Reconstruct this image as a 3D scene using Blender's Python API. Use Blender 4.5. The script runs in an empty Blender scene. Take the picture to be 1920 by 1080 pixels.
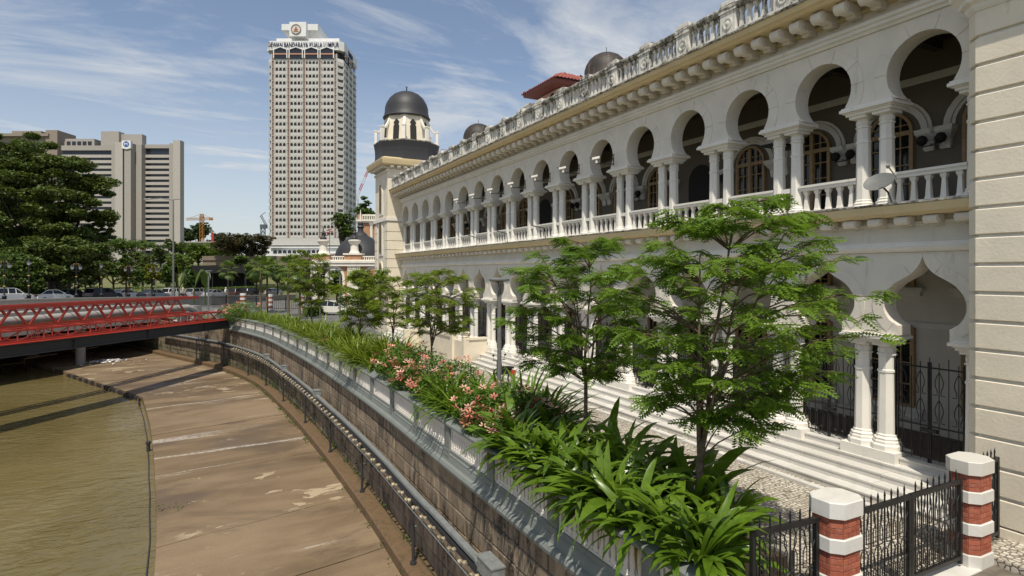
import bpy, math, random
import numpy as np
from mathutils import Vector, Matrix, Euler
R = math.radians
random.seed(7)
scene = bpy.context.scene
C = scene.collection

# ---------------------------------------------------------------- camera, sky, sun, exposure
CAM_Z = 4.9
YAW = math.atan(570 / 1104.0)
cam_data = bpy.data.cameras.new('camera')
cam = bpy.data.objects.new('camera', cam_data); C.objects.link(cam)
cam.location = (0, 0, CAM_Z)
cam.rotation_euler = (R(90), 0, -YAW)
cam_data.sensor_width = 36
cam_data.lens = 36 * 1104 / 1920
cam_data.shift_y = -28 / 1920
cam_data.clip_start = 0.1
cam_data.clip_end = 3000
scene.camera = cam

SUN_EL = R(60); SUN_AZ = (0.5, 0.866)          # horizontal direction the light travels
world = bpy.data.worlds.new('World'); scene.world = world; world.use_nodes = True
wn = world.node_tree; wn.nodes.clear()
def wnode(t): return wn.nodes.new(t)
sky = wnode('ShaderNodeTexSky'); sky.sky_type = 'NISHITA'; sky.sun_disc = False
sky.sun_elevation = SUN_EL; sky.sun_rotation = R(210)
sky.air_density = 1.0; sky.dust_density = 0.8; sky.ozone_density = 1.9
tc = wnode('ShaderNodeTexCoord'); sep = wnode('ShaderNodeSeparateXYZ')
wn.links.new(tc.outputs['Generated'], sep.inputs[0])
def wmath(op, a, b=None, clamp=False):
    m = wnode('ShaderNodeMath'); m.operation = op; m.use_clamp = clamp
    for i, v in enumerate((a, b)):
        if v is None: continue
        if hasattr(v, 'is_linked'): wn.links.new(v, m.inputs[i])
        else: m.inputs[i].default_value = v
    return m.outputs[0]
zc = wmath('ADD', wmath('MAXIMUM', sep.outputs['Z'], 0.0), 0.12)
comb = wnode('ShaderNodeCombineXYZ')
wn.links.new(wmath('DIVIDE', sep.outputs['X'], zc), comb.inputs[0])
wn.links.new(wmath('DIVIDE', sep.outputs['Y'], zc), comb.inputs[1])
def wnoise(sx, sy, rot, scale, detail, rough, dist):
    mp = wnode('ShaderNodeMapping'); mp.inputs['Scale'].default_value = (sx, sy, 1); mp.inputs['Rotation'].default_value = (0, 0, R(rot))
    wn.links.new(comb.outputs[0], mp.inputs[0])
    n = wnode('ShaderNodeTexNoise'); n.inputs['Scale'].default_value = scale; n.inputs['Detail'].default_value = detail
    n.inputs['Roughness'].default_value = rough; n.inputs['Distortion'].default_value = dist
    wn.links.new(mp.outputs[0], n.inputs['Vector']); return n.outputs['Fac']
def wramp(v, lo, hi):
    m = wnode('ShaderNodeMapRange'); m.interpolation_type = 'SMOOTHSTEP'
    m.inputs['From Min'].default_value = lo; m.inputs['From Max'].default_value = hi
    wn.links.new(v, m.inputs['Value']); return m.outputs[0]
c1 = wramp(wnoise(0.8, 1.25, 38, 0.85, 9, 0.62, 0.9), 0.39, 0.64)      # broad cirrus sheets
c2 = wmath('MULTIPLY', wramp(wnoise(0.55, 1.6, 30, 2.2, 10, 0.68, 1.5), 0.44, 0.78), wramp(wnoise(1, 1, 10, 0.55, 4, 0.5, 0.3), 0.35, 0.6))        # fine wisps
cl = wmath('ADD', wmath('MULTIPLY', c1, 0.66), wmath('MULTIPLY', c2, 0.52), True)
lowhaze = wmath('MULTIPLY', wmath('SUBTRACT', 1.0, wramp(sep.outputs['Z'], -0.02, 0.45)), 0.62)
cl = wmath('MAXIMUM', wmath('MAXIMUM', cl, lowhaze), 0.10)
mixc = wnode('ShaderNodeMix'); mixc.data_type = 'RGBA'
wn.links.new(cl, mixc.inputs['Factor'])
wn.links.new(sky.outputs[0], mixc.inputs['A'])
mixc.inputs['B'].default_value = (5.9, 6.05, 6.2, 1)
bg = wnode('ShaderNodeBackground'); bg.inputs['Strength'].default_value = 0.118
wn.links.new(mixc.outputs['Result'], bg.inputs['Color'])
wo = wnode('ShaderNodeOutputWorld'); wn.links.new(bg.outputs[0], wo.inputs[0])

sun_data = bpy.data.lights.new('sun', 'SUN'); sun_data.energy = 4.5; sun_data.angle = R(0.53); sun_data.color = (1, 0.93, 0.80)
sun = bpy.data.objects.new('sun', sun_data); C.objects.link(sun); sun.location = (-20, -30, 60)
_sd = Vector((SUN_AZ[0] * math.cos(SUN_EL), SUN_AZ[1] * math.cos(SUN_EL), -math.sin(SUN_EL)))
sun.rotation_euler = _sd.to_track_quat('-Z', 'Y').to_euler()

vs = scene.view_settings
vs.view_transform = 'Standard'; vs.look = 'None'; vs.exposure = 0.0; vs.gamma = 1.0; vs.use_curve_mapping = False
scene.cycles.max_bounces = 5; scene.cycles.diffuse_bounces = 3; scene.cycles.glossy_bounces = 2; scene.cycles.transparent_max_bounces = 8
scene.cycles.use_denoising = True

# ---------------------------------------------------------------- frames of reference
FW = Vector((math.sin(YAW), math.cos(YAW), 0)); RT = Vector((math.cos(YAW), -math.sin(YAW), 0))
def ray(px, py):
    u = (px - 960) / 1104; v = (512 - py) / 1104
    return FW + RT * u + Vector((0, 0, v))
def at(px, py, t): return Vector((0, 0, CAM_Z)) + ray(px, py) * t           # a point at depth t
def atz(px, py, z):
    d = ray(px, py); return Vector((0, 0, CAM_Z)) + d * ((z - CAM_Z) / d.z)
BN = Vector((-0.771, 0.636, 0)); BD = Vector((0.636, 0.771, 0))             # across / along the bridges
def bp(n, s, z): 
    p = BN * n + BD * s; return Vector((p.x, p.y, z))

# ---------------------------------------------------------------- mesh helpers
class MB:
    def __init__(s): s.v = []; s.f = []
    def add(s, vs, fs):
        o = len(s.v); s.v += [tuple(p) for p in vs]; s.f += [tuple(i + o for i in f) for f in fs]; return s
    def box(s, x0, x1, y0, y1, z0, z1):
        return s.add([(x0,y0,z0),(x1,y0,z0),(x1,y1,z0),(x0,y1,z0),(x0,y0,z1),(x1,y0,z1),(x1,y1,z1),(x0,y1,z1)],
                     [(0,3,2,1),(4,5,6,7),(0,1,5,4),(1,2,6,5),(2,3,7,6),(3,0,4,7)])
    def cbox(s, c, sx, sy, sz): return s.box(c[0]-sx/2,c[0]+sx/2,c[1]-sy/2,c[1]+sy/2,c[2]-sz/2,c[2]+sz/2)
    def obox(s, c, ax, ay, az):                                             # oriented box, half-axis vectors
        c = Vector(c); ax, ay, az = Vector(ax), Vector(ay), Vector(az)
        P = [c+i*ax+j*ay+k*az for k in (-1,1) for j,i in ((-1,-1),(-1,1),(1,1),(1,-1))]
        return s.add(P, [(0,3,2,1),(4,5,6,7),(0,1,5,4),(1,2,6,5),(2,3,7,6),(3,0,4,7)])
    def bar(s, a, b, w, h=None):                                            # straight square bar a->b
        a, b = Vector(a), Vector(b); h = h or w; d = (b - a)
        if d.length < 1e-6: return s
        d.normalize(); up = Vector((0,0,1)) if abs(d.z) < 0.95 else Vector((1,0,0))
        sx = d.cross(up).normalized(); sy = sx.cross(d)
        return s.obox((a+b)/2, sx*w/2, (b-a)/2, sy*h/2)
    def rings(s, rings, close=True, cap0=True, cap1=True):
        n = len(rings[0]); o = len(s.v)
        for r in rings: s.v += [tuple(p) for p in r]
        for i in range(len(rings)-1):
            for j in range(n if close else n-1):
                k = (j+1) % n
                s.f.append((o+i*n+j, o+i*n+k, o+(i+1)*n+k, o+(i+1)*n+j))
        if cap0: s.f.append(tuple(o+j for j in range(n))[::-1])
        if cap1: s.f.append(tuple(o+(len(rings)-1)*n+j for j in range(n)))
        return s
    def lathe(s, prof, n, c=(0,0,0), rot=0.0, cap0=True, cap1=True, sx=1, sy=1):
        rg = [[(c[0]+r*sx*math.cos(rot+2*math.pi*j/n), c[1]+r*sy*math.sin(rot+2*math.pi*j/n), c[2]+z) for j in range(n)] for r, z in prof]
        return s.rings(rg, True, cap0, cap1)
    def tube(s, pts, r, n=6, caps=True):
        pts = [Vector(p) for p in pts]; rs = r if isinstance(r, (list, tuple)) else [r]*len(pts)
        rg = []
        for i, p in enumerate(pts):
            d = (pts[min(i+1,len(pts)-1)] - pts[max(i-1,0)]).normalized()
            up = Vector((0,0,1)) if abs(d.z) < 0.9 else Vector((1,0,0))
            a = d.cross(up).normalized(); b = a.cross(d)
            rg.append([p + (a*math.cos(2*math.pi*j/n) + b*math.sin(2*math.pi*j/n))*rs[i] for j in range(n)])
        return s.rings(rg, True, caps, caps)
    def prism(s, poly, a, b):                                               # poly: list of 3D points, extruded by vector b-a
        d = Vector(b) - Vector(a); n = len(poly); P = [Vector(p) for p in poly]
        o = len(s.v); s.v += [tuple(p) for p in P] + [tuple(p+d) for p in P]
        s.f.append(tuple(o+i for i in range(n))[::-1]); s.f.append(tuple(o+n+i for i in range(n)))
        for i in range(n):
            k = (i+1) % n; s.f.append((o+i, o+k, o+n+k, o+n+i))
        return s
    def quad(s, *p): return s.add(p, [tuple(range(len(p)))])
    def mesh(s, name, mat, smooth=False):
        m = bpy.data.meshes.new(name); m.from_pydata(s.v, [], s.f)
        if mat: m.materials.append(mat)
        if smooth: smoothen(m)
        m.update(); return m
    def build(s, name, mat, parent=None, smooth=False): return obj(name, s.mesh(name, mat, smooth), parent)
def smoothen(m, ang=0.7):
    m.polygons.foreach_set('use_smooth', [True]*len(m.polygons))
    try: m.set_sharp_from_angle(angle=ang)
    except Exception: pass
def fix_normals(m):
    import bmesh
    b = bmesh.new(); b.from_mesh(m); bmesh.ops.recalc_face_normals(b, faces=b.faces); b.to_mesh(m); b.free()
def np_mesh(name, verts, quads, mat, smooth=False):                        # fast path for leaf clouds
    m = bpy.data.meshes.new(name); nv, nf = len(verts), len(quads); k = quads.shape[1]
    m.vertices.add(nv); m.vertices.foreach_set('co', np.ascontiguousarray(verts, np.float32).ravel())
    m.loops.add(nf*k); m.loops.foreach_set('vertex_index', np.ascontiguousarray(quads, np.int32).ravel())
    m.polygons.add(nf); m.polygons.foreach_set('loop_start', np.arange(0, nf*k, k, dtype=np.int32))
    m.polygons.foreach_set('loop_total', np.full(nf, k, np.int32))
    if smooth: m.polygons.foreach_set('use_smooth', np.ones(nf, bool))
    m.materials.append(mat); m.update(calc_edges=True); return m
def obj(name, mesh, parent=None, loc=None, rot=None, scale=None, matrix=None):
    o = bpy.data.objects.new(name, mesh); C.objects.link(o)
    if parent is not None: o.parent = parent
    if matrix is not None: o.matrix_local = matrix
    else:
        if loc is not None: o.location = loc
        if rot is not None: o.rotation_euler = rot
        if scale is not None: o.scale = scale if hasattr(scale, '__len__') else (scale,)*3
    return o
def thing(name, label, cat, loc=(0,0,0), rz=0, group=None):
    o = bpy.data.objects.new(name, None); C.objects.link(o); o.empty_display_size = 0.2
    o.location = loc; o.rotation_euler = (0,0,rz); return tag(o, label, cat, group)
def tag(o, label, cat, group=None, kind=None):
    o['label'] = label; o['category'] = cat
    if group: o['group'] = group
    if kind: o['kind'] = kind
    return o
def struct(name, mb, mat, smooth=False, parent=None):
    o = mb.build(name, mat, parent, smooth)
    if parent is None: o['kind'] = 'structure'
    return o
def copy_tree(o, parent=None):
    c = o.copy(); C.objects.link(c); c.parent = parent
    for ch in [x for x in CH.get(o.name, [])] if False else list(o.children): copy_tree(ch, c)
    return c
CH = {}

# ---------------------------------------------------------------- materials
def _new(name):
    m = bpy.data.materials.new(name); m.use_nodes = True; nt = m.node_tree; nt.nodes.clear()
    out = nt.nodes.new('ShaderNodeOutputMaterial'); b = nt.nodes.new('ShaderNodeBsdfPrincipled')
    nt.links.new(b.outputs[0], out.inputs[0]); return m, nt, b, out
class NT:
    def __init__(s, nt):
        s.nt = nt; s.pos = None
    def n(s, t): return s.nt.nodes.new(t)
    def l(s, a, b): s.nt.links.new(a, b)
    def coord(s, scale=(1,1,1), obj=False, rot=(0,0,0)):
        if obj: src = s.n('ShaderNodeTexCoord').outputs['Object']
        else: src = s.n('ShaderNodeNewGeometry').outputs['Position']
        mp = s.n('ShaderNodeMapping'); mp.inputs['Scale'].default_value = scale; mp.inputs['Rotation'].default_value = rot
        s.l(src, mp.inputs[0]); return mp.outputs[0]
    def noise(s, vec, scale, detail=5, rough=0.55, dist=0.0):
        t = s.n('ShaderNodeTexNoise'); t.inputs['Scale'].default_value = scale; t.inputs['Detail'].default_value = detail
        t.inputs['Roughness'].default_value = rough; t.inputs['Distortion'].default_value = dist
        s.l(vec, t.inputs['Vector']); return t.outputs['Fac']
    def ramp(s, v, lo, hi, a=0.0, b=1.0, smooth=True):
        m = s.n('ShaderNodeMapRange'); m.interpolation_type = 'SMOOTHSTEP' if smooth else 'LINEAR'
        m.inputs['From Min'].default_value = lo; m.inputs['From Max'].default_value = hi
        m.inputs['To Min'].default_value = a; m.inputs['To Max'].default_value = b
        s.l(v, m.inputs['Value']); return m.outputs[0]
    def mix(s, f, a, b, mode='MIX'):
        m = s.n('ShaderNodeMix'); m.data_type = 'RGBA'; m.blend_type = mode
        for sock, v in ((m.inputs['Factor'], f), (m.inputs['A'], a), (m.inputs['B'], b)):
            if hasattr(v, 'is_linked'): s.l(v, sock)
            elif isinstance(v, (int, float)): sock.default_value = v
            else: sock.default_value = (*v[:3], 1)
        return m.outputs['Result']
    def math(s, op, a, b=None, clamp=False):
        m = s.n('ShaderNodeMath'); m.operation = op; m.use_clamp = clamp
        for i, v in enumerate((a, b)):
            if v is None: continue
            if hasattr(v, 'is_linked'): s.l(v, m.inputs[i])
            else: m.inputs[i].default_value = v
        return m.outputs[0]
    def bump(s, bsdf, h, strength=0.3, dist=0.02):
        b = s.n('ShaderNodeBump'); b.inputs['Strength'].default_value = strength; b.inputs['Distance'].default_value = dist
        s.l(h, b.inputs['Height']); s.l(b.outputs[0], bsdf.inputs['Normal'])
    def rand(s): return s.n('ShaderNodeObjectInfo').outputs['Random']
MATS = {}
def plain(name, col, rough=0.6, var=0.12, scale=6.0, bump=0.0, metal=0.0, rnd=0.0, spec=0.5):
    m, nt, b, out = _new(name); k = NT(nt)
    v = k.coord(); n = k.noise(v, scale, 6, 0.6)
    c = k.mix(k.ramp(n, 0.3, 0.7), [x*(1-var) for x in col], [min(1, x*(1+var)) for x in col])
    if rnd:
        c = k.mix(k.rand(), c, k.mix(1.0, c, (1-rnd, 1-rnd, 1-rnd), 'MULTIPLY'))
    k.l(c, b.inputs['Base Color']); b.inputs['Roughness'].default_value = rough; b.inputs['Metallic'].default_value = metal
    b.inputs['Specular IOR Level'].default_value = spec
    if bump: k.bump(b, k.noise(v, scale*4, 6, 0.6), bump, 0.02)
    return m
def painted(name, col, stain=0.25, stain_col=(0.05,0.045,0.035), s_lo=0.60, s_hi=0.85, streak=1.0, rough=0.75, bump=0.12, var=0.06):
    """old masonry paint: mottling, vertical dirt streaks, chipped mould"""
    m, nt, b, out = _new(name); k = NT(nt)
    v = k.coord(); n = k.noise(v, 1.3, 8, 0.6)
    c = k.mix(k.ramp(n, 0.3, 0.7), [x*(1-var) for x in col], [min(1, x*(1+var)) for x in col])
    fine = k.noise(v, 22, 5, 0.6)
    c = k.mix(k.ramp(fine, 0.35, 0.75, 0, 0.10), c, [x*0.75 for x in col])
    vs_ = k.coord((2.2, 2.2, 0.35 if streak else 2.2))
    st = k.ramp(k.noise(vs_, 2.0, 8, 0.7, 0.3), s_lo, s_hi, 0, stain)
    st = k.math('MULTIPLY', st, k.ramp(k.noise(v, 9, 6, 0.7), 0.3, 0.6, 0.25, 1))
    c = k.mix(st, c, stain_col)
    k.l(c, b.inputs['Base Color']); b.inputs['Roughness'].default_value = rough
    k.bump(b, k.noise(v, 16, 7, 0.65), bump, 0.02)
    return m
def leafmat(name, c1, c2, trans=0.35, rough=0.42, scale=0.8, spec=0.4, c3=None, back=None):
    m, nt, b, out = _new(name); k = NT(nt)
    v = k.coord(); n = k.noise(v, scale, 4, 0.6)
    c = k.mix(k.ramp(n, 0.32, 0.68), c1, c2)
    n2 = k.noise(v, scale*9, 3, 0.6); c = k.mix(k.ramp(n2, 0.35, 0.75, 0, 0.55), c, [x*0.55 for x in c1])
    c = k.mix(k.math('MULTIPLY', k.rand(), 0.35), c, c3 or c2)
    k.l(c, b.inputs['Base Color']); b.inputs['Roughness'].default_value = rough; b.inputs['Specular IOR Level'].default_value = spec
    t = k.n('ShaderNodeBsdfTranslucent'); tc_ = k.mix(1.0, c, (1.0, 1.0, 0.45), 'MULTIPLY')
    tc2 = k.mix(0.35, tc_, c2); k.l(tc2, t.inputs[0])
    mx = k.n('ShaderNodeMixShader'); mx.inputs[0].default_value = trans
    k.l(b.outputs[0], mx.inputs[1]); k.l(t.outputs[0], mx.inputs[2]); k.l(mx.outputs[0], out.inputs[0])
    return m
M = MATS
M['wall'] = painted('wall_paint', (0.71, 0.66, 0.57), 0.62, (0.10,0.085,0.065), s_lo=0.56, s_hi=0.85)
M['white'] = painted('white_paint', (0.77, 0.735, 0.665), 0.6, (0.14,0.12,0.09), s_lo=0.57, s_hi=0.86, bump=0.10)
M['cream'] = painted('cream_paint', (0.74, 0.665, 0.53), 0.75, (0.08,0.07,0.055), s_lo=0.60, s_hi=0.80, bump=0.30)
M['ochre'] = painted('ochre_paint', (0.66, 0.53, 0.31), 0.55, s_lo=0.58, s_hi=0.82)
M['mouldy'] = painted('mouldy_white', (0.68, 0.65, 0.58), 0.95, (0.03,0.028,0.024), 0.46, 0.60)
M['edge'] = painted('mouldy_edge', (0.50, 0.47, 0.40), 0.95, (0.025,0.024,0.02), 0.38, 0.56)
M['lead'] = painted('black_lead', (0.028, 0.028, 0.03), 0.5, (0.20,0.20,0.20), 0.60, 0.85, rough=0.55)
M['rustdome'] = painted('rusty_dome', (0.028, 0.022, 0.018), 0.9, (0.22,0.13,0.07), 0.50, 0.75, rough=0.6)
M['iron'] = plain('black_iron', (0.014, 0.013, 0.013), 0.45, 0.2)
M['steel_dark'] = painted('dark_steel', (0.035, 0.036, 0.04), 0.5, (0.16,0.14,0.12), 0.60, 0.85, rough=0.5, streak=0)
M['red'] = painted('red_paint', (0.42, 0.045, 0.026), 0.5, (0.16,0.05,0.03), 0.55, 0.8, rough=0.45, streak=0)
M['pipe'] = painted('pipe_grey', (0.36, 0.35, 0.33), 0.45, (0.12,0.11,0.10), 0.55, 0.8)
M['glass'] = plain('dark_glass', (0.012, 0.014, 0.016), 0.08, 0.1)
M['wood'] = plain('ochre_wood', (0.40, 0.27, 0.13), 0.55, 0.15, 9)
M['dingyshade'] = painted('dingy_shaded_wall', (0.17, 0.145, 0.11), 0.5, s_lo=0.5, s_hi=0.85)  # stained wall, with the upper veranda's shade darkened into its colour
M['ceilwood'] = plain('ceiling_boards', (0.075, 0.058, 0.042), 0.7, 0.3, 2)  # brown boards, toned darker still to stand in for veranda shade
M['shadefloor'] = plain('shade_darkened_floor', (0.12, 0.09, 0.07), 0.6, 0.2, 4)  # floor colour lowered to cut bounced light in the verandas
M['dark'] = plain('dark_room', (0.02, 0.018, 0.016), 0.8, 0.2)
M['concrete'] = painted('concrete', (0.30, 0.28, 0.25), 0.6, (0.07,0.06,0.05), 0.5, 0.78)
M['galv'] = plain('galvanised', (0.26, 0.275, 0.27), 0.45, 0.15, 8, metal=0.3)
M['black'] = plain('black_rubber', (0.012, 0.012, 0.013), 0.6, 0.2)
M['soil'] = plain('soil', (0.045, 0.032, 0.02), 0.95, 0.4, 12, 0.5)
M['bark'] = plain('bark', (0.13, 0.095, 0.06), 0.9, 0.4, 14, 0.6)
M['barkdark'] = plain('bark_dark', (0.055, 0.042, 0.03), 0.9, 0.4, 8, 0.5)
# ================================================================ arcade building
PITCH = 2.345; NB = 17; Y0 = 7.25                     # bay pitch, number of bays, centre of first bay
XF = 13.75; XB = 14.25; XC = 14.0                     # wall face, wall back, column axis
YS = Y0 - PITCH/2; YE = Y0 + PITCH*(NB-0.5)           # ends of the arcade
XI = 16.7                                             # inner wall of the verandas
bld = thing('arcade_building', 'long white two-storey arcaded building with keyhole arches above pointed ones', 'building', (XF, Y0, 0))
_bo = Vector((XF, Y0, 0))
def bpart(mb, name, mat, smooth=False, parent=None):
    """meshes written in world coordinates, re-based on the building's root"""
    mb.v = [(p[0]-_bo.x, p[1]-_bo.y, p[2]) for p in mb.v]
    return mb.build(name, mat, parent or bld, smooth)
def brel(x, y, z): return (x-_bo.x, y-_bo.y, z)

def outline_keyhole(n=14):
    zc, r, w, z0 = 9.38, 0.76, 0.52, 8.86
    a0 = math.acos(w/r)                                # angle below the centre where the neck begins
    pts = [(-w, z0), (-w, zc - r*math.sin(a0))]
    for i in range(1, n+1):
        a = math.pi + a0 - (math.pi/2 + a0)*i/n
        pts.append((r*math.cos(a), zc + r*math.sin(a)))
    return pts
def outline_ogee(n=14):
    pts = [(-0.52, 3.50), (-0.52, 3.72)]
    ctrl = [(-0.52,3.72), (-0.70,3.84), (-0.81,4.02), (-0.84,4.20), (-0.79,4.42), (-0.62,4.64), (-0.42,4.77), (-0.24,4.88), (-0.11,5.02), (-0.03,5.17), (0.0,5.27)]
    for i in range(1, len(ctrl)):
        p0 = ctrl[max(i-2,0)]; p1 = ctrl[i-1]; p2 = ctrl[i]; p3 = ctrl[min(i+1,len(ctrl)-1)]
        for k in (0.5, 1.0):
            t = k; q = []
            for a in (0,1):
                q.append(0.5*((2*p1[a]) + (-p0[a]+p2[a])*t + (2*p0[a]-5*p1[a]+4*p2[a]-p3[a])*t*t + (-p0[a]+3*p1[a]-3*p2[a]+p3[a])*t**3))
            pts.append(tuple(q))
    return pts
def arch_mesh(name, half, ztop, mat):
    """one bay of arcade wall: two half panels with the opening, reveal strip inside"""
    mb = MB(); h = PITCH/2; z0 = half[0][1]; x0, x1 = 0.0, XB-XF
    for sgn in (-1, 1):
        poly = [(-h, z0)] + half + [(0, ztop), (-h, ztop)]
        poly = [(-y*sgn*-1 if sgn == -1 else -y, z) for y, z in poly] if sgn == 1 else poly
        n = len(poly)
        f = list(range(n)); 
        front = [(x0, y, z) for y, z in poly]; back = [(x1, y, z) for y, z in poly]
        mb.add(front, [tuple(f) if sgn == 1 else tuple(f[::-1])]); mb.add(back, [tuple(f[::-1]) if sgn == 1 else tuple(f)])
        mb.add([(x0,poly[0][0],z0),(x0,poly[1][0],z0),(x1,poly[1][0],z0),(x1,poly[0][0],z0)], [(0,1,2,3)])
    full = half + [(-y, z) for y, z in half[::-1][1:]]
    mb.rings([[(x0,y,z),(x1,y,z)] for y, z in full], close=False, cap0=False, cap1=False)
    m = mb.mesh(name, mat); fix_normals(m); return m
KEY = outline_keyhole(); OGE = outline_ogee()
m_up = arch_mesh('arch_bay', KEY, 10.48, M['wall']); m_lo = arch_mesh('arch_bay', OGE, 5.36, M['wall'])
def offset_outline(half, d):
    full = half + [(-y, z) for y, z in half[::-1][1:]]; out = []
    for i, (y, z) in enumerate(full):
        a = full[max(i-1,0)]; b = full[min(i+1,len(full)-1)]
        ty, tz = b[0]-a[0], b[1]-a[1]; L = math.hypot(ty,tz) or 1
        out.append((y - tz/L*d, z + ty/L*d))
    return full, out
def voussoirs(half, w, cuts, skip, zmax):
    full, out = offset_outline(half, w)
    inner = offset_outline(half, 0.0)[0]
    res = []; N = len(full)
    idx = [skip + round((N-1-2*skip)*i/cuts) for i in range(cuts+1)]
    for a, b in zip(idx[:-1], idx[1:]):
        mb = MB(); ring = []
        def lerp(P, i, e):
            j = min(max(i+e,0),N-1); return (P[i][0]+(P[j][0]-P[i][0])*0.08, P[i][1]+(P[j][1]-P[i][1])*0.08)
        pin = [lerp(inner,a,1)] + [inner[i] for i in range(a+1,b)] + [lerp(inner,b,-1)]
        pout = [lerp(out,a,1)] + [out[i] for i in range(a+1,b)] + [lerp(out,b,-1)]
        pout = [(max(-PITCH/2+.03,min(PITCH/2-.03,y)), min(z,zmax)) for y, z in pout]
        rg = [[(-0.014,pi[0],pi[1]),(-0.014,po[0],po[1]),(0.002,po[0],po[1]),(0.002,pi[0],pi[1])] for pi, po in zip(pin,pout)]
        mb.rings(rg); m = mb.mesh('voussoir', M['wall']); fix_normals(m); res.append(m)
    return res
v_up = voussoirs(KEY, 0.30, 7, 2, 10.44); v_lo = voussoirs(OGE, 0.24, 6, 2, 5.33)

# columns: octagonal, banded, on the veranda rail level and on the steps
def column_mesh(z0, z1, rb, rt):
    mb = MB(); H = z1-z0; rot = math.pi/8
    mb.lathe([(rb*1.50,0),(rb*1.50,0.05),(rb*1.36,0.08),(rb*1.40,0.12),(rb*1.12,0.16),(rb*1.16,0.19),(rb,0.22),
              (rt,H*0.70),(rt*1.10,H*0.705),(rt*1.10,H*0.725),(rt*0.97,H*0.735),(rt*0.97,H-0.30),(rt*1.14,H-0.29),(rt*1.14,H-0.26),(rt*0.98,H-0.25),
              (rt*0.98,H-0.10),(rt*1.2,H-0.06),(rt*1.38,H)], 8, (0,0,z0), rot)
    for j in range(8):                                   # little sunk panels round the neck
        a = 2*math.pi*j/8; d = Vector((math.cos(a), math.sin(a), 0)); s_ = Vector((-d.y, d.x, 0)); r = rt*0.96
        mb.obox(Vector((0,0,z1-0.175)) + d*r, d*0.008, s_*rt*0.27, (0,0,0.045))
    return mb.mesh('column', M['white'])
c_up = column_mesh(6.44, 8.66, 0.168, 0.152); c_lo = column_mesh(0.98, 3.30, 0.195, 0.178)
def abacus_mesh(z0, z1, half_len):
    mb = MB(); H = z1-z0
    for d, a, b in ((0.30,0.0,0.3),(0.34,0.3,0.45),(0.40,0.45,0.8),(0.37,0.8,1.0)):
        mb.box(XC-XF-d, XC-XF+d, -half_len-(d-0.30), half_len+(d-0.30), z0+H*a+0.001, z0+H*b)
    for s_ in (-1,1): mb.box(XC-XF-0.25, XC-XF+0.25, s_*0.275-0.2, s_*0.275+0.2, z0-0.07, z0+0.001)
    return mb.mesh('capital', M['white'])
a_up = abacus_mesh(8.66, 8.86, 0.53); a_lo = abacus_mesh(3.30, 3.50, 0.53)
mbp = MB()                                               # stepped marble pedestal under a pair of ground-floor columns
mbp.box(-0.09,0.62,-0.64,0.64,0.60,0.84)
for s_ in (-1,1): mbp.lathe([(0.335,0.84),(0.335,0.95),(0.29,0.985)],8,(XC-XF,s_*0.275,0),math.pi/8)
m_ped = mbp.mesh('pedestal', M['white'])
YPAIR = [Y0 + PITCH*(k-0.5) for k in range(NB+1)]
for k, y in enumerate(YPAIR):
    ends = [-0.275, 0.275]
    if k == 0: ends = [0.275]
    if k == NB: ends = [-0.275]
    for e in ends:
        obj('column', c_up, bld, brel(XC, y+e, 0)); obj('column', c_lo, bld, brel(XC, y+e, 0))
    obj('capital', a_up, bld, brel(XF, y, 0)); obj('capital', a_lo, bld, brel(XF, y, 0))
    obj('pedestal', m_ped, bld, brel(XF, y, 0))
for k in range(NB):
    y = Y0 + PITCH*k
    obj('arch_bay', m_up, bld, brel(XF, y, 0)); obj('arch_bay', m_lo, bld, brel(XF, y, 0))
    for m in v_up + v_lo: obj('voussoir', m, bld, brel(XF, y, 0))

# veranda balustrade: five tapered balusters and two rails per bay
mb = MB()
mb.lathe([(0.088,0),(0.088,0.05),(0.078,0.06),(0.052,0.40),(0.062,0.42),(0.09,0.47),(0.09,0.52)],4,(0,0,0),math.pi/4)
m_bal = mb.mesh('baluster', M['white'])
mb = MB(); L = PITCH/2-0.40
mb.box(-0.10,0.10,-L,L,0.62,0.70); mb.box(-0.13,0.13,-L,L,0.70,0.76); mb.box(-0.11,0.11,-L,L,0.0,0.09)
m_rail = mb.mesh('rail', M['white'])
mb = MB(); mb.box(-0.09,0.09,-0.15,0.15,0.62,0.74); m_rail2 = mb.mesh('rail', M['white'])
for k in range(NB):
    y = Y0 + PITCH*k
    obj('rail', m_rail, bld, brel(XC, y, 6.43))
    for j in range(5): obj('baluster', m_bal, bld, brel(XC, y+(j-2)*0.305, 6.51), scale=(1,1,1.04))
    obj('rail', m_rail2, bld, brel(XC, y+PITCH/2, 6.43))

# horizontal bands (swept profiles along Y)
def band(prof, y0, y1, name, mat, n=1, jit=0.0):
    mb = MB(); ys = [y0+(y1-y0)*i/n for i in range(n+1)]
    rg = [[(x+random.uniform(-jit,jit), y, z+random.uniform(-jit,jit)) for x, z in prof] for y in ys]
    mb.rings(rg); o = bpart(mb, name, mat); fix_normals(o.data); return o
YA, YB = 6.03, YE - 0.02
band([(13.72,5.365),(13.66,5.40),(13.62,5.47),(13.66,5.50),(13.69,5.58),(13.75,5.60),(14.2,5.60),(14.2,5.365)], YA, YB, 'string_course', M['white'])
band([(13.752,5.60),(13.752,6.16),(14.25,6.16),(14.25,5.60)], YA, YB, 'spandrel_wall', M['wall'])
band([(13.70,5.95),(13.69,6.02),(13.751,6.05),(13.751,5.93)], YA, YB, 'string_course', M['wall'])
band([(13.35,6.14),(13.22,6.20),(13.17,6.36),(13.20,6.385),(14.24,6.385),(14.24,6.162),(13.70,6.162),(13.60,6.14)], YA, YB, 'balcony_ledge', M['ochre'], 60, 0.003)
band([(13.16,6.386),(13.16,6.425),(14.4,6.43),(14.4,6.386)], YA, YB, 'balcony_floor', M['edge'], 160, 0.006)
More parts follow.
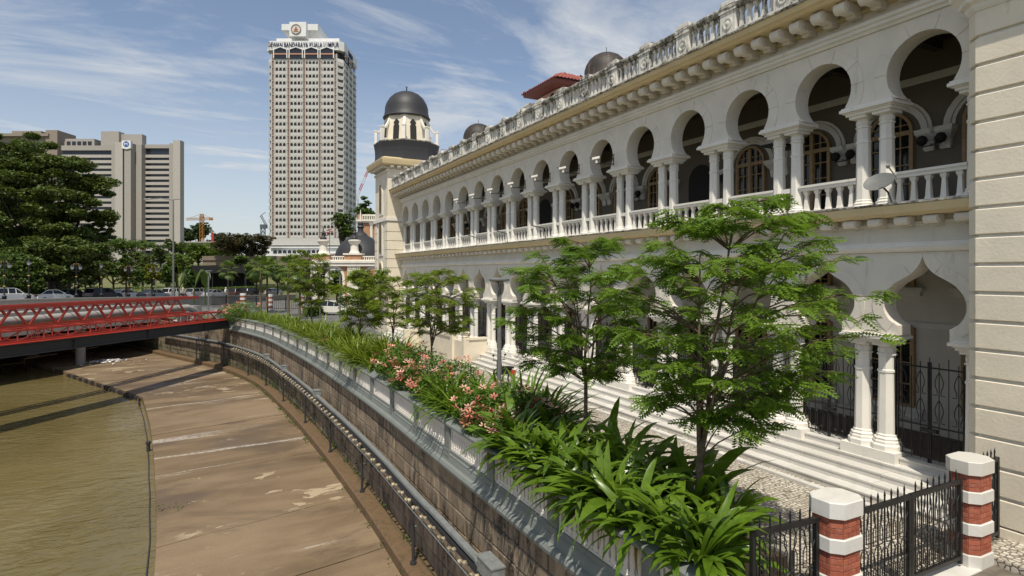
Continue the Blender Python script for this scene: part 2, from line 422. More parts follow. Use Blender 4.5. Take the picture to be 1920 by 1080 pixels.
band([(13.70,10.485),(13.67,10.54),(13.60,10.56),(13.62,10.64),(13.56,10.66),(13.56,10.74),(13.75,10.78),(14.2,10.78),(14.2,10.485)], YA, YB, 'string_course', M['white'])
band([(13.752,10.78),(13.752,11.24),(14.25,11.24),(14.25,10.78)], YA, YB, 'frieze_wall', M['wall'])
band([(13.69,11.02),(13.67,11.08),(13.751,11.11),(13.751,11.0)], YA, YB, 'string_course', M['ochre'])
band([(13.30,11.22),(12.90,11.22),(12.86,11.27),(12.78,11.30),(12.74,11.43),(14.24,11.43),(14.24,11.242),(13.6,11.242)], YA, YB+0.3, 'cornice', M['ochre'], 60, 0.004)
band([(12.70,11.431),(12.69,11.475),(12.74,11.50),(14.3,11.50),(14.3,11.431)], YA, YB+0.3, 'cornice_edge', M['edge'], 240, 0.010)
# scrolled brackets
def bracket_mesh(L, r):
    mb = MB(); w = 0.135
    n = 14; c = Vector((r, 0, -r))
    rg = [[(r+r*math.cos(2*math.pi*j/n), -w if k==0 else w, -r+r*math.sin(2*math.pi*j/n)) for j in range(n)] for k in (0,1)]
    mb.rings(rg)
    for s_ in (-1,1): 
        rg = [[(r+r*q*math.cos(2*math.pi*j/n), s_*(w+d), -r+r*q*math.sin(2*math.pi*j/n)) for j in range(n)] for q, d in ((0.62,0.0),(0.55,0.012),(0.30,0.012),(0.25,-0.004))]
        mb.rings(rg)
    mb.box(r*1.2, L, -w*0.9, w*0.9, -2*r*0.86, -0.001)
    mb.box(L*0.62, L, -w*0.8, w*0.8, -2*r*1.12, -2*r*0.86)
    m = mb.mesh('bracket', M['wall']); fix_normals(m); smoothen(m, 0.6); return m
b_top = bracket_mesh(0.74, 0.14); b_bal = bracket_mesh(0.38, 0.095)
y = YA + 0.3
while y < YB:
    obj('bracket', b_top, bld, brel(13.00, y, 11.215)); obj('bracket', b_bal, bld, brel(13.36, y, 6.135)); y += PITCH/4
# roof balustrade: weathered, panelled pier every half-bay group
mb = MB(); mb.lathe([(0.10,0),(0.10,0.05),(0.085,0.06),(0.060,0.40),(0.072,0.42),(0.105,0.47),(0.105,0.53)],4,(0,0,0),math.pi/4)
m_rb = mb.mesh('baluster', M['mouldy'])
mb = MB(); mb.box(-0.14,0.14,-0.26,0.26,0.0,0.66); mb.box(-0.17,0.17,-0.30,0.30,0.66,0.74); mb.box(-0.15,0.15,-0.27,0.27,0.86,0.95); mb.box(-0.12,0.12,-0.22,0.22,0.951,1.0)
for a, b, rr in ((0.0,0.012,0.155),):
    n=16; rg = [[(-0.14-d, q*math.cos(2*math.pi*j/n), 0.34+q*math.sin(2*math.pi*j/n)) for j in range(n)] for q, d in ((0.17,-0.005),(0.17,0.02),(0.12,0.02),(0.11,0.004),(0.0,0.03))]
    mb.rings(rg, True, False, False)
m_pier = mb.mesh('balustrade_pier', M['mouldy'])
XR = 12.98; ZR = 11.50
pierY = [YA + 0.5 + PITCH*0.75*i for i in range(int((YB-YA)/(PITCH*0.75))+1)]
for y in pierY: obj('balustrade_pier', m_pier, bld, brel(XR, y, ZR))
for y in pierY[:-1]:
    for j in range(5): obj('baluster', m_rb, bld, brel(XR, y + 0.28 + (PITCH*0.75-0.56)*(j+0.5)/5, ZR+0.11), scale=(1,1,1.04))
band([(XR-0.13,ZR+0.001),(XR-0.13,ZR+0.11),(XR+0.13,ZR+0.11),(XR+0.13,ZR+0.001)], YA, pierY[-1], 'rail', M['mouldy'], 90, 0.004)
band([(XR-0.13,ZR+0.665),(XR-0.18,ZR+0.74),(XR-0.18,ZR+0.80),(XR-0.12,ZR+0.86),(XR+0.12,ZR+0.86),(XR+0.18,ZR+0.80),(XR+0.18,ZR+0.74),(XR+0.13,ZR+0.665)], YA, pierY[-1], 'rail', M['edge'], 160, 0.010)

# veranda rooms: floors, ceilings, inner walls with windows
mb = MB(); mb.box(XB+0.001, XI, YA, YE, 6.10, 6.40); bpart(mb, 'veranda_floor', M['shadefloor'])
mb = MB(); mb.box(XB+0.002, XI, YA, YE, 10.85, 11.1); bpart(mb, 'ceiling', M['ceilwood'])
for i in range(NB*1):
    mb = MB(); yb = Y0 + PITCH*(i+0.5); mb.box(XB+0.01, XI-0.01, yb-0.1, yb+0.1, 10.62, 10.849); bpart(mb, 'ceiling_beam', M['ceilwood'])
mb = MB(); mb.box(14.26, XI+6, YA, YE, 11.12, 11.42); bpart(mb, 'roof_slab', M['concrete'])
mb = MB(); mb.box(XI, XI+0.3, YA, YE, 0.4, 6.25); bpart(mb, 'inner_wall', M['wall']); mb = MB(); mb.box(XI, XI+0.3, YA, YE, 6.25, 11.1); bpart(mb, 'inner_wall', M['dingyshade'])
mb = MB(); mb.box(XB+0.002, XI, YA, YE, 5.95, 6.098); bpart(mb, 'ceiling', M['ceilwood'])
mb = MB(); mb.box(XB-0.2, XI, YA, YE, 0.5, 0.72); bpart(mb, 'veranda_floor', M['shadefloor'])
mb = MB(); mb.box(XI-0.03, XI-0.001, YA, YE, 5.3, 5.5); mb.box(XI-0.03, XI-0.001, YA, YE, 9.9, 10.1); mb.box(XI-0.05,XI-0.001,YA,YE,3.45,3.6); bpart(mb, 'wall_moulding', M['white'])
def window_meshes(w, h, arch):
    """ochre two-leaf casement; origin at the sill centre, looking towards -X"""
    fr = MB(); gl = MB(); t = 0.07
    def outline(hw, z0, z1, ar):
        p = [(-hw,z0),(hw,z0),(hw,z1)]
        if ar:
            for i in range(1,12): a = math.pi*i/12; p.append((hw*math.cos(a), z1+hw*math.sin(a)*1.05))
        p.append((-hw,z1)); return p
    po = outline(w/2+0.05,0,h,arch); pi_ = outline(w/2-0.03,0.06,h,arch)
    n = len(po)
    rg = [[(-0.10,y,z) for y,z in po],[(-0.10,y,z) for y,z in pi_],[(-0.02,y,z) for y,z in pi_]]
    fr.rings(rg, True, False, False); fr.rings([[(-0.10,y,z) for y,z in po],[(0,y,z) for y,z in po]],True,False,False)
    fr.box(-0.12,-0.03,-0.055,0.055,0.06,h+(w/2 if arch else 0)-0.03)
    fr.box(-0.11,-0.03,-w/2,w/2,h-0.06,h+0.06)
    for s_ in (-1,1):
        c = s_*w/4
        fr.box(-0.09,-0.03,c-0.015,c+0.015,0.06,h-0.06)
        for y in (s_*0.055, s_*(w/2-0.03)): fr.box(-0.085,-0.03,min(y,y+s_*0.0)-0.03,max(y,y)+0.03,0.06,h-0.06)
        for q in (0.28,0.55,0.8): fr.box(-0.088,-0.031,c-w/4+0.03,c+w/4-0.02,h*q-0.014,h*q+0.014)
        fr.box(-0.09,-0.031,c-0.013,c+0.013,h+0.06,h+(w*0.38 if arch else 0)+0.061)
        if arch: fr.box(-0.088,-0.032,c-w/4+0.02,c+w/4-0.02,h+w*0.2-0.012,h+w*0.2+0.012)
    gl.add([(-0.028,y,z) for y,z in po],[tuple(range(n))[::-1]])
    return fr.mesh('window', M['wood']), gl.mesh('pane', M['glass'])
wu = window_meshes(1.10, 1.9, True); wl = window_meshes(1.15, 2.1, False); wsmall = window_meshes(1.15, 0.62, False)
mb = MB()                                                # moulded arch hood round an upper window
full = [(0.78,0.0)] + [(0.78*math.cos(math.pi*i/14), 0.72*math.sin(math.pi*i/14)) for i in range(0,15)] + [(-0.78,0.0)]
for rr, d in ((1.0,0.05),(1.12,0.09),(1.24,0.05)):
    mb.rings([[(-d,y*rr,z*rr),(-d,y*(rr+.11),z*(rr+.11)),(0,y*(rr+.11),z*(rr+.11)),(0,y*rr,z*rr)] for y,z in full])
for s_ in (-1,1):
    mb.rings([[(-0.001,s_*0.98-q,z),(-0.001,s_*0.98+q,z),(-d,s_*0.98+q,z),(-d,s_*0.98-q,z)] for q,d,z in ((0.10,0.08,-0.55),(0.13,0.10,-0.5),(0.13,0.13,-0.3),(0.24,0.28,-0.12),(0.26,0.30,0.0))])
m_hood = mb.mesh('window_hood', M['white']); fix_normals(m_hood)
mb = MB(); mb.box(-0.16,0,-0.85,0.85,-0.16,-0.02); mb.box(-0.10,0,-0.78,0.78,-0.34,-0.16); m_sill = mb.mesh('window_sill', M['white'])
for k in range(NB):
    y = Y0 + PITCH*k
    door = k in (4, 9, 13)
    if door:
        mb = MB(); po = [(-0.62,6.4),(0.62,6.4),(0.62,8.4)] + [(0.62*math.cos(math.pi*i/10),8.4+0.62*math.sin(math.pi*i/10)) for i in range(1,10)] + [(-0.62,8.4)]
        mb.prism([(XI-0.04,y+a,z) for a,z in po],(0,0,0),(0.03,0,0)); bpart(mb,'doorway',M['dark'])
    else:
        w = obj('window', wu[0], bld, brel(XI-0.003, y, 6.75)); obj('pane', wu[1], w)
        obj('window_hood', m_hood, bld, brel(XI-0.002, y, 8.62))
    w = obj('window', wl[0], bld, brel(XI-0.003, y, 1.35)); obj('pane', wl[1], w)
    w = obj('window', wsmall[0], bld, brel(XI-0.003, y, 4.55)); obj('pane', wsmall[1], w)
    obj('window_sill', m_sill, bld, brel(XI-0.001, y, 1.35)); obj('window_sill', m_sill, bld, brel(XI-0.001, y, 4.53), scale=(1,1,0.7))
# globe lamps on the inner wall
mb = MB()
mb.tube([(-0.02,0,0.1),(-0.35,0,0.0),(-0.35,0,0.05)],0.02,6)
mb.bar((-0.35,-0.22,0),(-0.35,0.22,0),0.03)
m_lb = mb.mesh('wall_lamp', M['iron'])
mb = MB(); mb.lathe([(0.02,0.02),(0.09,0.06),(0.13,0.14),(0.13,0.18),(0.08,0.27),(0.02,0.29)],10,(-0.35,0,0))
m_lg = mb.mesh('globe', M['dark'], True)
for k in range(NB):
    if k % 2 == 1 or k == 0:
        l = obj('wall_lamp', m_lb, bld, brel(XI, Y0+PITCH*(k+0.5), 8.15)); obj('globe', m_lg, l, (0,0.22,0)); obj('globe', m_lg, l, (0,-0.22,0))

# iron gates in the ground-floor openings
def gate_mesh():
    mb = MB(); hw = PITCH/2-0.275-0.24; z0, z1 = 0.80, 2.95
    for z in (z0+0.05, z0+0.75, z1-0.12): mb.box(-0.014,0.014,-hw,hw,z-0.016,z+0.016)
    for y in (-hw,-0.022,0.022,hw): mb.box(-0.018,0.018,y-0.013,y+0.013,z0-0.06,z1)
    for y in (-hw-0.07,hw+0.07): mb.box(-0.03,0.03,y-0.022,y+0.022,z0-0.06,z1+0.02)
    nb_ = 7
    for i in range(nb_):
        y = -hw + (2*hw)*(i+0.5)/nb_
        mb.bar((0,y,z0),(0,y,z1+(0.10 if i%2 else 0.0)),0.014)
    def curve(pts): mb.tube(pts,0.010,4)
    for i in range(nb_):                                   # onion hoops in two tiers, racetrack hoops below
        y = -hw + (2*hw)*(i+0.5)/nb_; w = hw/nb_*0.82
        for zz in (z0+0.85, z0+1.45):
            if i % 2 == 0:
                for s_ in (-1,1): curve([(0,y+s_*w*1.5,zz),(0,y+s_*w*0.5,zz),(0,y+s_*w*0.5,zz+0.1),(0,y+s_*w*1.0,zz+0.2),(0,y+s_*w*1.05,zz+0.30),(0,y+s_*w*0.6,zz+0.41),(0,y,zz+0.50)])
        pts = []
        for j in range(13):
            a = 2*math.pi*j/12; pts.append((0, y+w*0.62*math.cos(a), z0+0.36+(0.16 if math.sin(a)>=0 else -0.16)+w*0.62*math.sin(a)))
        curve(pts)
    mb.box(-0.05,0.03,-0.16,0.16,z0+0.62,z0+0.70)
    return mb.mesh('iron_gate', M['iron'])
m_gate = gate_mesh()
mb = MB(); z0,z1 = 0.98,2.85
for y in (-0.12,0.12): mb.box(-0.012,0.012,y-0.012,y+0.012,z0,z1)
for z in (z0+.1,z0+.6,z0+1.2,z1-.05): mb.box(-0.011,0.011,-0.12,0.12,z-0.012,z+0.012)
mb.bar((0,0,z0),(0,0,z1),0.014)
for zz in (z0+.1,z0+.65,z0+1.2):
    for s_ in (-1,1): mb.tube([(0,s_*0.03,zz),(0,s_*0.03,zz+.1),(0,s_*0.09,zz+.2),(0,s_*0.09,zz+.3),(0,0,zz+.45)],0.009,4)
m_gate2 = mb.mesh('iron_grille', M['iron'])
for k in range(NB):
    obj('iron_gate', m_gate, bld, brel(XC+0.02, Y0+PITCH*k, 0))
    if k: obj('iron_grille', m_gate2, bld, brel(XC+0.02, Y0+PITCH*(k-0.5), 0))

# marble steps: every slab its own piece
def marble():
    m, nt, b, out = _new('marble'); k = NT(nt); v = k.coord()
    vein = k.ramp(k.noise(k.coord((1,1,1), rot=(0.3,0.2,0.6)), 2.2, 9, 0.65, 1.6), 0.47, 0.53); 
    c = k.mix(k.math('MULTIPLY', vein, 0.0), (0.80,0.78,0.74), (0.80,0.78,0.74))
    n = k.noise(v, 1.5, 8, 0.6, 1.2); c = k.mix(k.ramp(n,0.40,0.62,0,0.6), (0.70,0.68,0.64), (0.57,0.55,0.51))
    c = k.mix(k.ramp(k.noise(v,14,6,0.65),0.5,0.8,0,0.35), c, (0.50,0.46,0.40))
    c = k.mix(k.math('MULTIPLY',k.rand(),0.6), c, (0.52,0.49,0.44))
    k.l(c, b.inputs['Base Color']); b.inputs['Roughness'].default_value = 0.5; return m
M['marble'] = marble()
steps = thing('marble_steps', 'white marble steps running along the foot of the arcade', 'steps', (12.6, 16, 0))
NSTEP = 5
slabm = {}
YSTEP_END = 29.2
for s_ in range(NSTEP):
    z = 0.15*(s_+1); xf = 13.58 - 0.33*(3-s_) if s_ < 4 else 13.80
    y = 6.06 + random.uniform(0,0.4) - (0.4); i = 0
    while y < (YSTEP_END if s_ < 4 else YE-0.3):
        L = 1.02 if s_ % 2 else 0.95
        if s_ == 4:                                          # sill slabs lie between the pedestals
            yc = Y0 + PITCH*i
            if yc > YE: break
            a, b = yc-(PITCH/2-0.65), yc+(PITCH/2-0.65); y = b
        else:
            a, b = max(y,6.06), min(y+L, YSTEP_END+s_*0.2); y += L
        if b-a < 0.1: i += 1; continue
        key = (s_, round(b-a,2))
        if key not in slabm:
            mb = MB(); l = b-a; wd = 0.36 if s_ < 3 else (0.75 if s_ == 3 else 0.5)
            mb.box(0.0, wd, 0.002, l-0.004, -0.035, 0); mb.box(0.014, wd, 0.002, l-0.004, -0.148, -0.0355)
            slabm[key] = mb.mesh('step_slab', M['marble'])
        obj('step_slab', slabm[key], steps, (xf-12.6+random.uniform(-.004,.004), a-16, z+random.uniform(-0.003,0.002))); i += 1

# ================================================================ corner pavilion (rusticated, at the near end)
pav = thing('corner_pavilion', 'cream rusticated corner block projecting at the near end of the arcade', 'building', (12.8, 5.0, 0))
def ppart(mb, name, mat, smooth=False):
    mb.v = [(p[0]-12.8, p[1]-5.0, p[2]) for p in mb.v]; o = mb.build(name, mat, pav, smooth); fix_normals(o.data); return o
mb = MB(); mb.prism([(12.86,-3,0),(12.86,5.80,0),(13.04,5.98,0),(20,5.98,0),(20,-3,0)],(0,0,0),(0,0,12.4)); ppart(mb,'wall_core',M['white'])
zg = 5.06 - 0.532*9
def course(z0, z1, nm='rusticated_course'):
    mb = MB(); b = 0.015
    def ring(d, z): return [(12.80+d,-3,z),(12.80+d,5.83-d,z),(12.995+d*.4,6.025-d*0.4,z),(13.3,6.025-d*.4,z),(13.3,-3,z)]
    mb.rings([ring(b,z0),ring(0,z0+b),ring(0,z1-b),ring(b,z1)]); return ppart(mb, nm, M['cream'])
z = zg
course(0.02, zg)
while z < 9.6:
    top = min(z+0.532-0.03, 9.80)
    course(z+0.03, top); z += 0.532
def ppr(d0, z): return [(12.8-d0,-3,z),(12.8-d0,5.83+d0*0.45,z),(12.995-d0*0.3,6.025+d0,z),(13.4,6.025+d0,z),(13.4,-3,z)]
mb = MB(); mb.rings([ppr(0.0,9.80),ppr(0.05,9.86),ppr(0.07,9.93),ppr(0.16,9.97),ppr(0.16,10.05),ppr(0.24,10.12),ppr(0.30,10.16),ppr(0.30,10.24),ppr(0.0,10.28)]); ppart(mb,'cornice',M['white'])

# ================================================================ domed corner tower at the far end
tow = thing('domed_corner_tower', 'cream corner tower with octagonal lantern and black dome at the arcade end', 'tower', (14.6, 47.75, 0))
TX, TY = 14.6, 47.75
def tpart(mb, name, mat, smooth=False, fn=True):
    mb.v = [(p[0]-TX, p[1]-TY, p[2]) for p in mb.v]; o = mb.build(name, mat, tow, smooth)
    if fn: fix_normals(o.data)
    return o
x0, x1, y0, y1 = 12.60, 16.9, 45.83, 49.6
mb = MB(); mb.box(x0,x1,y0,y1,0,13.2); tpart(mb,'wall',M['cream'])
for i in range(12):                                     # rusticated quoins, lower two thirds
    z = 0.3+i*0.72
    for (yy, sg) in ((y0,-1),(y1,1)):
        mb = MB(); 
        if sg < 0: mb.box(x0-0.05, x0+1.22, yy-0.05, yy+0.72, z, z+0.66)
        else: mb.box(x0-0.05, x0+0.7, yy-0.7, yy+0.05, z, z+0.66)
        tpart(mb,'quoin',M['cream'])
mb = MB(); mb.box(x0-0.13,x0+1.2,y0-0.13,y1+0.13,9.05,9.30); tpart(mb,'string_course',M['white'])
for zz, hh in ((2.0,3.0),(6.3,2.0),(9.6,1.6)):          # tall arched lights in the river face
    mb = MB(); yc=(y0+y1)/2; po=[(-0.62,0),(0.62,0),(0.62,hh)]+[(0.62*math.cos(math.pi*i/10),hh+0.85*math.sin(math.pi*i/10)) for i in range(1,10)]+[(-0.62,hh)]
    mb.prism([(x0-0.06,yc+a,zz+z) for a,z in po],(0,0,0),(0.05,0,0)); tpart(mb,'window_panel',M['white'])
    mb = MB(); mb.prism([(x0-0.10,yc+a*0.5,zz+0.2+z*0.93) for a,z in po],(0,0,0),(0.05,0,0)); tpart(mb,'window',M['wood'])
    mb = MB(); mb.prism([(x0-0.12,yc+a*0.38,zz+0.3+z*0.9) for a,z in po],(0,0,0),(0.05,0,0)); tpart(mb,'pane',M['glass'])
def sq(d, z): return [(x0-d,y0-d,z),(x1+d,y0-d,z),(x1+d,y1+d,z),(x0-d,y1+d,z)]
mb = MB(); mb.rings([sq(0.02,12.9),sq(0.10,13.0),sq(0.10,13.1)]); tpart(mb,'string_course',M['wall'])
mb = MB(); mb.rings([sq(0.45,13.42),sq(0.55,13.5),sq(0.62,13.78),sq(0.64,13.92),sq(0.3,14.05)]); tpart(mb,'cornice',M['ochre'])
mb = MB(); mb.box(x0,x1,y0,y1,13.2,13.43); tpart(mb,'frieze_wall',M['wall'])
bt = bracket_mesh(0.5, 0.10); bt.name = 'bracket'
for i in range(9): obj('bracket', bt, tow, (x0-0.46-TX, y0+0.25+(y1-y0-0.5)*i/8-TY, 13.42))
for i in range(8): obj('bracket', bt, tow, (x0+0.25+(x1-x0-0.5)*i/7-TX, y0-0.46-TY, 13.42), (0,0,R(90)))
oc = math.pi/8; LX, LY = 14.75, 47.75
mb = MB(); mb.lathe([(2.66,13.98),(2.62,14.3),(2.60,14.6),(2.62,15.0),(2.70,15.42),(2.72,15.46)],8,(LX,LY,0),oc); tpart(mb,'black_skirt',M['lead'])
mb = MB(); mb.lathe([(2.72,15.461),(2.74,15.55),(2.2,15.62)],8,(LX,LY,0),oc); tpart(mb,'lantern_ledge',M['edge'])
mb = MB(); mb.lathe([(2.0,15.6),(1.80,17.7),(1.86,17.78)],8,(LX,LY,0),oc); tpart(mb,'lantern_wall',M['cream'])
for j in range(8):
    a = 2*math.pi*j/8; d = Vector((math.cos(a),math.sin(a),0)); s_ = Vector((-d.y,d.x,0))
    prof = [(-0.26,0),(0.26,0),(0.26,1.15),(0.17,1.3),(0.26,1.42),(0.2,1.55),(0,1.75),(-0.2,1.55),(-0.26,1.42),(-0.17,1.3),(-0.26,1.15)]
    c = Vector((LX,LY,15.65)); r0 = 2.0*math.cos(oc)+0.02; lean = -0.085
    mb = MB(); mb.prism([c + d*(r0+lean*z) + s_*q + Vector((0,0,z)) for q,z in prof],(0,0,0),-d*0.06); tpart(mb,'lancet_window',M['dark'])
    a2 = a+oc; d2 = Vector((math.cos(a2),math.sin(a2),0)); s2 = Vector((-d2.y,d2.x,0)); P = lambda r_,z: Vector((LX,LY,0))+d2*r_+Vector((0,0,z))
    mb = MB()                                              # flying scroll buttress with little pier
    mb.obox(P(2.52,16.1), d2*0.11, s2*0.13, (0,0,0.55)); mb.obox(P(2.52,16.68), d2*0.14, s2*0.16, (0,0,0.05))
    for q in range(6):
        t0,t1 = q/6,(q+1)/6
        f = lambda t: P(2.5-0.75*t, 16.55+0.95*t**1.9)
        mb.bar(f(t0), f(t1), 0.2, 0.14)
    mb.obox(P(2.15,15.7), d2*0.30, s2*0.05, (0,0,0.12))
    tpart(mb,'buttress',M['white'])
dome_prof = [(1.92,17.7),(1.96,17.78),(1.86,17.9),(1.82,18.15),(1.80,18.2),(1.78,18.6),(1.66,19.0),(1.42,19.4),(1.08,19.72),(0.68,19.92),(0.3,20.02),(0.02,20.05)]
mb = MB(); mb.lathe(dome_prof,32,(LX,LY,0)); tpart(mb,'dome',M['lead'],True)
mb = MB(); mb.tube([(LX,LY,20.0),(LX,LY,20.45)],0.05,6); mb.tube([(LX-.1,LY,20.5),(LX,LY,20.35),(LX+.1,LY,20.5)],0.02,4); tpart(mb,'finial',M['iron'])
mb = MB()
for yy in (45.3,46.2): mb.tube([(16.9,yy,13.9),(16.9,yy,15.0),(17.6,yy,15.0),(17.6,yy,13.9)],0.03,5)
tpart(mb,'ladder_rail',M['red'])

# domes and roof hut rising behind the balustrade
def back_dome(c, rad, mat, label):
    t = thing('roof_dome', label, 'dome', (c.x,c.y,11.5))
    k = rad/1.8; zb = c.z-11.5
    mb = MB(); mb.lathe([(1.75*k,0),(1.70*k,zb-0.1)],8,(0,0,0),oc); mb.build('drum',M['cream'],t)
    mb = MB(); mb.lathe([(r_*k,zb+(z-17.78)*k) for r_,z in dome_prof],28,(0,0,0)); o = mb.build('dome',mat,t,True); fix_normals(o.data)
    mb = MB(); mb.tube([(0,0,zb+2.2*k),(0,0,zb+2.75*k)],0.02,5); mb.build('finial',M['iron'],t)
back_dome(at(897,268,58), 1.5, M['rustdome'], 'smaller weathered black dome peeping over the roof balustrade')
back_dome(at(1137,152,42), 1.58, M['rustdome'], 'rust-brown dome beside the red tiled roof hut')
c = at(1062,205,38)
hut = thing('roof_hut', 'pink roof hut with red tiled hipped roof behind the balustrade', 'hut', (c.x,c.y,11.5))
zt = c.z-11.5
mb = MB(); mb.box(-1.25,1.25,-1.1,1.1,0,zt+0.9); mb.build('wall', plain('pink_wall',(0.55,0.36,0.29),0.8),hut)
mb = MB(); mb.prism([(-1.27,-0.3+0.28*math.cos(q),zt+0.15+(0.35 if math.sin(q)>0 else -0.2)+0.28*math.sin(q)) for q in [2*math.pi*j/12 for j in range(12)]],(0,0,0),(0.03,0,0)); mb.build('window',M['dark'],hut)
M['redtile'] = plain('red_tile',(0.23,0.055,0.04),0.75,0.35,5,0.4); M['redwood']=plain('red_board',(0.17,0.05,0.038),0.6)
mb = MB(); ez = zt+0.95
mb.rings([[(-2.1,-1.9,ez),(2.1,-1.9,ez),(2.1,1.9,ez),(-2.1,1.9,ez)],[(-2.15,-1.95,ez+.2),(2.15,-1.95,ez+.2),(2.15,1.95,ez+.2),(-2.15,1.95,ez+.2)],[(-0.3,-0.2,ez+1.15),(0.3,-0.2,ez+1.15),(0.3,0.2,ez+1.15),(-0.3,0.2,ez+1.15)]])
mb.build('eaves',M['redwood'],hut)
mb = MB()
for side in range(4):                                    # rows of tiles on each slope
    ca, sa = math.cos(side*math.pi/2), math.sin(side*math.pi/2)
    for i in range(7):
        for j in range(-8,9):
            t0 = i/7; wid = 2.15*(1-t0)+0.28*t0; yy = j*0.25
            if abs(yy) > wid-0.05: continue
            xx = -(2.2*(1-t0)+0.3*t0); zz = ez+0.21+0.98*t0
            x2 = -(2.2*(1-t0-1/7)+0.3*(t0+1/7)); z2 = ez+0.24+0.98*(t0+1/7)
            pts = [(xx,yy-0.12,zz),(xx,yy,zz+0.07),(xx,yy+0.12,zz),(x2,yy+0.12,z2),(x2,yy,z2+0.07),(x2,yy-0.12,z2)]
            mb.add([(p[0]*ca-p[1]*sa,p[0]*sa+p[1]*ca,p[2]) for p in pts],[(0,1,4,5),(1,2,3,4)])
o = mb.build('roof_tiles',M['redtile'],hut); o['kind']='stuff'
c = at(996,206,40)
rb_ = thing('roof_vent_box','small white box standing on the roof behind the balustrade','box',(c.x,c.y,11.5))
mb = MB(); mb.box(-0.4,0.4,-0.5,0.5,0,c.z-11.3); mb.build('casing',M['white'],rb_)
mb = MB(); mb.box(-0.45,0.45,-0.55,0.55,c.z-11.3,c.z-11.22); mb.build('lid',M['white'],rb_)
# ================================================================ river wall curve
def catmull(ctrl, n=12):
    P = [Vector((a,b,0)) for a,b in ctrl]; out = []
    for i in range(len(P)-1):
        p0,p1,p2,p3 = P[max(i-1,0)],P[i],P[i+1],P[min(i+2,len(P)-1)]
        for k in range(n):
            t = k/n; out.append(0.5*((2*p1)+(-p0+p2)*t+(2*p0-5*p1+4*p2-p3)*t*t+(-p0+3*p1-3*p2+p3)*t**3))
    return out+[P[-1]]
WC = catmull([(5.76,-12),(5.76,0),(5.76,8),(5.77,16),(5.76,23),(5.45,33),(4.95,41),(4.0,50.5),(1.9,59.5),(-0.6,66),(-4.8,76),(-10,90),(-13,98)])
_s = [0.0]
for a, b in zip(WC[:-1], WC[1:]): _s.append(_s[-1]+(b-a).length)
WLEN = _s[-1]
def wall_at(s):
    s = max(0,min(WLEN-1e-4,s)); i = max(0,int(np.searchsorted(_s, s))-1)
    f = (s-_s[i])/((_s[i+1]-_s[i]) or 1); p = WC[i].lerp(WC[i+1], f)
    a = WC[max(i-1,0)]; b = WC[min(i+2,len(WC)-1)]; d = (b-a).normalized()
    return p, d, Vector((-d.y, d.x, 0))                    # point, tangent (away from camera), normal to the river
def s_of_y(y):
    for i, p in enumerate(WC):
        if p.y >= y: return _s[i]
    return WLEN
def sweep(prof, s0, s1, step, name, mat, parent=None, smooth=False, closed=True):
    """prof: (offset towards river, z) pairs"""
    n = max(1,int((s1-s0)/step)); rg = []
    for i in range(n+1):
        p, d, nn = wall_at(s0+(s1-s0)*i/n); rg.append([p+nn*o+Vector((0,0,z)) for o,z in prof])
    mb = MB(); mb.rings(rg, closed, closed, closed); o = mb.build(name, mat, parent, smooth); fix_normals(o.data); return o

# ---------------------------------------------------------------- ground sheets and water
def cobble():
    m, nt, b, out = _new('cobble_paving'); k = NT(nt); v = k.coord((9.5,9.5,9.5))
    vo = k.n('ShaderNodeTexVoronoi'); vo.feature = 'DISTANCE_TO_EDGE'; vo.inputs['Scale'].default_value = 1.0; vo.inputs['Randomness'].default_value = 0.55; k.l(v, vo.inputs['Vector'])
    vc = k.n('ShaderNodeTexVoronoi'); vc.inputs['Scale'].default_value = 1.0; vc.inputs['Randomness'].default_value = 0.55; k.l(v, vc.inputs['Vector'])
    e = k.ramp(vo.outputs['Distance'],0.03,0.16)
    base = k.mix(k.ramp(vc.outputs['Color'],0.1,0.9),(0.40,0.355,0.29),(0.60,0.555,0.48))
    big = k.noise(k.coord(),0.6,6,0.6); base = k.mix(k.ramp(big,0.35,0.7,0,0.4),base,(0.36,0.32,0.26))
    c = k.mix(e,(0.15,0.125,0.095),base); k.l(c,b.inputs['Base Color']); b.inputs['Roughness'].default_value=0.85
    k.bump(b,e,0.5,0.02); return m
def ground_m():
    m, nt, b, out = _new('ground'); k = NT(nt); v = k.coord()
    n = k.noise(v,0.12,8,0.6); c = k.mix(k.ramp(n,0.4,0.6),(0.06,0.085,0.03),(0.14,0.13,0.08)); k.l(c,b.inputs['Base Color']); b.inputs['Roughness'].default_value=0.95; return m
def asphalt_m():
    m, nt, b, out = _new('asphalt'); k = NT(nt); v = k.coord()
    c = k.mix(k.ramp(k.noise(v,0.5,8,0.6),0.3,0.7),(0.10,0.095,0.09),(0.17,0.165,0.155)); c = k.mix(k.ramp(k.noise(v,60,3,0.5),0.4,0.8,0,0.4),c,(0.05,0.05,0.05))
    k.l(c,b.inputs['Base Color']); b.inputs['Roughness'].default_value=0.85; return m
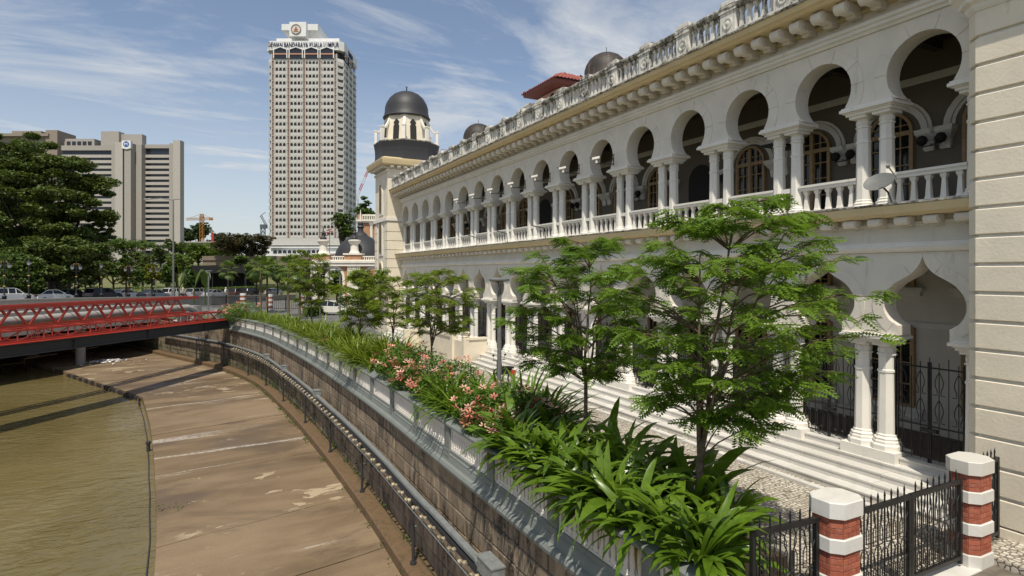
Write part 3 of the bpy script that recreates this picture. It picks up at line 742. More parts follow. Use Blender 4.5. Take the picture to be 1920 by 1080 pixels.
def apron_m():
    m, nt, b, out = _new('muddy_concrete'); k = NT(nt); v = k.coord()
    n1 = k.noise(k.coord((0.14,0.55,1), rot=(0,0,R(-8))),1.3,8,0.62,0.6); c = k.mix(k.ramp(n1,0.32,0.68),(0.140,0.092,0.048),(0.218,0.152,0.086))
    n2 = k.noise(v,0.16,5,0.55); c = k.mix(k.ramp(n2,0.4,0.65,0,0.7),c,(0.27,0.195,0.118))
    wet = k.ramp(k.noise(k.coord((0.22,0.55,1), rot=(0,0,R(-8))),0.42,6,0.6,0.8),0.47,0.60); c = k.mix(k.math('MULTIPLY',wet,0.60),c,(0.095,0.062,0.034))
    p = k.noise(k.coord((0.7,1.15,1), rot=(0,0,R(-10))),0.62,11,0.66,0.45); pm = k.ramp(p,0.585,0.60)
    pm = k.math('MULTIPLY',pm,k.ramp(k.noise(v,0.13,3,0.5),0.44,0.54))
    c = k.mix(k.math('MULTIPLY',pm,0.85),c,(0.46,0.37,0.245))
    p2 = k.noise(k.coord((0.13,1.3,1), rot=(0,0,R(-10))),0.62,10,0.66,0.6); pm2 = k.math('MULTIPLY',k.ramp(p2,0.58,0.66),k.ramp(k.noise(v,5,6,0.7),0.35,0.6,0.25,1)); c = k.mix(k.math('MULTIPLY',pm2,0.75),c,(0.55,0.50,0.43))
    gr = k.ramp(k.noise(v,30,5,0.6),0.35,0.75,0,0.35); c = k.mix(gr,c,(0.085,0.058,0.034))
    k.l(c,b.inputs['Base Color']); k.l(k.ramp(wet,0,1,0.85,0.48),b.inputs['Roughness'])
    k.bump(b,k.math('ADD',k.math('MULTIPLY',pm,0.6),k.noise(v,14,7,0.65)),0.35,0.03); return m
def water_m():
    m, nt, b, out = _new('river_water'); k = NT(nt)
    v = k.coord((0.55,1.15,1), rot=(0,0,R(28)))
    c = k.mix(k.ramp(k.noise(k.coord((0.5,0.2,1),rot=(0,0,R(20))),0.25,5,0.6,0.6),0.35,0.65),(0.125,0.098,0.036),(0.170,0.135,0.058))
    k.l(c,b.inputs['Base Color']); b.inputs['Roughness'].default_value=0.09; b.inputs['IOR'].default_value=1.33
    h = k.math('ADD',k.math('MULTIPLY',k.noise(v,1.5,3,0.5,0.8),1.0),k.math('MULTIPLY',k.noise(v,4.5,2,0.5,0.5),0.35))
    amp = k.ramp(k.noise(k.coord((0.12,0.12,1)),1,3,0.5),0.35,0.65,0.35,1.0)
    k.bump(b,k.math('MULTIPLY',h,amp),1.0,0.12); return m
M['cobble']=cobble(); M['ground']=ground_m(); M['asphalt']=asphalt_m(); M['apron']=apron_m(); M['water']=water_m()
right = [p for p in WC]
lb = [(-36,-40),(-34,40),(-33,70),(-42,100)]
mb = MB()
poly = [(500,-40,0),(500,900,0),(-900,900,0),(-900,-40,0)] + [(x,y,0) for x,y in lb] + [(p.x-0.02,p.y,0) for p in reversed(right)] + [(5.74,-40,0)]
g = mb.add(poly,[tuple(range(len(poly)))[::-1]]); g = struct('ground', mb, M['ground'])
mb = MB(); mb.quad((-60,-40,-4.55),(40,-40,-4.55),(40,120,-4.55),(-60,120,-4.55)); struct('river_water', mb, M['water'])
mb = MB()                                               # left bank, plus an added end wall shutting out light under the bridges
ll = [Vector((x,y,0)) for x,y in lb] + [Vector((-13,98,0))]
for a, b in zip(ll[:-1],ll[1:]): mb.add([a+Vector((0,0,-5)),b+Vector((0,0,-5)),b,a],[(0,1,2,3)])
struct('far_embankment_wall', mb, M['concrete'])
mb = MB(); pr_ = []
ps = [wall_at(s_of_y(-10)+i*1.0)[0] for i in range(76)]
left_edge = [p-Vector((-2.3,0,0)) for p in ps]
mb.rings([[Vector((p.x,p.y,0.006)),Vector((12.95,p.y,0.006))] for p in left_edge if 5.1 < p.y < 45.5],False,False,False); struct('promenade_paving', mb, M['cobble'])
mb = MB(); mb.quad((4.0,-12,0.004),(60,-12,0.004),(60,5.2,0.004),(4.0,5.2,0.004)); struct('forecourt_paving', mb, plain('brick_paving',(0.14,0.12,0.095),0.85,0.4,3,0.3))
mb = MB(); y = 6.2
ku = thing('drain_kerb','white kerb edging the cobbled drain before the steps','kerb',(12.2,6,0))
while y < 30:
    L = 0.9; mb = MB(); mb.box(0,0.17,0.004,L-0.006,0,0.06); mb.box(0.02,0.16,0.004,L-0.006,0.06,0.066)
    o = mb.build('kerb_stone',M['marble'],ku); o.location=(random.uniform(-.006,.006),y-6,0.004); y += L

# ---------------------------------------------------------------- apron, kerb
SA, SB = s_of_y(2), s_of_y(86)
edge_c = catmull([(-1.0,-8),(-1.2,8),(-1.45,21),(-2.05,30),(-3.05,41),(-4.3,51)],6)
apron_pieces = thing('river_apron','sloping muddy concrete apron between river and wall','apron',(1.5,20,-4)); del apron_pieces['category']; apron_pieces['kind']='structure'; 
def edge_at(y):
    for a,b in zip(edge_c[:-1],edge_c[1:]):
        if a.y <= y <= b.y: return a.lerp(b,(y-a.y)/(b.y-a.y))
    if y > 51: 
        pts = [(-4.3,51),(-6.3,55.5),(-8.6,60.5),(-11,65.8),(-15,74),(-22,90)]
        for a,b in zip(pts[:-1],pts[1:]):
            if a[1] <= y <= b[1]: f=(y-a[1])/(b[1]-a[1]); return Vector((a[0]+(b[0]-a[0])*f,y,0))
        return Vector((-22,90,0))
    return edge_c[0]
slab_cuts = [2,10.2,14.0,18.6,23.5,30.5,39.5,47.0,52.0,60,70,85]
KW = 0.72
for i,(ya,yb) in enumerate(zip(slab_cuts[:-1],slab_cuts[1:])):
    mb = MB(); N = max(4,int((yb-ya)/0.6)); Mx = 14; dz = random.uniform(-0.012,0.012)
    rgs = []
    for j in range(N+1):
        s = s_of_y(ya)+(s_of_y(yb)-s_of_y(ya))*(j/N); s = min(s, s_of_y(yb)-0.03) if j==N else s
        p,d,nn = wall_at(s); a = p+nn*(KW-0.02); yy = a.y - 0.9
        if yy > 53: yy = 53+(yy-53)*1.12
        e = edge_at(yy); row = []
        for q in range(Mx+1):
            f = q/Mx; pt = a.lerp(Vector((e.x,yy,0)),f); jz = 0.012*math.sin(pt.x*1.7+pt.y*0.9)+random.uniform(-.003,.003)
            row.append((pt.x,pt.y,-3.97-0.25*f+dz+jz))
        row.append((row[-1][0],row[-1][1],-5.0)); rgs.append(row)
    mb.rings(rgs,False,False,False); mb.v=[(p[0]-1.5,p[1]-20,p[2]+4) for p in mb.v]
    o = mb.build('apron_slab',M['apron'],apron_pieces,True); fix_normals(o.data)
M['mudkerb'] = painted('muddy_kerb',(0.145,0.09,0.045),0.7,(0.03,0.035,0.012),0.45,0.7,streak=0,bump=0.4)
k_ = sweep([(-0.05,-3.62),(KW*0.5,-3.60),(KW-0.06,-3.61),(KW,-3.66),(KW+0.01,-4.3),(-0.05,-4.3)],SA,SB,0.8,'wall_foot_kerb',M['mudkerb']); k_['kind']='structure'

# ---------------------------------------------------------------- stone wall
def stone_m():
    m, nt, b, out = _new('sandstone_block'); k = NT(nt); v = k.coord()
    r = k.rand(); c = k.mix(r,(0.22,0.165,0.112),(0.36,0.275,0.185))
    c = k.mix(k.ramp(k.noise(v,2.5,7,0.6),0.35,0.7,0,0.7),c,(0.24,0.185,0.125))
    bl = k.ramp(k.noise(k.coord((2.0,2.0,0.55)),1.3,9,0.72,0.4),0.43,0.57); bl = k.math('MULTIPLY',bl,k.ramp(k.noise(v,11,6,0.7),0.30,0.55,0.2,1)); bl = k.math('MULTIPLY',bl,k.ramp(k.noise(v,0.7,3,0.5),0.38,0.6,0.35,1))
    c = k.mix(k.math('MULTIPLY',bl,0.92),c,(0.022,0.02,0.017))
    c = k.mix(k.ramp(k.noise(v,35,5,0.7),0.5,0.8,0,0.5),c,(0.11,0.08,0.05))
    z = k.n('ShaderNodeSeparateXYZ'); k.l(k.n('ShaderNodeNewGeometry').outputs['Position'],z.inputs[0])
    yy = k.math('MULTIPLY',k.ramp(z.outputs['Z'],-2.0,-3.4),k.ramp(z.outputs['Y'],26,42)); ms = k.math('MULTIPLY',yy,k.ramp(k.noise(v,1.6,6,0.65),0.42,0.6))
    c = k.mix(k.math('MULTIPLY',ms,0.7),c,(0.035,0.055,0.012))
    k.l(c,b.inputs['Base Color']); b.inputs['Roughness'].default_value=0.9
    k.bump(b,k.math('ADD',k.noise(v,6,8,0.7),k.math('MULTIPLY',k.noise(v,28,6,0.7),0.5)),0.7,0.03); return m
M['stone']=stone_m()
wall = thing('river_wall','tall curved embankment wall of black-stained sandstone blocks','wall',(5.76,20,0))
Wo = Vector((5.76,20,0))
o = sweep([(-0.03,-4.2),(-0.03,-0.30),(-0.5,-0.30),(-0.5,-4.2)],SA-8,SB+6,0.8,'wall_core',plain('dark_mortar',(0.16,0.125,0.095),0.95,0.3,8,0.3),wall); o.location = -Wo
def stone_mesh(L,h):
    mb = MB(); c = 0.02
    def ring(x, e): return [(-L/2+e,x,-h/2+e),(L/2-e,x,-h/2+e),(L/2-e,x,h/2-e),(-L/2+e,x,h/2-e)]
    J = lambda r: [(p[0]+random.uniform(-.008,.008),p[1]+random.uniform(-.006,.006),p[2]+random.uniform(-.006,.006)) for p in r]
    mb.rings([ring(-0.06,0),J(ring(0.0,0.004)),J(ring(0.022,c))],True,False,True); m = mb.mesh('stone_block',M['stone']); fix_normals(m); return m
CH_ = 0.467; NC = 7
stones = [[stone_mesh(L,CH_-0.022) for _ in range(4)] for L in (0.86,1.0,1.16)]
cnt = 0; rest = []
plan = []
for c in range(NC):
    s = s_of_y(3.0)+(0.5 if c%2 else 0.0)
    while s < SB+4:
        li = random.choice((0,1,1,2)); L = (0.86,1.0,1.16)[li]+0.022; plan.append((s+L/2,c,li)); s += L
plan.sort()
mbr = MB()
for s,c,li in plan:
    p,d,nn = wall_at(s); z = -3.6+CH_*(c+0.5); m = random.choice(stones[li])
    mat_ = Matrix.Translation(p-Wo+Vector((0,0,z))+nn*random.uniform(-.008,.010)) @ Matrix(((d.x,nn.x,0,0),(d.y,nn.y,0,0),(0,0,1,0),(0,0,0,1)))
    if p.y > 4 and cnt < 300: obj('stone_block',m,wall,matrix=mat_); cnt += 1
    else: mbr.add([mat_@v.co for v in m.vertices],[tuple(q.vertices) for q in m.polygons])
o = mbr.build('stone_blocks',M['stone'],wall); o['kind']='stuff'
# weeds rooted in the joints and along the kerb
def weeds(name, label, pts, mat, sz):
    rng = np.random.default_rng(5); V=[];Q=[]
    for p in pts:
        n = rng.integers(14,34); c = np.array(p)+rng.normal(0,[0.12,0.16,0.10],(n,3)); 
        for q in c:
            a = rng.normal(0,1,3); a/=np.linalg.norm(a); b_=np.cross(a,rng.normal(0,1,3)); b_/=np.linalg.norm(b_); s=sz*rng.uniform(.5,1.3)
            o_=len(V); V+= [q-a*s,q+b_*s*.6,q+a*s,q-b_*s*.6]; Q.append((o_,o_+1,o_+2,o_+3))
    o = obj(name,np_mesh(name,np.array(V),np.array(Q),mat)); tag(o,label,'weeds',kind='stuff'); return o
M['weed']=leafmat('weed_leaf',(0.05,0.10,0.015),(0.11,0.17,0.03),0.3,scale=3)
wp=[]
for i in range(150):
    y = random.triangular(9,66,52); p,d,nn = wall_at(s_of_y(y)); z = random.choice([-3.58,-3.58,-3.5,random.uniform(-3.4,-2.2)]); off = 0.04 if z>-3.5 else random.choice([0.05,KW+0.03])
    if off>0.5: z=-3.93
    wp.append(tuple(p+nn*off+Vector((0,0,z))))
weeds('wall_weeds','green weeds growing from the joints and foot of the embankment wall',wp,M['weed'],0.05)
weeds('apron_weeds','tiny green tuft growing in a crack of the apron',[tuple(atz(335,951,-4.17)),tuple(atz(305,958,-4.2))],M['weed'],0.05)

# ---------------------------------------------------------------- parapet with pierced white panels
M['grey'] = painted('grey_paint',(0.175,0.192,0.178),0.4,(0.06,0.06,0.055),0.55,0.85,rough=0.7)
M['panelwhite'] = painted('panel_white',(0.68,0.64,0.58),0.6,(0.12,0.10,0.08),0.52,0.85)
par = thing('river_parapet','grey painted parapet with white pierced baluster panels above the river wall','parapet',(5.76,10,0))
Po = Vector((5.76,10,0)); SP0, SP1 = s_of_y(1.0), s_of_y(60.6)
def psweep(prof,name,mat,step=0.45,smooth=False):
    o = sweep(prof,SP0,SP1,step,name,mat,par,smooth); o.location=-Po; return o
psweep([(-0.02,-0.34),(0.14,-0.34),(0.19,-0.29),(0.20,-0.22),(0.16,-0.15),(0.09,-0.12),(0.05,0.02),(0.05,0.06),(0.02,0.09),(0.02,0.17),(-0.02,0.17),(-0.30,0.17),(-0.30,-0.34)],'plinth',M['grey'],0.45)
psweep([(-0.20,0.171),(-0.20,0.775),(-0.30,0.775),(-0.30,0.171)],'back_wall',M['grey'])
psweep([(-0.02,0.77),(0.07,0.79),(0.10,0.82),(0.10,0.87),(0.06,0.90),(-0.36,0.90),(-0.36,0.77)],'coping',M['grey'])
# pilasters and panels
mb = MB(); mb.box(-0.17,0.17,-0.20,0.045,0.17,0.765); mb.box(-0.21,0.21,-0.2,0.075,-0.10,0.04); mb.box(-0.19,0.19,-0.2,0.062,0.04,0.168); m_pil = mb.mesh('pilaster',M['grey'])
mb = MB()                                               # flat baluster with swollen profile
prof = [(0.074,0.22),(0.074,0.28),(0.050,0.295),(0.048,0.33),(0.058,0.39),(0.064,0.45),(0.058,0.52),(0.048,0.57),(0.050,0.60),(0.074,0.62),(0.074,0.70)]
mb.rings([[(-w,-0.13,z),(w,-0.13,z),(w*1.0,-0.035,z),(w*0.6,-0.02,z),(-w*0.6,-0.02,z),(-w,-0.035,z)] for w,z in prof]); m_fb = mb.mesh('baluster',M['panelwhite']); fix_normals(m_fb)
PP = 2.74; s = s_of_y(6.42)-PP*2; nb_ = 0; extra = MB()
def frame_m(s):
    p,d,nn = wall_at(s); return Matrix.Translation(p-Po) @ Matrix(((d.x,nn.x,0,0),(d.y,nn.y,0,0),(0,0,1,0),(0,0,0,1)))
while s < SP1-0.3:
    obj('pilaster',m_pil,par,matrix=frame_m(s))
    if s+PP < SP1:
        for zz in ((0.172,0.222),(0.70,0.765)):
            mb = MB(); rg=[]
            for i in range(7):
                Mx=frame_m(s+0.17+(PP-0.34)*i/6); rg.append([Mx@Vector((0,o_,z)) for o_,z in ((-0.14,zz[0]),(-0.012,zz[0]),(-0.012,zz[1]),(-0.14,zz[1]))])
            mb.rings(rg); o=mb.build('panel_rail',M['panelwhite'],par); fix_normals(o.data)
        for e in (0.17+0.03,PP-0.17-0.03):
            mb=MB(); mb.box(-0.03,0.03,-0.14,-0.014,0.222,0.70); obj('panel_stile',mb.mesh('panel_stile',M['panelwhite']),par,matrix=frame_m(s+e))
        nbal=14
        for j in range(nbal):
            Mx = frame_m(s+0.25+(PP-0.50)*(j+0.5)/nbal)
            if nb_ < 296: obj('baluster',m_fb,par,matrix=Mx); nb_+=1
            else: extra.add([Mx@v.co for v in m_fb.vertices],[tuple(q.vertices) for q in m_fb.polygons])
    s += PP
if extra.v: o=extra.build('balusters',M['panelwhite'],par); o['kind']='stuff'
# planting bed behind the parapet
BEDW = 2.3
bed = sweep([(-0.31,0.62),(-1.2,0.74),(-BEDW+0.15,0.55),(-BEDW+0.15,0.1),(-0.31,0.1)],s_of_y(5.85),s_of_y(61),1.0,'bed_soil',M['soil']); bed['kind']='structure'
bk = sweep([(-BEDW+0.16,0.0),(-BEDW+0.16,0.60),(-BEDW-0.02,0.60),(-BEDW-0.02,0.0)],s_of_y(5.85),s_of_y(61),1.0,'bed_kerb',M['concrete']); tag(bk,'low concrete kerb wall holding the planting bed','kerb')

# ---------------------------------------------------------------- lamp rail on the river wall
rail = thing('lamp_rail','dark cable rail with cream disc lamps and grey cover along the river wall','lamp rail',(5.4,20,-1.5))
Ro = Vector((5.4,20,-1.5)); SR0,SR1=s_of_y(4.0),s_of_y(74)
def rsweep(prof,name,mat,s0=SR0,s1=SR1,step=0.7,smooth=False):
    o = sweep(prof,s0,s1,step,name,mat,rail,smooth); o.location=-Ro; return o
OF=0.42; ZR_=-1.48
s=SR0; i=0
while s<SR1:                                            # grey cover lengths that step a little at their joints
    e=min(s+random.uniform(3.2,5.2),SR1); dz=random.uniform(-.012,.012); do=random.uniform(-.012,.012)
    rsweep([(OF-0.08+do,ZR_-0.09+dz),(OF-0.08+do,ZR_+0.02+dz),(OF+0.05+do,ZR_+0.02+dz),(OF+0.065+do,ZR_-0.01+dz),(OF+0.065+do,ZR_-0.09+dz)],'cover_length',M['galv'],s,e-0.01); s=e
def circ(o,z,r,n=7): return [(o+r*math.cos(2*math.pi*j/n),z+r*math.sin(2*math.pi*j/n)) for j in range(n)]
rsweep(circ(OF+0.10,ZR_-0.16,0.06),'cable',M['black'],smooth=True); rsweep(circ(OF+0.03,ZR_-0.22,0.06),'cable',M['black'],smooth=True); rsweep(circ(OF-0.08,ZR_-0.17,0.06),'cable',M['black'],smooth=True)
rsweep(circ(OF+0.22,ZR_-0.34,0.012,4),'wire',M['galv'])
M['lampcream']=plain('lamp_lens',(0.40,0.33,0.21),0.4,0.3,20,rnd=0.45)
mb=MB(); n=10                                           # disc lamp facing the river, slightly down
rg=[[(q*math.cos(2*math.pi*j/n),y_,q*math.sin(2*math.pi*j/n)) for j in range(n)] for q,y_ in ((0.03,-0.05),(0.055,-0.02),(0.062,0.02),(0.062,0.04),(0.048,0.045),(0.015,0.03))]
mb.rings(rg); m_dl=mb.mesh('disc_lamp',M['lampcream'],True); fix_normals(m_dl)
mb=MB(); mb.bar((-0.05,-0.06,0),(-0.05,0.07,-0.03),0.015); mb.bar((0.05,-0.06,0),(0.05,0.07,-0.03),0.015); m_dc=mb.mesh('clip',M['galv'])
s=s_of_y(6.0); i=0
while s<SR1 and i<150:
    p,d,nn=wall_at(s); Mx=Matrix.Translation(p-Ro+nn*(OF+0.19)+Vector((0,0,ZR_-0.17-(0.09 if i%2 else 0.0)+random.uniform(-.02,.02))))@Matrix(((d.x,nn.x,0,0),(d.y,nn.y,0,0),(0,0,1,0),(0,0,0,1)))@Matrix.Rotation(R(-25),4,'X')@Matrix.Rotation(R(random.uniform(-28,28)),4,'Z')
    l=obj('disc_lamp',m_dl,rail,matrix=Mx); obj('clip',m_dc,l); s+=0.30+0.09*(i%2); i+=1
for y in (10.3,16.3,22.5,28.8,35.0,41.2,47.4,53.6,59.8,66):
    p,d,nn=wall_at(s_of_y(y)); a=p+nn*(OF+0.02); mb=MB(); mb.tube([Vector((a.x,a.y,-3.6))-Ro,Vector((a.x,a.y,ZR_-0.1))-Ro+nn*0.02],0.05,8); mb.tube([Vector((a.x,a.y,-3.6))-Ro,Vector((a.x,a.y,-3.52))-Ro],0.10,8); mb.build('support_post',M['steel_dark'],rail,True)
    mb=MB(); q=Vector((a.x,a.y,-2.5))-Ro; mb.bar(q,q-nn*0.42,0.05,0.02); mb.build('wall_strap',M['galv'],rail)
for y,w in ((11.2,0.75),(31.5,0.5),(41.6,0.45),(47.4,0.7)):
    p,d,nn=wall_at(s_of_y(y)); c=p+nn*(OF-0.02)+Vector((0,0,ZR_+0.05))-Ro; mb=MB(); mb.obox(c,d*w/2,nn*0.15,(0,0,0.17)); mb.obox(c+Vector((0,0,0.185)),d*(w/2+.02),nn*0.17,(0,0,0.015))
    for q in (-0.5,0,0.5): mb.obox(c+d*w*q*0.7+nn*0.155,d*0.05,nn*0.008,(0,0,0.13))
    mb.build('junction_box',M['galv'],rail)
hose = MB(); pts=[]
for i in range(90):
    y=6+i*0.55; p,d,nn=wall_at(s_of_y(y)); pts.append(p+nn*(0.10+0.10*math.sin(i*0.35)+0.05*math.sin(i*1.1))+Vector((0,0,-3.59+0.012*math.sin(i))))
hose.tube(pts,0.014,5); o=hose.build('hose',plain('hose_green',(0.07,0.09,0.04),0.6),None,True); tag(o,'thin green hose trailing along the foot of the wall','hose')
edge=MB(); pts=[]
for i in range(60):
    y=8+i*0.72; e=edge_at(y); pts.append((e.x-0.22+0.012*math.sin(i*.9),y,-4.50+0.01*math.sin(i*.5)))
edge.tube(pts,0.022,6); o=edge.build('edge_rope',M['steel_dark'],None,True); tag(o,'dark rope pipe running along the water edge of the apron','rope')
# sheet piles under the broken edge
sp=thing('sheet_piling','rusty sheet piles holding the broken end of the apron','piling',(-8,58,-4.4))
for i in range(34):
    f=i/33; y=51.2+(66.5-51.2)*f; e=edge_at(y); mb=MB(); mb.box(-0.16,0.05,-0.13,0.13,-0.75,0.13+random.uniform(-.05,.05)); o=mb.build('pile',M['steel_dark'] if i%3 else M['mudkerb'],sp); o.location=(e.x-0.05+8,y-58,0); o.rotation_euler=(0,0,R(24+random.uniform(-12,12)))
mb=MB(); mb.tube([(-4.45,50.6,-4.15),(-4.5,50.9,-4.5),(-4.35,49.0,-4.3)],0.06,6); mb.tube([(-4.5,51,-4.2),(-4.55,51,-4.8)],0.04,6); o=mb.build('rusty_pipe',M['steel_dark']); tag(o,'rusty pipe stub at the corner of the apron','pipe')
e=edge_at(36.6); mb=MB(); mb.lathe([(0.10,0),(0.12,0.03),(0.12,0.12),(0.09,0.15),(0.09,0.6),(0.13,0.62),(0.13,0.72),(0.05,0.75)],10,(e.x-0.2,36.6,-4.75)); o=mb.build('mooring_post',M['steel_dark'],None,True); tag(o,'small dark bollard standing in the water beside the apron','bollard')

# ---------------------------------------------------------------- litter
def rag(name,c,sz,col,seed,n=26):
    rng=random.Random(seed); mb=MB()
    for i in range(n):
        a=rng.uniform(0,6.28); r=abs(rng.gauss(0,sz)); p=Vector((c.x+r*math.cos(a)*1.5,c.y+r*math.sin(a),c.z+rng.uniform(0.02,0.22)*max(0,1-r/(sz*2.2))))
        k=rng.uniform(0.10,0.26)*(1 if sz>.3 else .7); q=[p+Vector((rng.uniform(-k,k),rng.uniform(-k,k),rng.uniform(-k*.35,k*.45))) for _ in range(6)]
        mb.add(q,[(0,1,2),(0,2,3),(0,3,4),(0,4,5),(1,2,4)])
    return mb.build(name,plain(name+'_film',col,0.5,0.2,12))
tag(rag('plastic_litter',atz(205,678,-4.05),0.85,(0.72,0.70,0.68),3,150),'heap of white plastic sheeting lying on the apron under the bridge','litter')
tag(rag('plastic_bag',atz(396,664,-3.60),0.13,(0.78,0.76,0.76),8,14),'crumpled white plastic bag caught on the wall-foot kerb','bag')
mb=MB(); rr=random.Random(4)
for i in range(46):
    p=atz(190+rr.uniform(-18,95),676+rr.uniform(-12,2),-4.03); a=rr.uniform(0,3.14); d=Vector((math.cos(a),math.sin(a),rr.uniform(-.1,.2)))*rr.uniform(.15,.5); mb.tube([p-d,p+d],0.02,4)
o=mb.build('driftwood',M['barkdark']); tag(o,'scattered twigs washed up beside the plastic heap','twigs',kind='stuff')

# ================================================================ bridges
def truss_bridge():
    t=thing('footbridge','low red truss footbridge on a dark steel girder over the river','bridge',bp(36.66,45,0))
    O=bp(36.66,45,0); S0,S1=14.0,47.1
    def P(n,s,z): return bp(36.66+n,s,z)-O
    mb=MB()
    def ibeam(n,z0,z1):
        for s0,s1 in ((S0,S1),):
            mb.obox(P(n,(s0+s1)/2,(z0+z1)/2),BD*((s1-s0)/2),BN*0.02,(0,0,(z1-z0)/2))
            for z in (z0,z1): mb.obox(P(n,(s0+s1)/2,z),BD*((s1-s0)/2),BN*0.14,(0,0,0.025))
            s=s0
            while s<s1: mb.obox(P(n-0.07,s,(z0+z1)/2),BD*0.012,BN*0.06,(0,0,(z1-z0)/2-0.03)); s+=6.0
    ibeam(0,-0.08,0.60); mb.build('near_girder',M['steel_dark'],t)
    mb=MB(); ibeam(1.5,-0.08,0.60); mb.build('far_girder',M['steel_dark'],t)
    mb=MB(); mb.obox(P(0.0,(S0+S1)/2,0.655),BD*((S1-S0)/2),BN*0.16,(0,0,0.022)); mb.build('flange_strip',M['red'],t)
    mb=MB(); mb.obox(P(0.75,(S0+S1)/2,0.50),BD*((S1-S0)/2),BN*0.6,(0,0,0.03)); mb.build('deck',M['steel_dark'],t)
    for n in (0.12,1.4):
        mb=MB()
        for z in (0.74,1.42): mb.bar(P(n,S0,z),P(n,S1-(0.9 if z>1 else 0),z),0.12)
        nseg=20; L=(S1-S0-0.9)/nseg
        for i in range(nseg):
            a=S0+L*i; 
            mb.bar(P(n,a,0.74),P(n,a,1.42),0.07)
            if i%2: mb.bar(P(n,a,0.74),P(n,a+L,1.42),0.06)
            else: mb.bar(P(n,a,1.42),P(n,a+L,0.74),0.06)
        mb.bar(P(n,S1-0.9,1.42),P(n,S1,0.74),0.08)
        mb.build('side_truss',M['red'],t)
    mb=MB()
    for i in range(21):
        a=S0+L*i; mb.bar(P(0.12,a,1.42),P(1.4,a,1.42),0.05)
        if i<20: mb.bar(P(0.12,a,1.42),P(1.4,a+L,1.42),0.035)
        if i%3==1:
            for q in range(5): mb.bar(P(1.2,a+0.1+q*0.12,0.72),P(1.2,a+0.1+q*0.12,1.2),0.025)
            mb.bar(P(1.2,a,1.2),P(1.2,a+0.7,1.2),0.025)
    mb.build('cross_bracing',M['red'],t)
truss_bridge()
def pipe_bridge():
    N0=40.7; O=bp(N0,45,1.2); t=thing('pipe_bridge','red triangular truss bridge carrying a fat grey water pipe','bridge',O)
    S0,S1=12.0,48.0
    def P(n,s,z): return bp(N0+n,s,z)-O
    for n in (0,1.15):
        mb=MB(); mb.bar(P(n,S0,2.62),P(n,S1,2.62),0.20,0.26); mb.bar(P(n,S0,1.30),P(n,S1-1.6,1.30),0.18,0.24)
        mb.build('chord',M['red'],t)
        nseg=17; L=(S1-1.6-S0)/nseg; mb=MB()
        for i in range(nseg): mb.bar(P(n,S0+L*i,1.28),P(n,S0+L*(i+0.5),2.6),0.13); mb.bar(P(n,S0+L*(i+0.5),2.6),P(n,S0+L*(i+1),1.28),0.13)
        mb.build('web_bracing',M['red'],t)
    mb=MB()
    for i in range(nseg+1): mb.bar(P(0,S0+L*i,1.25),P(1.15,S0+L*i,1.25),0.08); mb.bar(P(0,S0+L*(i+.5),2.66),P(1.15,S0+L*(i+.5),2.66),0.05)
    mb.build('cross_bracing',M['red'],t)
    mb=MB(); mb.tube([P(0.57,S0,1.68),P(0.57,S1-0.6,1.68),P(0.57,S1+0.2,1.4),P(0.57,S1+0.8,0.4)],0.29,16); mb.build('water_pipe',M['pipe'],t,True)
    for i in range(0,nseg,3): mb=MB(); mb.tube([P(0.57,S0+L*i-.05,1.68),P(0.57,S0+L*i+.05,1.68)],0.315,16); mb.build('pipe_collar',M['galv'],t)
    mb=MB(); mb.obox(P(0.57,S1-0.4,0.55),BD*0.5,BN*0.9,(0,0,0.68)); mb.build('abutment',M['concrete'],t)
pipe_bridge()
def zroad(s): return max(0.3,1.62-(s-51.5)*0.0275) if s>51.5 else 1.62
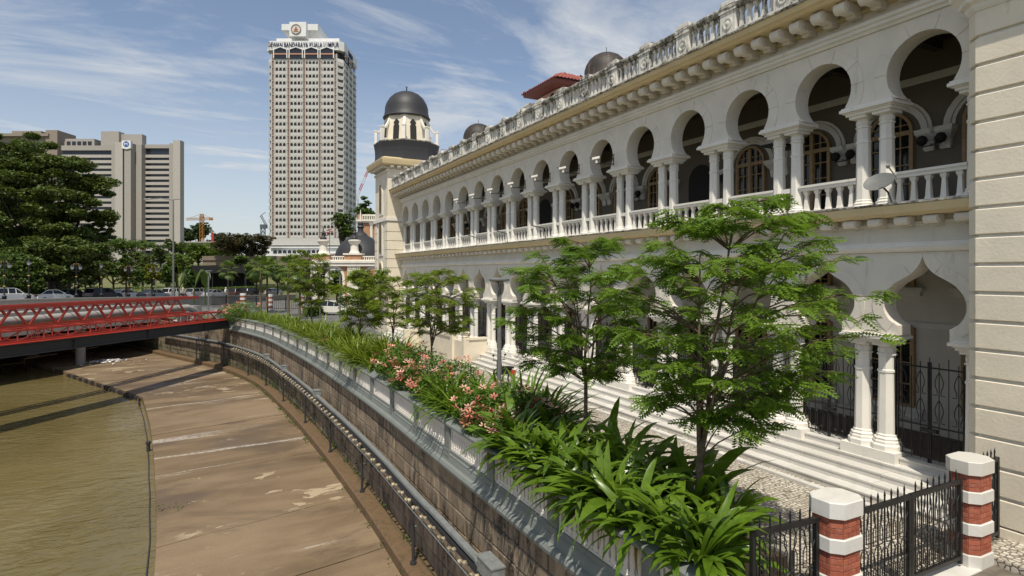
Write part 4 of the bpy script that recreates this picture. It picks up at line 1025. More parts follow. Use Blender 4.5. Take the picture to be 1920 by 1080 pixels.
def road_bridge():
    O=bp(64,60,0); t=thing('road_bridge','low concrete road bridge crossing the river behind the red bridges','bridge',O)
    ss=[-30+i*5 for i in range(27)]
    mb=MB(); mb.rings([[bp(63.4,s,zroad(s)-0.95)-O,bp(63.4,s,zroad(s)-0.03)-O,bp(99,s,zroad(s)-0.03)-O,bp(99,s,zroad(s)-0.95)-O] for s in ss]); o=mb.build('deck',M['concrete'],t); fix_normals(o.data)  # extra width beyond the road is added to keep the underside dark
    mb=MB(); mb.rings([[bp(63.4,s,zroad(s)-0.05)-O,bp(63.4,s,zroad(s)+0.42)-O,bp(63.25,s,zroad(s)+0.44)-O,bp(63.25,s,zroad(s)+0.56)-O,bp(63.85,s,zroad(s)+0.56)-O,bp(63.85,s,zroad(s)-0.05)-O] for s in ss]); o=mb.build('parapet',M['concrete'],t); fix_normals(o.data)
    for n,s in ((65,52),(71,52),(76,52),(65,38),(71,38)):
        mb=MB(); c=bp(n,s,0)-O; mb.lathe([(0.55,-5.0),(0.55,0.4)],16,(c.x,c.y,0)); mb.obox(Vector((c.x,c.y,0.45)),BD*0.8,BN*2.0,(0,0,0.25)); mb.build('pier',M['concrete'],t,True)
    mb=MB(); mb.rings([[bp(52,s,-0.45)-O,bp(52,s,0.95)-O,bp(63.3,s,0.95)-O,bp(63.3,s,-0.45)-O] for s in (-30,0,30,56,62)]); o=mb.build('lower_deck',M['concrete'],t); fix_normals(o.data)
    mb=MB(); mb.rings([[bp(52.2,s,0.951)-O,bp(52.2,s,1.5)-O,bp(52.6,s,1.5)-O,bp(52.6,s,0.951)-O] for s in (-30,0,30,56)]); o=mb.build('lower_parapet',M['concrete'],t); fix_normals(o.data)
    mb=MB(); d_=ray(151,512); kk=54.0/(d_.x*BN.x+d_.y*BN.y); c=Vector((d_.x*kk,d_.y*kk,0))-O; mb.lathe([(0.42,-4.9),(0.42,0.9)],16,(c.x,c.y,0)); mb.build('pier',M['concrete'],t,True)
    mb=MB(); c=bp(70,64,0)-O; mb.obox(Vector((c.x,c.y,-2.2)),BD*0.5,BN*9,(0,0,2.6)); mb.build('abutment',M['concrete'],t)
    mb=MB(); rg=[[bp(64,s,zroad(s)),bp(78.4,s,zroad(s))] for s in ss]; mb.rings(rg,False,False,False); struct('road',mb,M['asphalt'])
    mb=MB(); n=71.2
    for i in range(26):
        s=-10+i*4; mb.quad(bp(n-.08,s,zroad(s)+.006),bp(n+.08,s,zroad(s)+.006),bp(n+.08,s+2,zroad(s+2)+.006),bp(n-.08,s+2,zroad(s+2)+.006))
    struct('road_marking',mb,plain('road_paint',(0.7,0.7,0.66),0.7))
road_bridge()

# ================================================================ brick gate piers and iron fences (near end)
def brick_m():
    m, nt, b, out = _new('red_brick'); k=NT(nt); v=k.coord(); c=k.mix(k.rand(),(0.26,0.060,0.030),(0.38,0.105,0.055)); c=k.mix(k.ramp(k.noise(v,18,6,0.65),0.45,0.8,0,0.6),c,(0.45,0.25,0.18)); k.l(c,b.inputs['Base Color']); b.inputs['Roughness'].default_value=0.85; k.bump(b,k.noise(v,60,5,0.6),0.4,0.01); return m
M['brick']=brick_m(); M['mortar']=plain('mortar',(0.46,0.42,0.37),0.9,0.15,20)
def octpoly(a,b,c):                                      # a half-length X, b half-width Y, c chamfer
    return [(-a+c,-b),(a-c,-b),(a,-b+c),(a,b-c),(a-c,b),(-a+c,b),(-a,b-c),(-a,-b+c)]
PA,PB,PC_ = 0.30,0.235,0.12
def pier_parts(t):
    def blk(g,z0,z1,name,mat,top=False):
        mb=MB(); q=octpoly(PA+g,PB+g,PC_+g*0.4); e=0.012
        qi=octpoly(PA+g-e,PB+g-e,PC_+g*.4)
        mb.rings([[(x,y,z0) for x,y in q],[(x,y,z1-e) for x,y in q],[(x,y,z1) for x,y in qi]]); return mb.build(name,mat,t)
    bands=[(0.0,0.22),(0.55,0.74),(1.08,1.27)]
    for z0,z1 in bands: blk(0.03,z0,z1,'stone_band',M['marble'])
    blk(0.035,1.55,1.77,'cap_stone',M['marble'])
    for (z0,z1) in ((0.22,0.55),(0.74,1.08),(1.27,1.55)):
        blk(-0.012,z0+0.001,z1-0.001,'mortar_core',M['mortar'])
        nc=4; h=(z1-z0)/nc
        for c in range(nc):
            q=octpoly(PA,PB,PC_)
            for i in range(8):
                a,b=Vector((*q[i],0)),Vector((*q[(i+1)%8],0)); d=(b-a); L=d.length; d.normalize(); nn=Vector((d.y,-d.x,0))
                cuts=[0,L] if L<0.2 else ([0,L*0.5,L] if c%2 else [0,L*0.27,L*0.77,L])
                for u0,u1 in zip(cuts[:-1],cuts[1:]):
                    key=(round(u1-u0,3),round(h,3))
                    if key not in BRK:
                        mb=MB(); w=(u1-u0)/2-0.004; hh=h/2-0.005; mb.rings([[(-w,0,-hh),(w,0,-hh),(w,0,hh),(-w,0,hh)],[(-w,0.014,-hh),(w,0.014,-hh),(w,0.014,hh),(-w,0.014,hh)],[(-w+.003,0.017,-hh+.003),(w-.003,0.017,-hh+.003),(w-.003,0.017,hh-.003),(-w+.003,0.017,hh-.003)]],True,False,True); BRK[key]=mb.mesh('brick',M['brick']); fix_normals(BRK[key])
                    p=a+d*(u0+u1)/2-nn*0.014+Vector((0,0,z0+h*(c+0.5)))
                    obj('brick',BRK[key],t,matrix=Matrix.Translation(p)@Matrix(((d.x,nn.x,0,0),(d.y,nn.y,0,0),(0,0,1,0),(0,0,0,1))))
BRK={}
piers=[((7.86,5.28),'brick and white stone gate pier nearest the lily bed'),((11.52,5.33),'brick and white stone gate pier nearest the cream wall')]
for (x,y),lab in piers:
    t=thing('gate_pier',lab,'pier',(x,y,0),0,'banded gate piers at the promenade entrance'); pier_parts(t)
def iron_panel(t,W,H,leaf,z0=0.12):
    """one fence/gate leaf in the XZ plane from x=0 to W: frame, spiked bars, onion hoops"""
    fr=MB(); fr.box(0,0.06,-0.03,0.03,0.05,H); fr.box(W-0.06,W,-0.03,0.03,0.05,H); fr.box(0.061,W-0.061,-0.028,0.028,H-0.07,H-0.001); fr.box(0.061,W-0.061,-0.028,0.028,z0,z0+0.06)
    fr.build('frame',M['iron'],t)
    n=max(3,int(round(W/0.19))); 
    for i in range(n):
        x=0.06+(W-0.12)*(i+0.5)/n
        mb=MB(); mb.box(x-0.009,x+0.009,-0.009,0.009,z0+0.061,H-0.071); mb.box(x-0.009,x+0.009,-0.009,0.009,H,H+0.09); mb.lathe([(0.016,H+0.09),(0.016,H+0.11),(0.002,H+0.18)],5,(x,0,0)); mb.build('spiked_bar',M['iron'],t)
    mb=MB(); p=(W-0.12)/n; w=p*0.62
    for i in range(n):
        x=0.06+(W-0.12)*(i+0.5)/n
        for zz in (z0+0.10,z0+0.72):
            z0_=zz+ (0.06 if i%2 else 0.0)
            for s_ in (-1,1): mb.tube([(x+s_*p*1.0,0.0,z0_+0.0),(x+s_*w*0.5,0.0,z0_+0.0),(x+s_*w*0.5,0,z0_+0.22),(x+s_*w*0.95,0,z0_+0.31),(x+s_*w*0.95,0,z0_+0.42),(x+s_*w*0.55,0,z0_+0.52),(x,0,z0_+0.555)],0.010,4)
    mb.build('onion_hoops',M['iron'],t)
g1=thing('gate_leaf','black iron gate leaf hung on the pier nearest the lily bed','gate',(8.20,5.28,0.02),0,'iron gate leaves at the promenade entrance'); iron_panel(g1,1.46,1.45,0)
g2=thing('gate_leaf','black iron gate leaf hung on the pier nearest the cream wall','gate',(9.69,5.29,0.02),0,'iron gate leaves at the promenade entrance'); iron_panel(g2,1.46,1.45,1)
mb=MB(); mb.box(1.36,1.44,-0.05,-0.03,0.62,0.72); mb.build('latch',M['iron'],g1)
f1=thing('fence_panel','black iron fence panel standing among the lily leaves','fence',(6.30,5.40,0.02),R(-4)); iron_panel(f1,1.22,1.50,0)
f2=thing('fence_panel','short black iron fence panel between gate pier and cream wall','fence',(11.90,5.35,0.10),R(4)); iron_panel(f2,0.72,1.50,0)
mb=MB(); mb.box(8.1,11.3,5.05,5.45,0.0,0.02); o=mb.build('gate_sill',M['marble']); tag(o,'white marble threshold strip under the iron gates','threshold')
mb=MB(); mb.box(11.86,13.0,4.0,6.0,0.0,0.10); mb.box(11.72,11.86,3.8,5.2,0,0.13); o=mb.build('wall_foot_paving',M['cobble']); tag(o,'raised cobbled strip at the foot of the cream wall','paving',kind='structure')
mb=MB(); mb.lathe([(0.0,0.0),(0.11,0.01),(0.13,0.2),(0.10,0.24),(0.0,0.25)],12,(8.95,4.90,0.0)); o=mb.build('plastic_tub',plain('pale_blue',(0.30,0.45,0.55),0.4),None,True); tag(o,'small pale blue tub on the paving before the gate','tub')
rr=random.Random(3); mb=MB()
c=Vector((12.15,3.72,0.0)); mb.rings([[(c.x+(0.42-abs(z-.3)*.25)*math.cos(a)*(1+.12*math.sin(3*a+z*4)),c.y+(0.5-abs(z-.3)*.25)*math.sin(a)*(1+.1*math.cos(2*a)),z) for a in [2*math.pi*j/14 for j in range(14)]] for z in (0.0,0.2,0.5,0.8,0.92)]); o=mb.build('rough_boulder',M['concrete'],None,True); tag(o,'weathered pale stone block beside the cream wall foot','stone')
# ================================================================ plants
rng = np.random.default_rng(11)
M['lily'] = leafmat('lily_leaf',(0.075,0.150,0.011),(0.150,0.260,0.020),0.36,0.32,1.2,0.5,(0.17,0.25,0.03))
M['lilyfar'] = leafmat('lily_leaf_pale',(0.10,0.17,0.012),(0.20,0.27,0.024),0.32,0.40,1.0,0.45,(0.22,0.27,0.03))
M['bushleaf'] = leafmat('bush_leaf',(0.07,0.15,0.016),(0.13,0.23,0.028),0.3,0.45,1.5)
M['feather'] = leafmat('feathery_leaf',(0.110,0.205,0.022),(0.190,0.305,0.036),0.47,0.5,1.0,0.3)
M['featherlt'] = leafmat('feathery_leaf_light',(0.13,0.205,0.02),(0.22,0.29,0.03),0.45,0.5,0.8,0.3)
M['pinkflower'] = plain('salmon_bract',(0.62,0.20,0.14),0.6,0.3,20,rnd=0.35)
M['pinkpale'] = plain('pale_bract',(0.72,0.42,0.32),0.6,0.25,20,rnd=0.3)
def leaf_mesh(L, W, lean, bend, twist, name='leaf', mat=None, seg=7):
    """strap leaf leaving the clump upward and arching over; V-folded blade"""
    mb = MB(); x=z=0.0; a = lean; rows=[]
    for i in range(seg+1):
        f=i/seg; w=W*(0.35+1.1*f**0.6)*(1-f**3.2)*0.80 if f<1 else 0.002
        t=twist*f; fold=0.30*w
        rows.append([(x,-w*math.cos(t),z+fold-w*math.sin(t)),(x,0,z),(x,w*math.cos(t),z+fold+w*math.sin(t))])
        a += bend*(0.35+1.3*f)/seg; x += math.sin(a)*L/seg; z += math.cos(a)*L/seg
    mb.rings(rows,False,False,False); return mb.mesh(name, mat or M['lily'], True)
LEAF=[]
M['deadleaf']=leafmat('dead_leaf',(0.30,0.20,0.04),(0.22,0.12,0.03),0.2,0.6,2)
for i in range(12):
    lean=R(random.uniform(6,48)); LEAF.append(leaf_mesh(random.uniform(0.75,1.05),random.uniform(0.060,0.082),lean,R(random.uniform(30,95)),random.uniform(-.5,.5)))
LEAF_LOW=[leaf_mesh(random.uniform(0.65,0.95),random.uniform(0.056,0.074),R(random.uniform(45,70)),R(random.uniform(55,95)),random.uniform(-.5,.5)) for _ in range(6)]
DEAD=[leaf_mesh(0.8,0.04,R(62),R(98),1.2,'leaf',M['deadleaf']) for _ in range(2)]
def bed_pt(y, off): 
    p,d,nn=wall_at(s_of_y(y)); p2=p-nn*off; return Vector((p2.x,p2.y,0.70))
lk=0
LASTC=[]
ORD=['first','second','third','fourth','fifth','sixth','seventh','eighth','ninth']
def near_clump(p, n, sc, lab):
    t=thing('lily_clump',lab,'lily',p,random.uniform(0,6.28),'lily clumps at the near end of the bed')
    LASTC[:]=[t.name]; mb=MB(); mb.lathe([(0.07,-0.08),(0.06,0.15),(0.02,0.25)],7); mb.build('stem',M['bark'],t)
    for i in range(n):
        az=2.4*i+random.uniform(-.4,.4); m=random.choice(LEAF) if i<n*0.62 else random.choice(LEAF_LOW)
        if i==n-1: m=DEAD[i%2]
        s=sc*random.uniform(0.75,1.18); z=random.uniform(0.0,0.25)
        obj('leaf',m,t,(0.05*math.cos(az),0.05*math.sin(az),z),(random.uniform(-.15,.15),random.uniform(-.12,.12),az),(s,s*random.uniform(.85,1.25),s))
for i in range(9):
    y=6.05+i*0.72
    near_clump(bed_pt(y+random.uniform(-.1,.1),0.55+random.uniform(-.1,.1)),42,random.uniform(1.2,1.42)*(1.0 if i else 0.85),'%s broad-leaved lily clump from the gate fence, leaning over the parapet'%ORD[i])
    near_clump(bed_pt(y+0.35+random.uniform(-.1,.1),1.42+random.uniform(-.15,.2)),38,random.uniform(1.25,1.5)*(1.0 if i else 0.85),'%s broad-leaved lily clump from the gate fence, on the promenade side'%ORD[i])
for i in range(10):                                     # low clumps hanging over the coping
    y=6.15+i*0.62; near_clump(bed_pt(y+random.uniform(-.1,.1),0.36),34,random.uniform(1.0,1.2)*(1.0 if i else 0.85),'%s low lily clump from the gate fence, hanging over the coping'%(ORD+['tenth'])[i])
    bpy.data.objects[LASTC[0]].rotation_euler=(0,R(-24),0)
def clump_mesh(seed, n, L, W, mat):
    r=random.Random(seed); V=[];F=[]
    for i in range(n):
        az=2.4*i+r.uniform(-.4,.4); low=i>n*0.55
        m=leaf_pts(L*r.uniform(.75,1.2),W*r.uniform(.8,1.2),R(r.uniform(48,75) if low else r.uniform(12,58)),R(r.uniform(50,95) if low else r.uniform(25,80)),5)
        ca,sa=math.cos(az),math.sin(az); o=len(V)
        V+=[(x*ca-y*sa,x*sa+y*ca,z+0.1) for x,y,z in m[0]]; F+=[tuple(q+o for q in f) for f in m[1]]
    mb=MB(); mb.v=V; mb.f=F; return mb.mesh('leaves',mat,True)
def leaf_pts(L,W,a,bend,seg):
    x=z=0.0; V=[];F=[]
    for i in range(seg+1):
        f=i/seg; w=W*(0.4+1.0*f**0.6)*(1-f**3.2)*0.8 if f<1 else 0.002
        V+=[(x,-w,z+.3*w),(x,0,z),(x,w,z+.3*w)]
        a+=bend*(0.35+1.3*f)/seg; x+=math.sin(a)*L/seg; z+=math.cos(a)*L/seg
    for i in range(seg):
        for j in (0,1): F.append((i*3+j,i*3+j+1,(i+1)*3+j+1,(i+1)*3+j))
    return V,F
midm=[clump_mesh(i,42,0.92,0.036,M['lily']) for i in range(4)]; farm=[clump_mesh(20+i,54,0.88,0.030,M['lilyfar']) for i in range(5)]
def far_clump(p,meshes,sc,label,group):
    t=thing('strap_lily_clump',label,'lily',p,random.uniform(0,6.28),group); o=obj('leaves',random.choice(meshes),t,scale=(sc,sc,sc*random.uniform(.85,1.15))); o['kind']='stuff'
def mid_group(ys,offs,sc,meshes,label,group):
    for y in ys:
        for o_ in offs: far_clump(bed_pt(y+random.uniform(-.2,.2),o_+random.uniform(-.15,.15)),meshes,sc*random.uniform(.85,1.15),label,group)
mid_group([12.4,13.2,14.0,14.8],(1.85,2.15),1.6,midm,'narrow-leaved lily clump behind the nearest salmon-flowered bush','lily clumps behind the near bush')
mid_group([15.2,15.8,16.4,17.0],(0.5,1.05,1.7),1.38,midm,'yellow-green lily clump between the two larger salmon-flowered bushes','lily clumps between the two bushes')
mid_group([24.0,24.7,25.4,26.1,26.8],(0.4,1.2,1.9),1.55,farm,'arching pale lily clump spilling over the parapet beyond the middle bush','lily clumps beyond the middle bush')
mid_group([27.5+i*1.15 for i in range(12)],(0.45,1.25,2.0),1.4,farm,'pale strap-leaved lily clump in the row opposite the ramp wall','lily clumps opposite the ramp wall')
mid_group([41.3+i*1.15 for i in range(15)],(0.45,1.25,2.0),1.12,farm,'pale strap-leaved lily clump in the far row along the curving parapet','lily clumps along the curving parapet')
# salmon-flowered bushes
def leaf_cloud(pts, sz, rg_, up=0.5, aspect=0.5):
    """N small pointed leaves (rhombs folded on the midrib) at pts"""
    n=len(pts); a=rg_.normal(0,1,(n,3)); a[:,2]=a[:,2]*0.5-0.15; a/=np.linalg.norm(a,axis=1)[:,None]
    up_=rg_.normal(0,1,(n,3)); up_[:,2]+=up*3; b=np.cross(a,up_); b/=np.linalg.norm(b,axis=1)[:,None]+1e-9
    s=(sz*rg_.uniform(0.6,1.35,n))[:,None]
    V=np.stack([pts-a*s,pts+b*s*aspect+a*s*0.1,pts+a*s,pts-b*s*aspect+a*s*0.1],1).reshape(-1,3)
    Q=np.arange(n*4).reshape(-1,4); return V,Q
def blob_points(n, c, r, rg_, shell=0.55):
    d=rg_.normal(0,1,(n,3)); d/=np.linalg.norm(d,axis=1)[:,None]; rad=rg_.uniform(shell,1.0,n)**0.7
    return np.array(c)+d*rad[:,None]*np.array(r)
mb=MB()
for i in range(7):
    a=2*math.pi*i/7+random.uniform(-.3,.3); el=random.uniform(-.2,.9); c=Vector((math.cos(a)*0.05,math.sin(a)*0.05,0.02+el*0.03)); d=Vector((math.cos(a),math.sin(a),el*.6)).normalized(); s_=d.cross(Vector((0,0,1))).normalized()
    for q in range(2):
        o_=c+d*q*0.03; mb.quad(o_-d*0.02,o_+s_*0.025+d*.02,o_+d*0.06+Vector((0,0,.012)),o_-s_*0.025+d*.02)
FL=mb.mesh('flower_cluster',M['pinkflower']); FL2=mb.mesh('flower_cluster',M['pinkpale'])
def flower_bush(p,lobes,label,nfl,size=0.045,nleaf=5200,seed=1,facing=None):
    rg_=np.random.default_rng(seed); t=thing('flowering_bush',label,'bush',p)
    mb=MB()
    for i in range(9):
        a=rg_.uniform(0,6.28); l=lobes[i%len(lobes)]; mb.tube([(0.05*math.cos(a),0.05*math.sin(a),-0.1),(l[0]*.5,l[1]*.5,l[2]*.5),(l[0],l[1],l[2])],[0.03,0.02,0.01],5)
    mb.build('stems',M['bark'],t)
    P=[]
    for l in lobes: P.append(blob_points(nleaf//len(lobes),l[:3],(l[3],l[3]*1.1,l[4]),rg_,0.5))
    P=np.concatenate(P); P=P[P[:,2]>-0.15]; P+=rg_.normal(0,0.03,P.shape)
    V,Q=leaf_cloud(P,size*1.45,rg_,0.9,0.42); o=obj('foliage',np_mesh('foliage',V,Q,M['bushleaf']),t); o['kind']='stuff'
    for i in range(nfl):
        l=lobes[rg_.integers(len(lobes))]; d=rg_.normal(0,1,3); d[2]=abs(d[2])*0.8+0.1; d+=np.array([-0.7,-0.75,0])*1.0; d/=np.linalg.norm(d)
        q=np.array(l[:3])+d*np.array([l[3],l[3]*1.1,l[4]])*1.04
        obj('flower_cluster',FL if rg_.random()<0.68 else FL2,t,tuple(q),(rg_.uniform(-.6,.6),rg_.uniform(-.6,.6),rg_.uniform(0,6.28)),float(rg_.uniform(0.75,1.35)))
flower_bush(bed_pt(13.1,0.75),[(-0.15,-0.9,0.45,0.62,0.52),(0.3,0.0,0.72,0.75,0.66),(-0.15,0.95,0.6,0.65,0.58),(0.8,-0.5,0.6,0.65,0.62),(-.35,.1,.4,.55,.5)],'salmon-flowered bush leaning over the parapet nearest the gate',90,seed=3,nleaf=6500)
flower_bush(bed_pt(20.4,0.85),[(-0.25,-2.6,0.5,0.75,0.55),(0.1,-1.4,0.72,0.95,0.72),(0.15,0.1,0.8,1.0,0.8),(0.9,-1.9,0.65,0.8,0.62),(-.2,1.5,.7,.9,.7),(.3,2.7,.65,.8,.6),(-.45,-.5,.45,.7,.5)],'broad salmon-flowered bush midway along the parapet',120,seed=4,nleaf=11000)
flower_bush(bed_pt(58.3,0.9)+Vector((-0.2,0,0)),[(-0.6,-1.5,0.5,1.0,0.7),(0.4,-0.2,0.8,1.3,0.9),(-0.3,1.4,0.7,1.2,0.8),(-1.2,0.9,0.5,1.0,0.7)],'distant salmon-flowered bush beside the end of the red bridges',70,0.06,5000,5)
flower_bush(bed_pt(33.5,0.6),[(-0.1,0,0.45,0.5,0.4)],'small lily-hidden bush with few pink blooms by the parapet bend',8,0.045,900,6)
# ---------------------------------------------------------------- feathery street trees
def frond_template(nl, L, wl, ww):
    V=[];Q=[]
    for i in range(nl):
        f=(i+0.7)/nl; x=f*L; z=-0.18*L*f*f; w=wl*math.sin(math.pi*(0.18+0.76*f))**0.6
        for s_ in (-1,1):
            o=len(V); dx=w*0.45; 
            V+=[(x,0,z),(x+dx*0.35-ww*0.3,s_*w*0.55,z+0.004-ww*.2),(x+dx,s_*w,z-w*0.18),(x+dx*0.45+ww*0.7,s_*w*0.5,z+0.004-ww*.2)]; Q.append((o,o+1,o+2,o+3))
    return np.array(V),np.array(Q)
FT=frond_template(6,0.27,0.085,0.046)
FT_far=frond_template(4,0.36,0.13,0.085)
def frond_cloud(pos, az, pitch, roll, sc, tmpl):
    T,Qt=tmpl; n=len(pos); ca,sa=np.cos(az),np.sin(az); cp,sp=np.cos(pitch),np.sin(pitch); cr,sr=np.cos(roll),np.sin(roll)
    x=T[None,:,0]*sc[:,None]; y=T[None,:,1]*sc[:,None]; z=T[None,:,2]*sc[:,None]
    y2=y*cr[:,None]-z*sr[:,None]; z2=y*sr[:,None]+z*cr[:,None]
    x3=x*cp[:,None]-z2*sp[:,None]; z3=x*sp[:,None]+z2*cp[:,None]
    X=x3*ca[:,None]-y2*sa[:,None]; Y=x3*sa[:,None]+y2*ca[:,None]
    V=np.stack([X,Y,z3],2)+pos[:,None,:]; k=len(T)
    Q=(Qt[None]+(np.arange(n)*k)[:,None,None]).reshape(-1,4); return V.reshape(-1,3),Q
def feather_tree(label,base,h,crown,z0,ntip,seed,mat,tmpl=FT,trunk_r=0.06,nf=8,fsc=1.0,group='slender feathery trees in the promenade bed',stems=5,ros=5):
    """crown: (dx, dy, zc, rx, ry, rz) ellipsoid; stems rise from the trunk, branch to tips, each tip carries rosettes of fronds"""
    r=random.Random(seed); t=thing('feathery_tree',label,'tree',base,0,group)
    cx,cy,zc,rx,ry,rz=crown
    tr=MB(); p=Vector((0,0,-0.2)); top=Vector((r.uniform(-.06,.06),r.uniform(-.06,.06),z0)); mid=p.lerp(top,.5)+Vector((r.uniform(-.04,.04),r.uniform(-.04,.04),0))
    tr.tube([p,mid,top],[trunk_r,trunk_r*.85,trunk_r*.75],8); tr.build('trunk',M['bark'],t,True)
    br=MB(); st=[]
    for i in range(stems):
        a=2*math.pi*i/stems+r.uniform(-.3,.3); q=r.uniform(.25,.5) if i else 0.08; e=Vector((cx+rx*q*math.cos(a),cy+ry*q*math.sin(a),zc+rz*r.uniform(.25,.75) if i else zc+rz*.9)); pts=[]
        for k in range(7):
            f=k/6; w=Vector((r.uniform(-.05,.05),r.uniform(-.05,.05),0))*(1 if 0<k<6 else 0); pp=top.lerp(e,f)+w; pp.z=top.z+(e.z-top.z)*f**0.85; pts.append(pp)
        br.tube(pts,[trunk_r*(.55-.42*k/6) for k in range(7)],6); st.append(pts)
    pos=[];az=[];pit=[]
    for i in range(ntip):
        zf=-1+2*(i+.5)/ntip; a=i*2.39996+r.uniform(-.35,.35); q=math.sqrt(max(0,1-zf*zf*.92))*r.uniform(.45,1.06)
        P=Vector((cx+rx*q*math.cos(a),cy+ry*q*math.sin(a),zc+rz*zf+r.uniform(-.12,.12)))
        best=None
        for pts in st:
            for k in range(7):
                c=pts[k]; dz=P.z-c.z; dh=math.hypot(P.x-c.x,P.y-c.y)
                if dz<0.05*dh-0.25 and k>1: continue
                cost=(P-c).length+abs(dz-0.45*dh)*.8
                if best is None or cost<best[0]: best=(cost,c)
        c=best[1]; d=P-c; m1=c.lerp(P,.35)+Vector((0,0,.10*d.length)); m2=c.lerp(P,.7)+Vector((r.uniform(-.05,.05),r.uniform(-.05,.05),.10*d.length))
        br.tube([c,m1,m2,P],[.020,.014,.010,.005],4)
        def bz(f): return ((c.lerp(m1,f*3) if f<1/3 else m1.lerp(m2,f*3-1)) if f<2/3 else m2.lerp(P,f*3-2))
        ba=math.atan2(d.y,d.x)
        for w in range(ros):
            f=1.0 if w==0 else r.uniform(.38,.97); b0=bz(min(f,.999)); ta=ba+r.uniform(-1.5,1.5); tl=0 if w==0 else r.uniform(.12,.42); e=b0+Vector((math.cos(ta)*tl,math.sin(ta)*tl,r.uniform(-.02,.14)))
            if tl: br.tube([b0,e],[.006,.004],3)
            n_=max(3,int(nf*r.uniform(.6,1.2)))
            for g in range(n_):
                fa=ta+(g-(n_-1)/2)*r.uniform(.55,.85); pos.append(tuple(e.lerp(b0,r.uniform(0,.5)))); az.append(fa); pit.append(r.uniform(-.55,.22))
    br.build('branches',M['bark'],t,True)
    n=len(pos); r2=np.random.default_rng(seed); V,Q=frond_cloud(np.array(pos),np.array(az),np.array(pit),r2.normal(0,0.45,n),r2.uniform(0.6,1.2,n)*fsc,tmpl)
    o=obj('crown',np_mesh('crown',V,Q,mat),t); o['kind']='stuff'
def treebase(px,off):                                   # on the bed, at bed offset off, seen at column px
    best=min(range(2,60*4),key=lambda i: abs(960+1104*((lambda p:(p.x*RT.x+p.y*RT.y)/(p.x*FW.x+p.y*FW.y))(bed_pt(i/4,off)))-px)); y0=best/4
    ys=[y0+k*0.02 for k in range(-15,16)]; y=min(ys,key=lambda yy: abs(960+1104*((lambda p:(p.x*RT.x+p.y*RT.y)/(p.x*FW.x+p.y*FW.y))(bed_pt(yy,off)))-px))
    p=bed_pt(y,off); p.z=0.5; return p
def cr(dr,zc,rx,rz,df=0.0): v=RT*dr+FW*df; return (v.x,v.y,zc,rx,rx,rz)
feather_tree('tallest feathery tree, nearest the gate, its crown before the arches',treebase(1305,1.62),5.65,cr(0.5,3.68,2.05,1.9),1.25,116,3,M['feather'],trunk_r=0.085,nf=7,ros=6)
feather_tree('feathery tree with slim straight trunk between the lamp and the tallest tree',treebase(1097,1.65),5.2,cr(-0.1,3.6,1.7,1.5),2.0,72,8,M['feather'],trunk_r=0.055,nf=7,ros=6)
feather_tree('bright green feathery tree before the far ramp wall',treebase(805,1.7),4.75,cr(0.25,3.3,1.65,1.2),1.6,46,12,M['featherlt'],trunk_r=0.05,nf=7,fsc=1.1)
feather_tree('sparse little feathery tree left of the bright green one',treebase(737,1.7),4.3,cr(0,3.1,1.1,1.1),1.5,26,15,M['featherlt'],trunk_r=0.045,nf=6,fsc=1.1)
feather_tree('feathery tree in front of the domed corner tower foot',treebase(676,1.9),4.9,cr(0.3,3.1,1.7,1.5),1.3,36,21,M['featherlt'],FT_far,0.06,7,1.25)
feather_tree('thin feathery tree beside the white parked car',treebase(584,1.9),6.4,cr(0,4.0,1.6,1.9),2.2,34,25,M['featherlt'],FT_far,0.06,6,1.35)
feather_tree('pale feathery tree behind the parked white car',Vector((14.2,60,0)),5.0,cr(0.3,3.0,2.1,1.5),1.2,46,31,M['featherlt'],FT_far,0.07,7,1.5)

# ---------------------------------------------------------------- promenade lamp posts
def flat_lamp(p,h,label,sc=1.0):
    t=thing('promenade_lamp',label,'lamp post',p,random.uniform(0,1),'flat-headed promenade lamp posts')
    mb=MB(); mb.lathe([(0.10*sc,0),(0.10*sc,0.06),(0.065*sc,0.08),(0.058*sc,h-0.28)],12); mb.build('pole',M['galvd'],t,True)
    mb=MB(); mb.lathe([(0.05,h-0.11),(0.27*sc,h-0.09),(0.30*sc,h-0.06),(0.30*sc,h-0.02),(0.20*sc,h+0.02)],20); mb.build('lamp_head',M['galvd'],t,True)
    mb=MB(); mb.tube([(0,0,h-0.3),(0.02,0.10*sc,h-0.1)],0.014,5); mb.tube([(0,0,h-0.6),(-0.10*sc,-0.12*sc,h-0.35),(-0.12*sc,-0.16*sc,h-0.10)],0.02,5); mb.tube([(0,0,h-0.3),(0.08*sc,0,h-0.1)],0.012,5); mb.build('bracket',M['galvd'],t)
    mb=MB(); mb.lathe([(0.05,h-0.16),(0.12*sc,h-0.115)],14); mb.build('lens',M['pipe'],t)
M['galvd']=plain('grey_pole_paint',(0.15,0.155,0.15),0.5,0.12)
flat_lamp(treebase(928,1.75),4.25,'grey flat-headed lamp post rising from the lilies midway')
flat_lamp(Vector((11.0,56.5,0)),5.2,'flat-headed lamp post beside the parked white car',1.2)
p=at(600,590,60); flat_lamp(Vector((p.x,p.y,0)),6.2,'thin dark pole before the brick gatehouse arch',0.7)
p=at(391,560,74); flat_lamp(Vector((p.x,p.y,0.2)),5.0,'flat-headed lamp post beside the paddle-leaved plants',1.5)

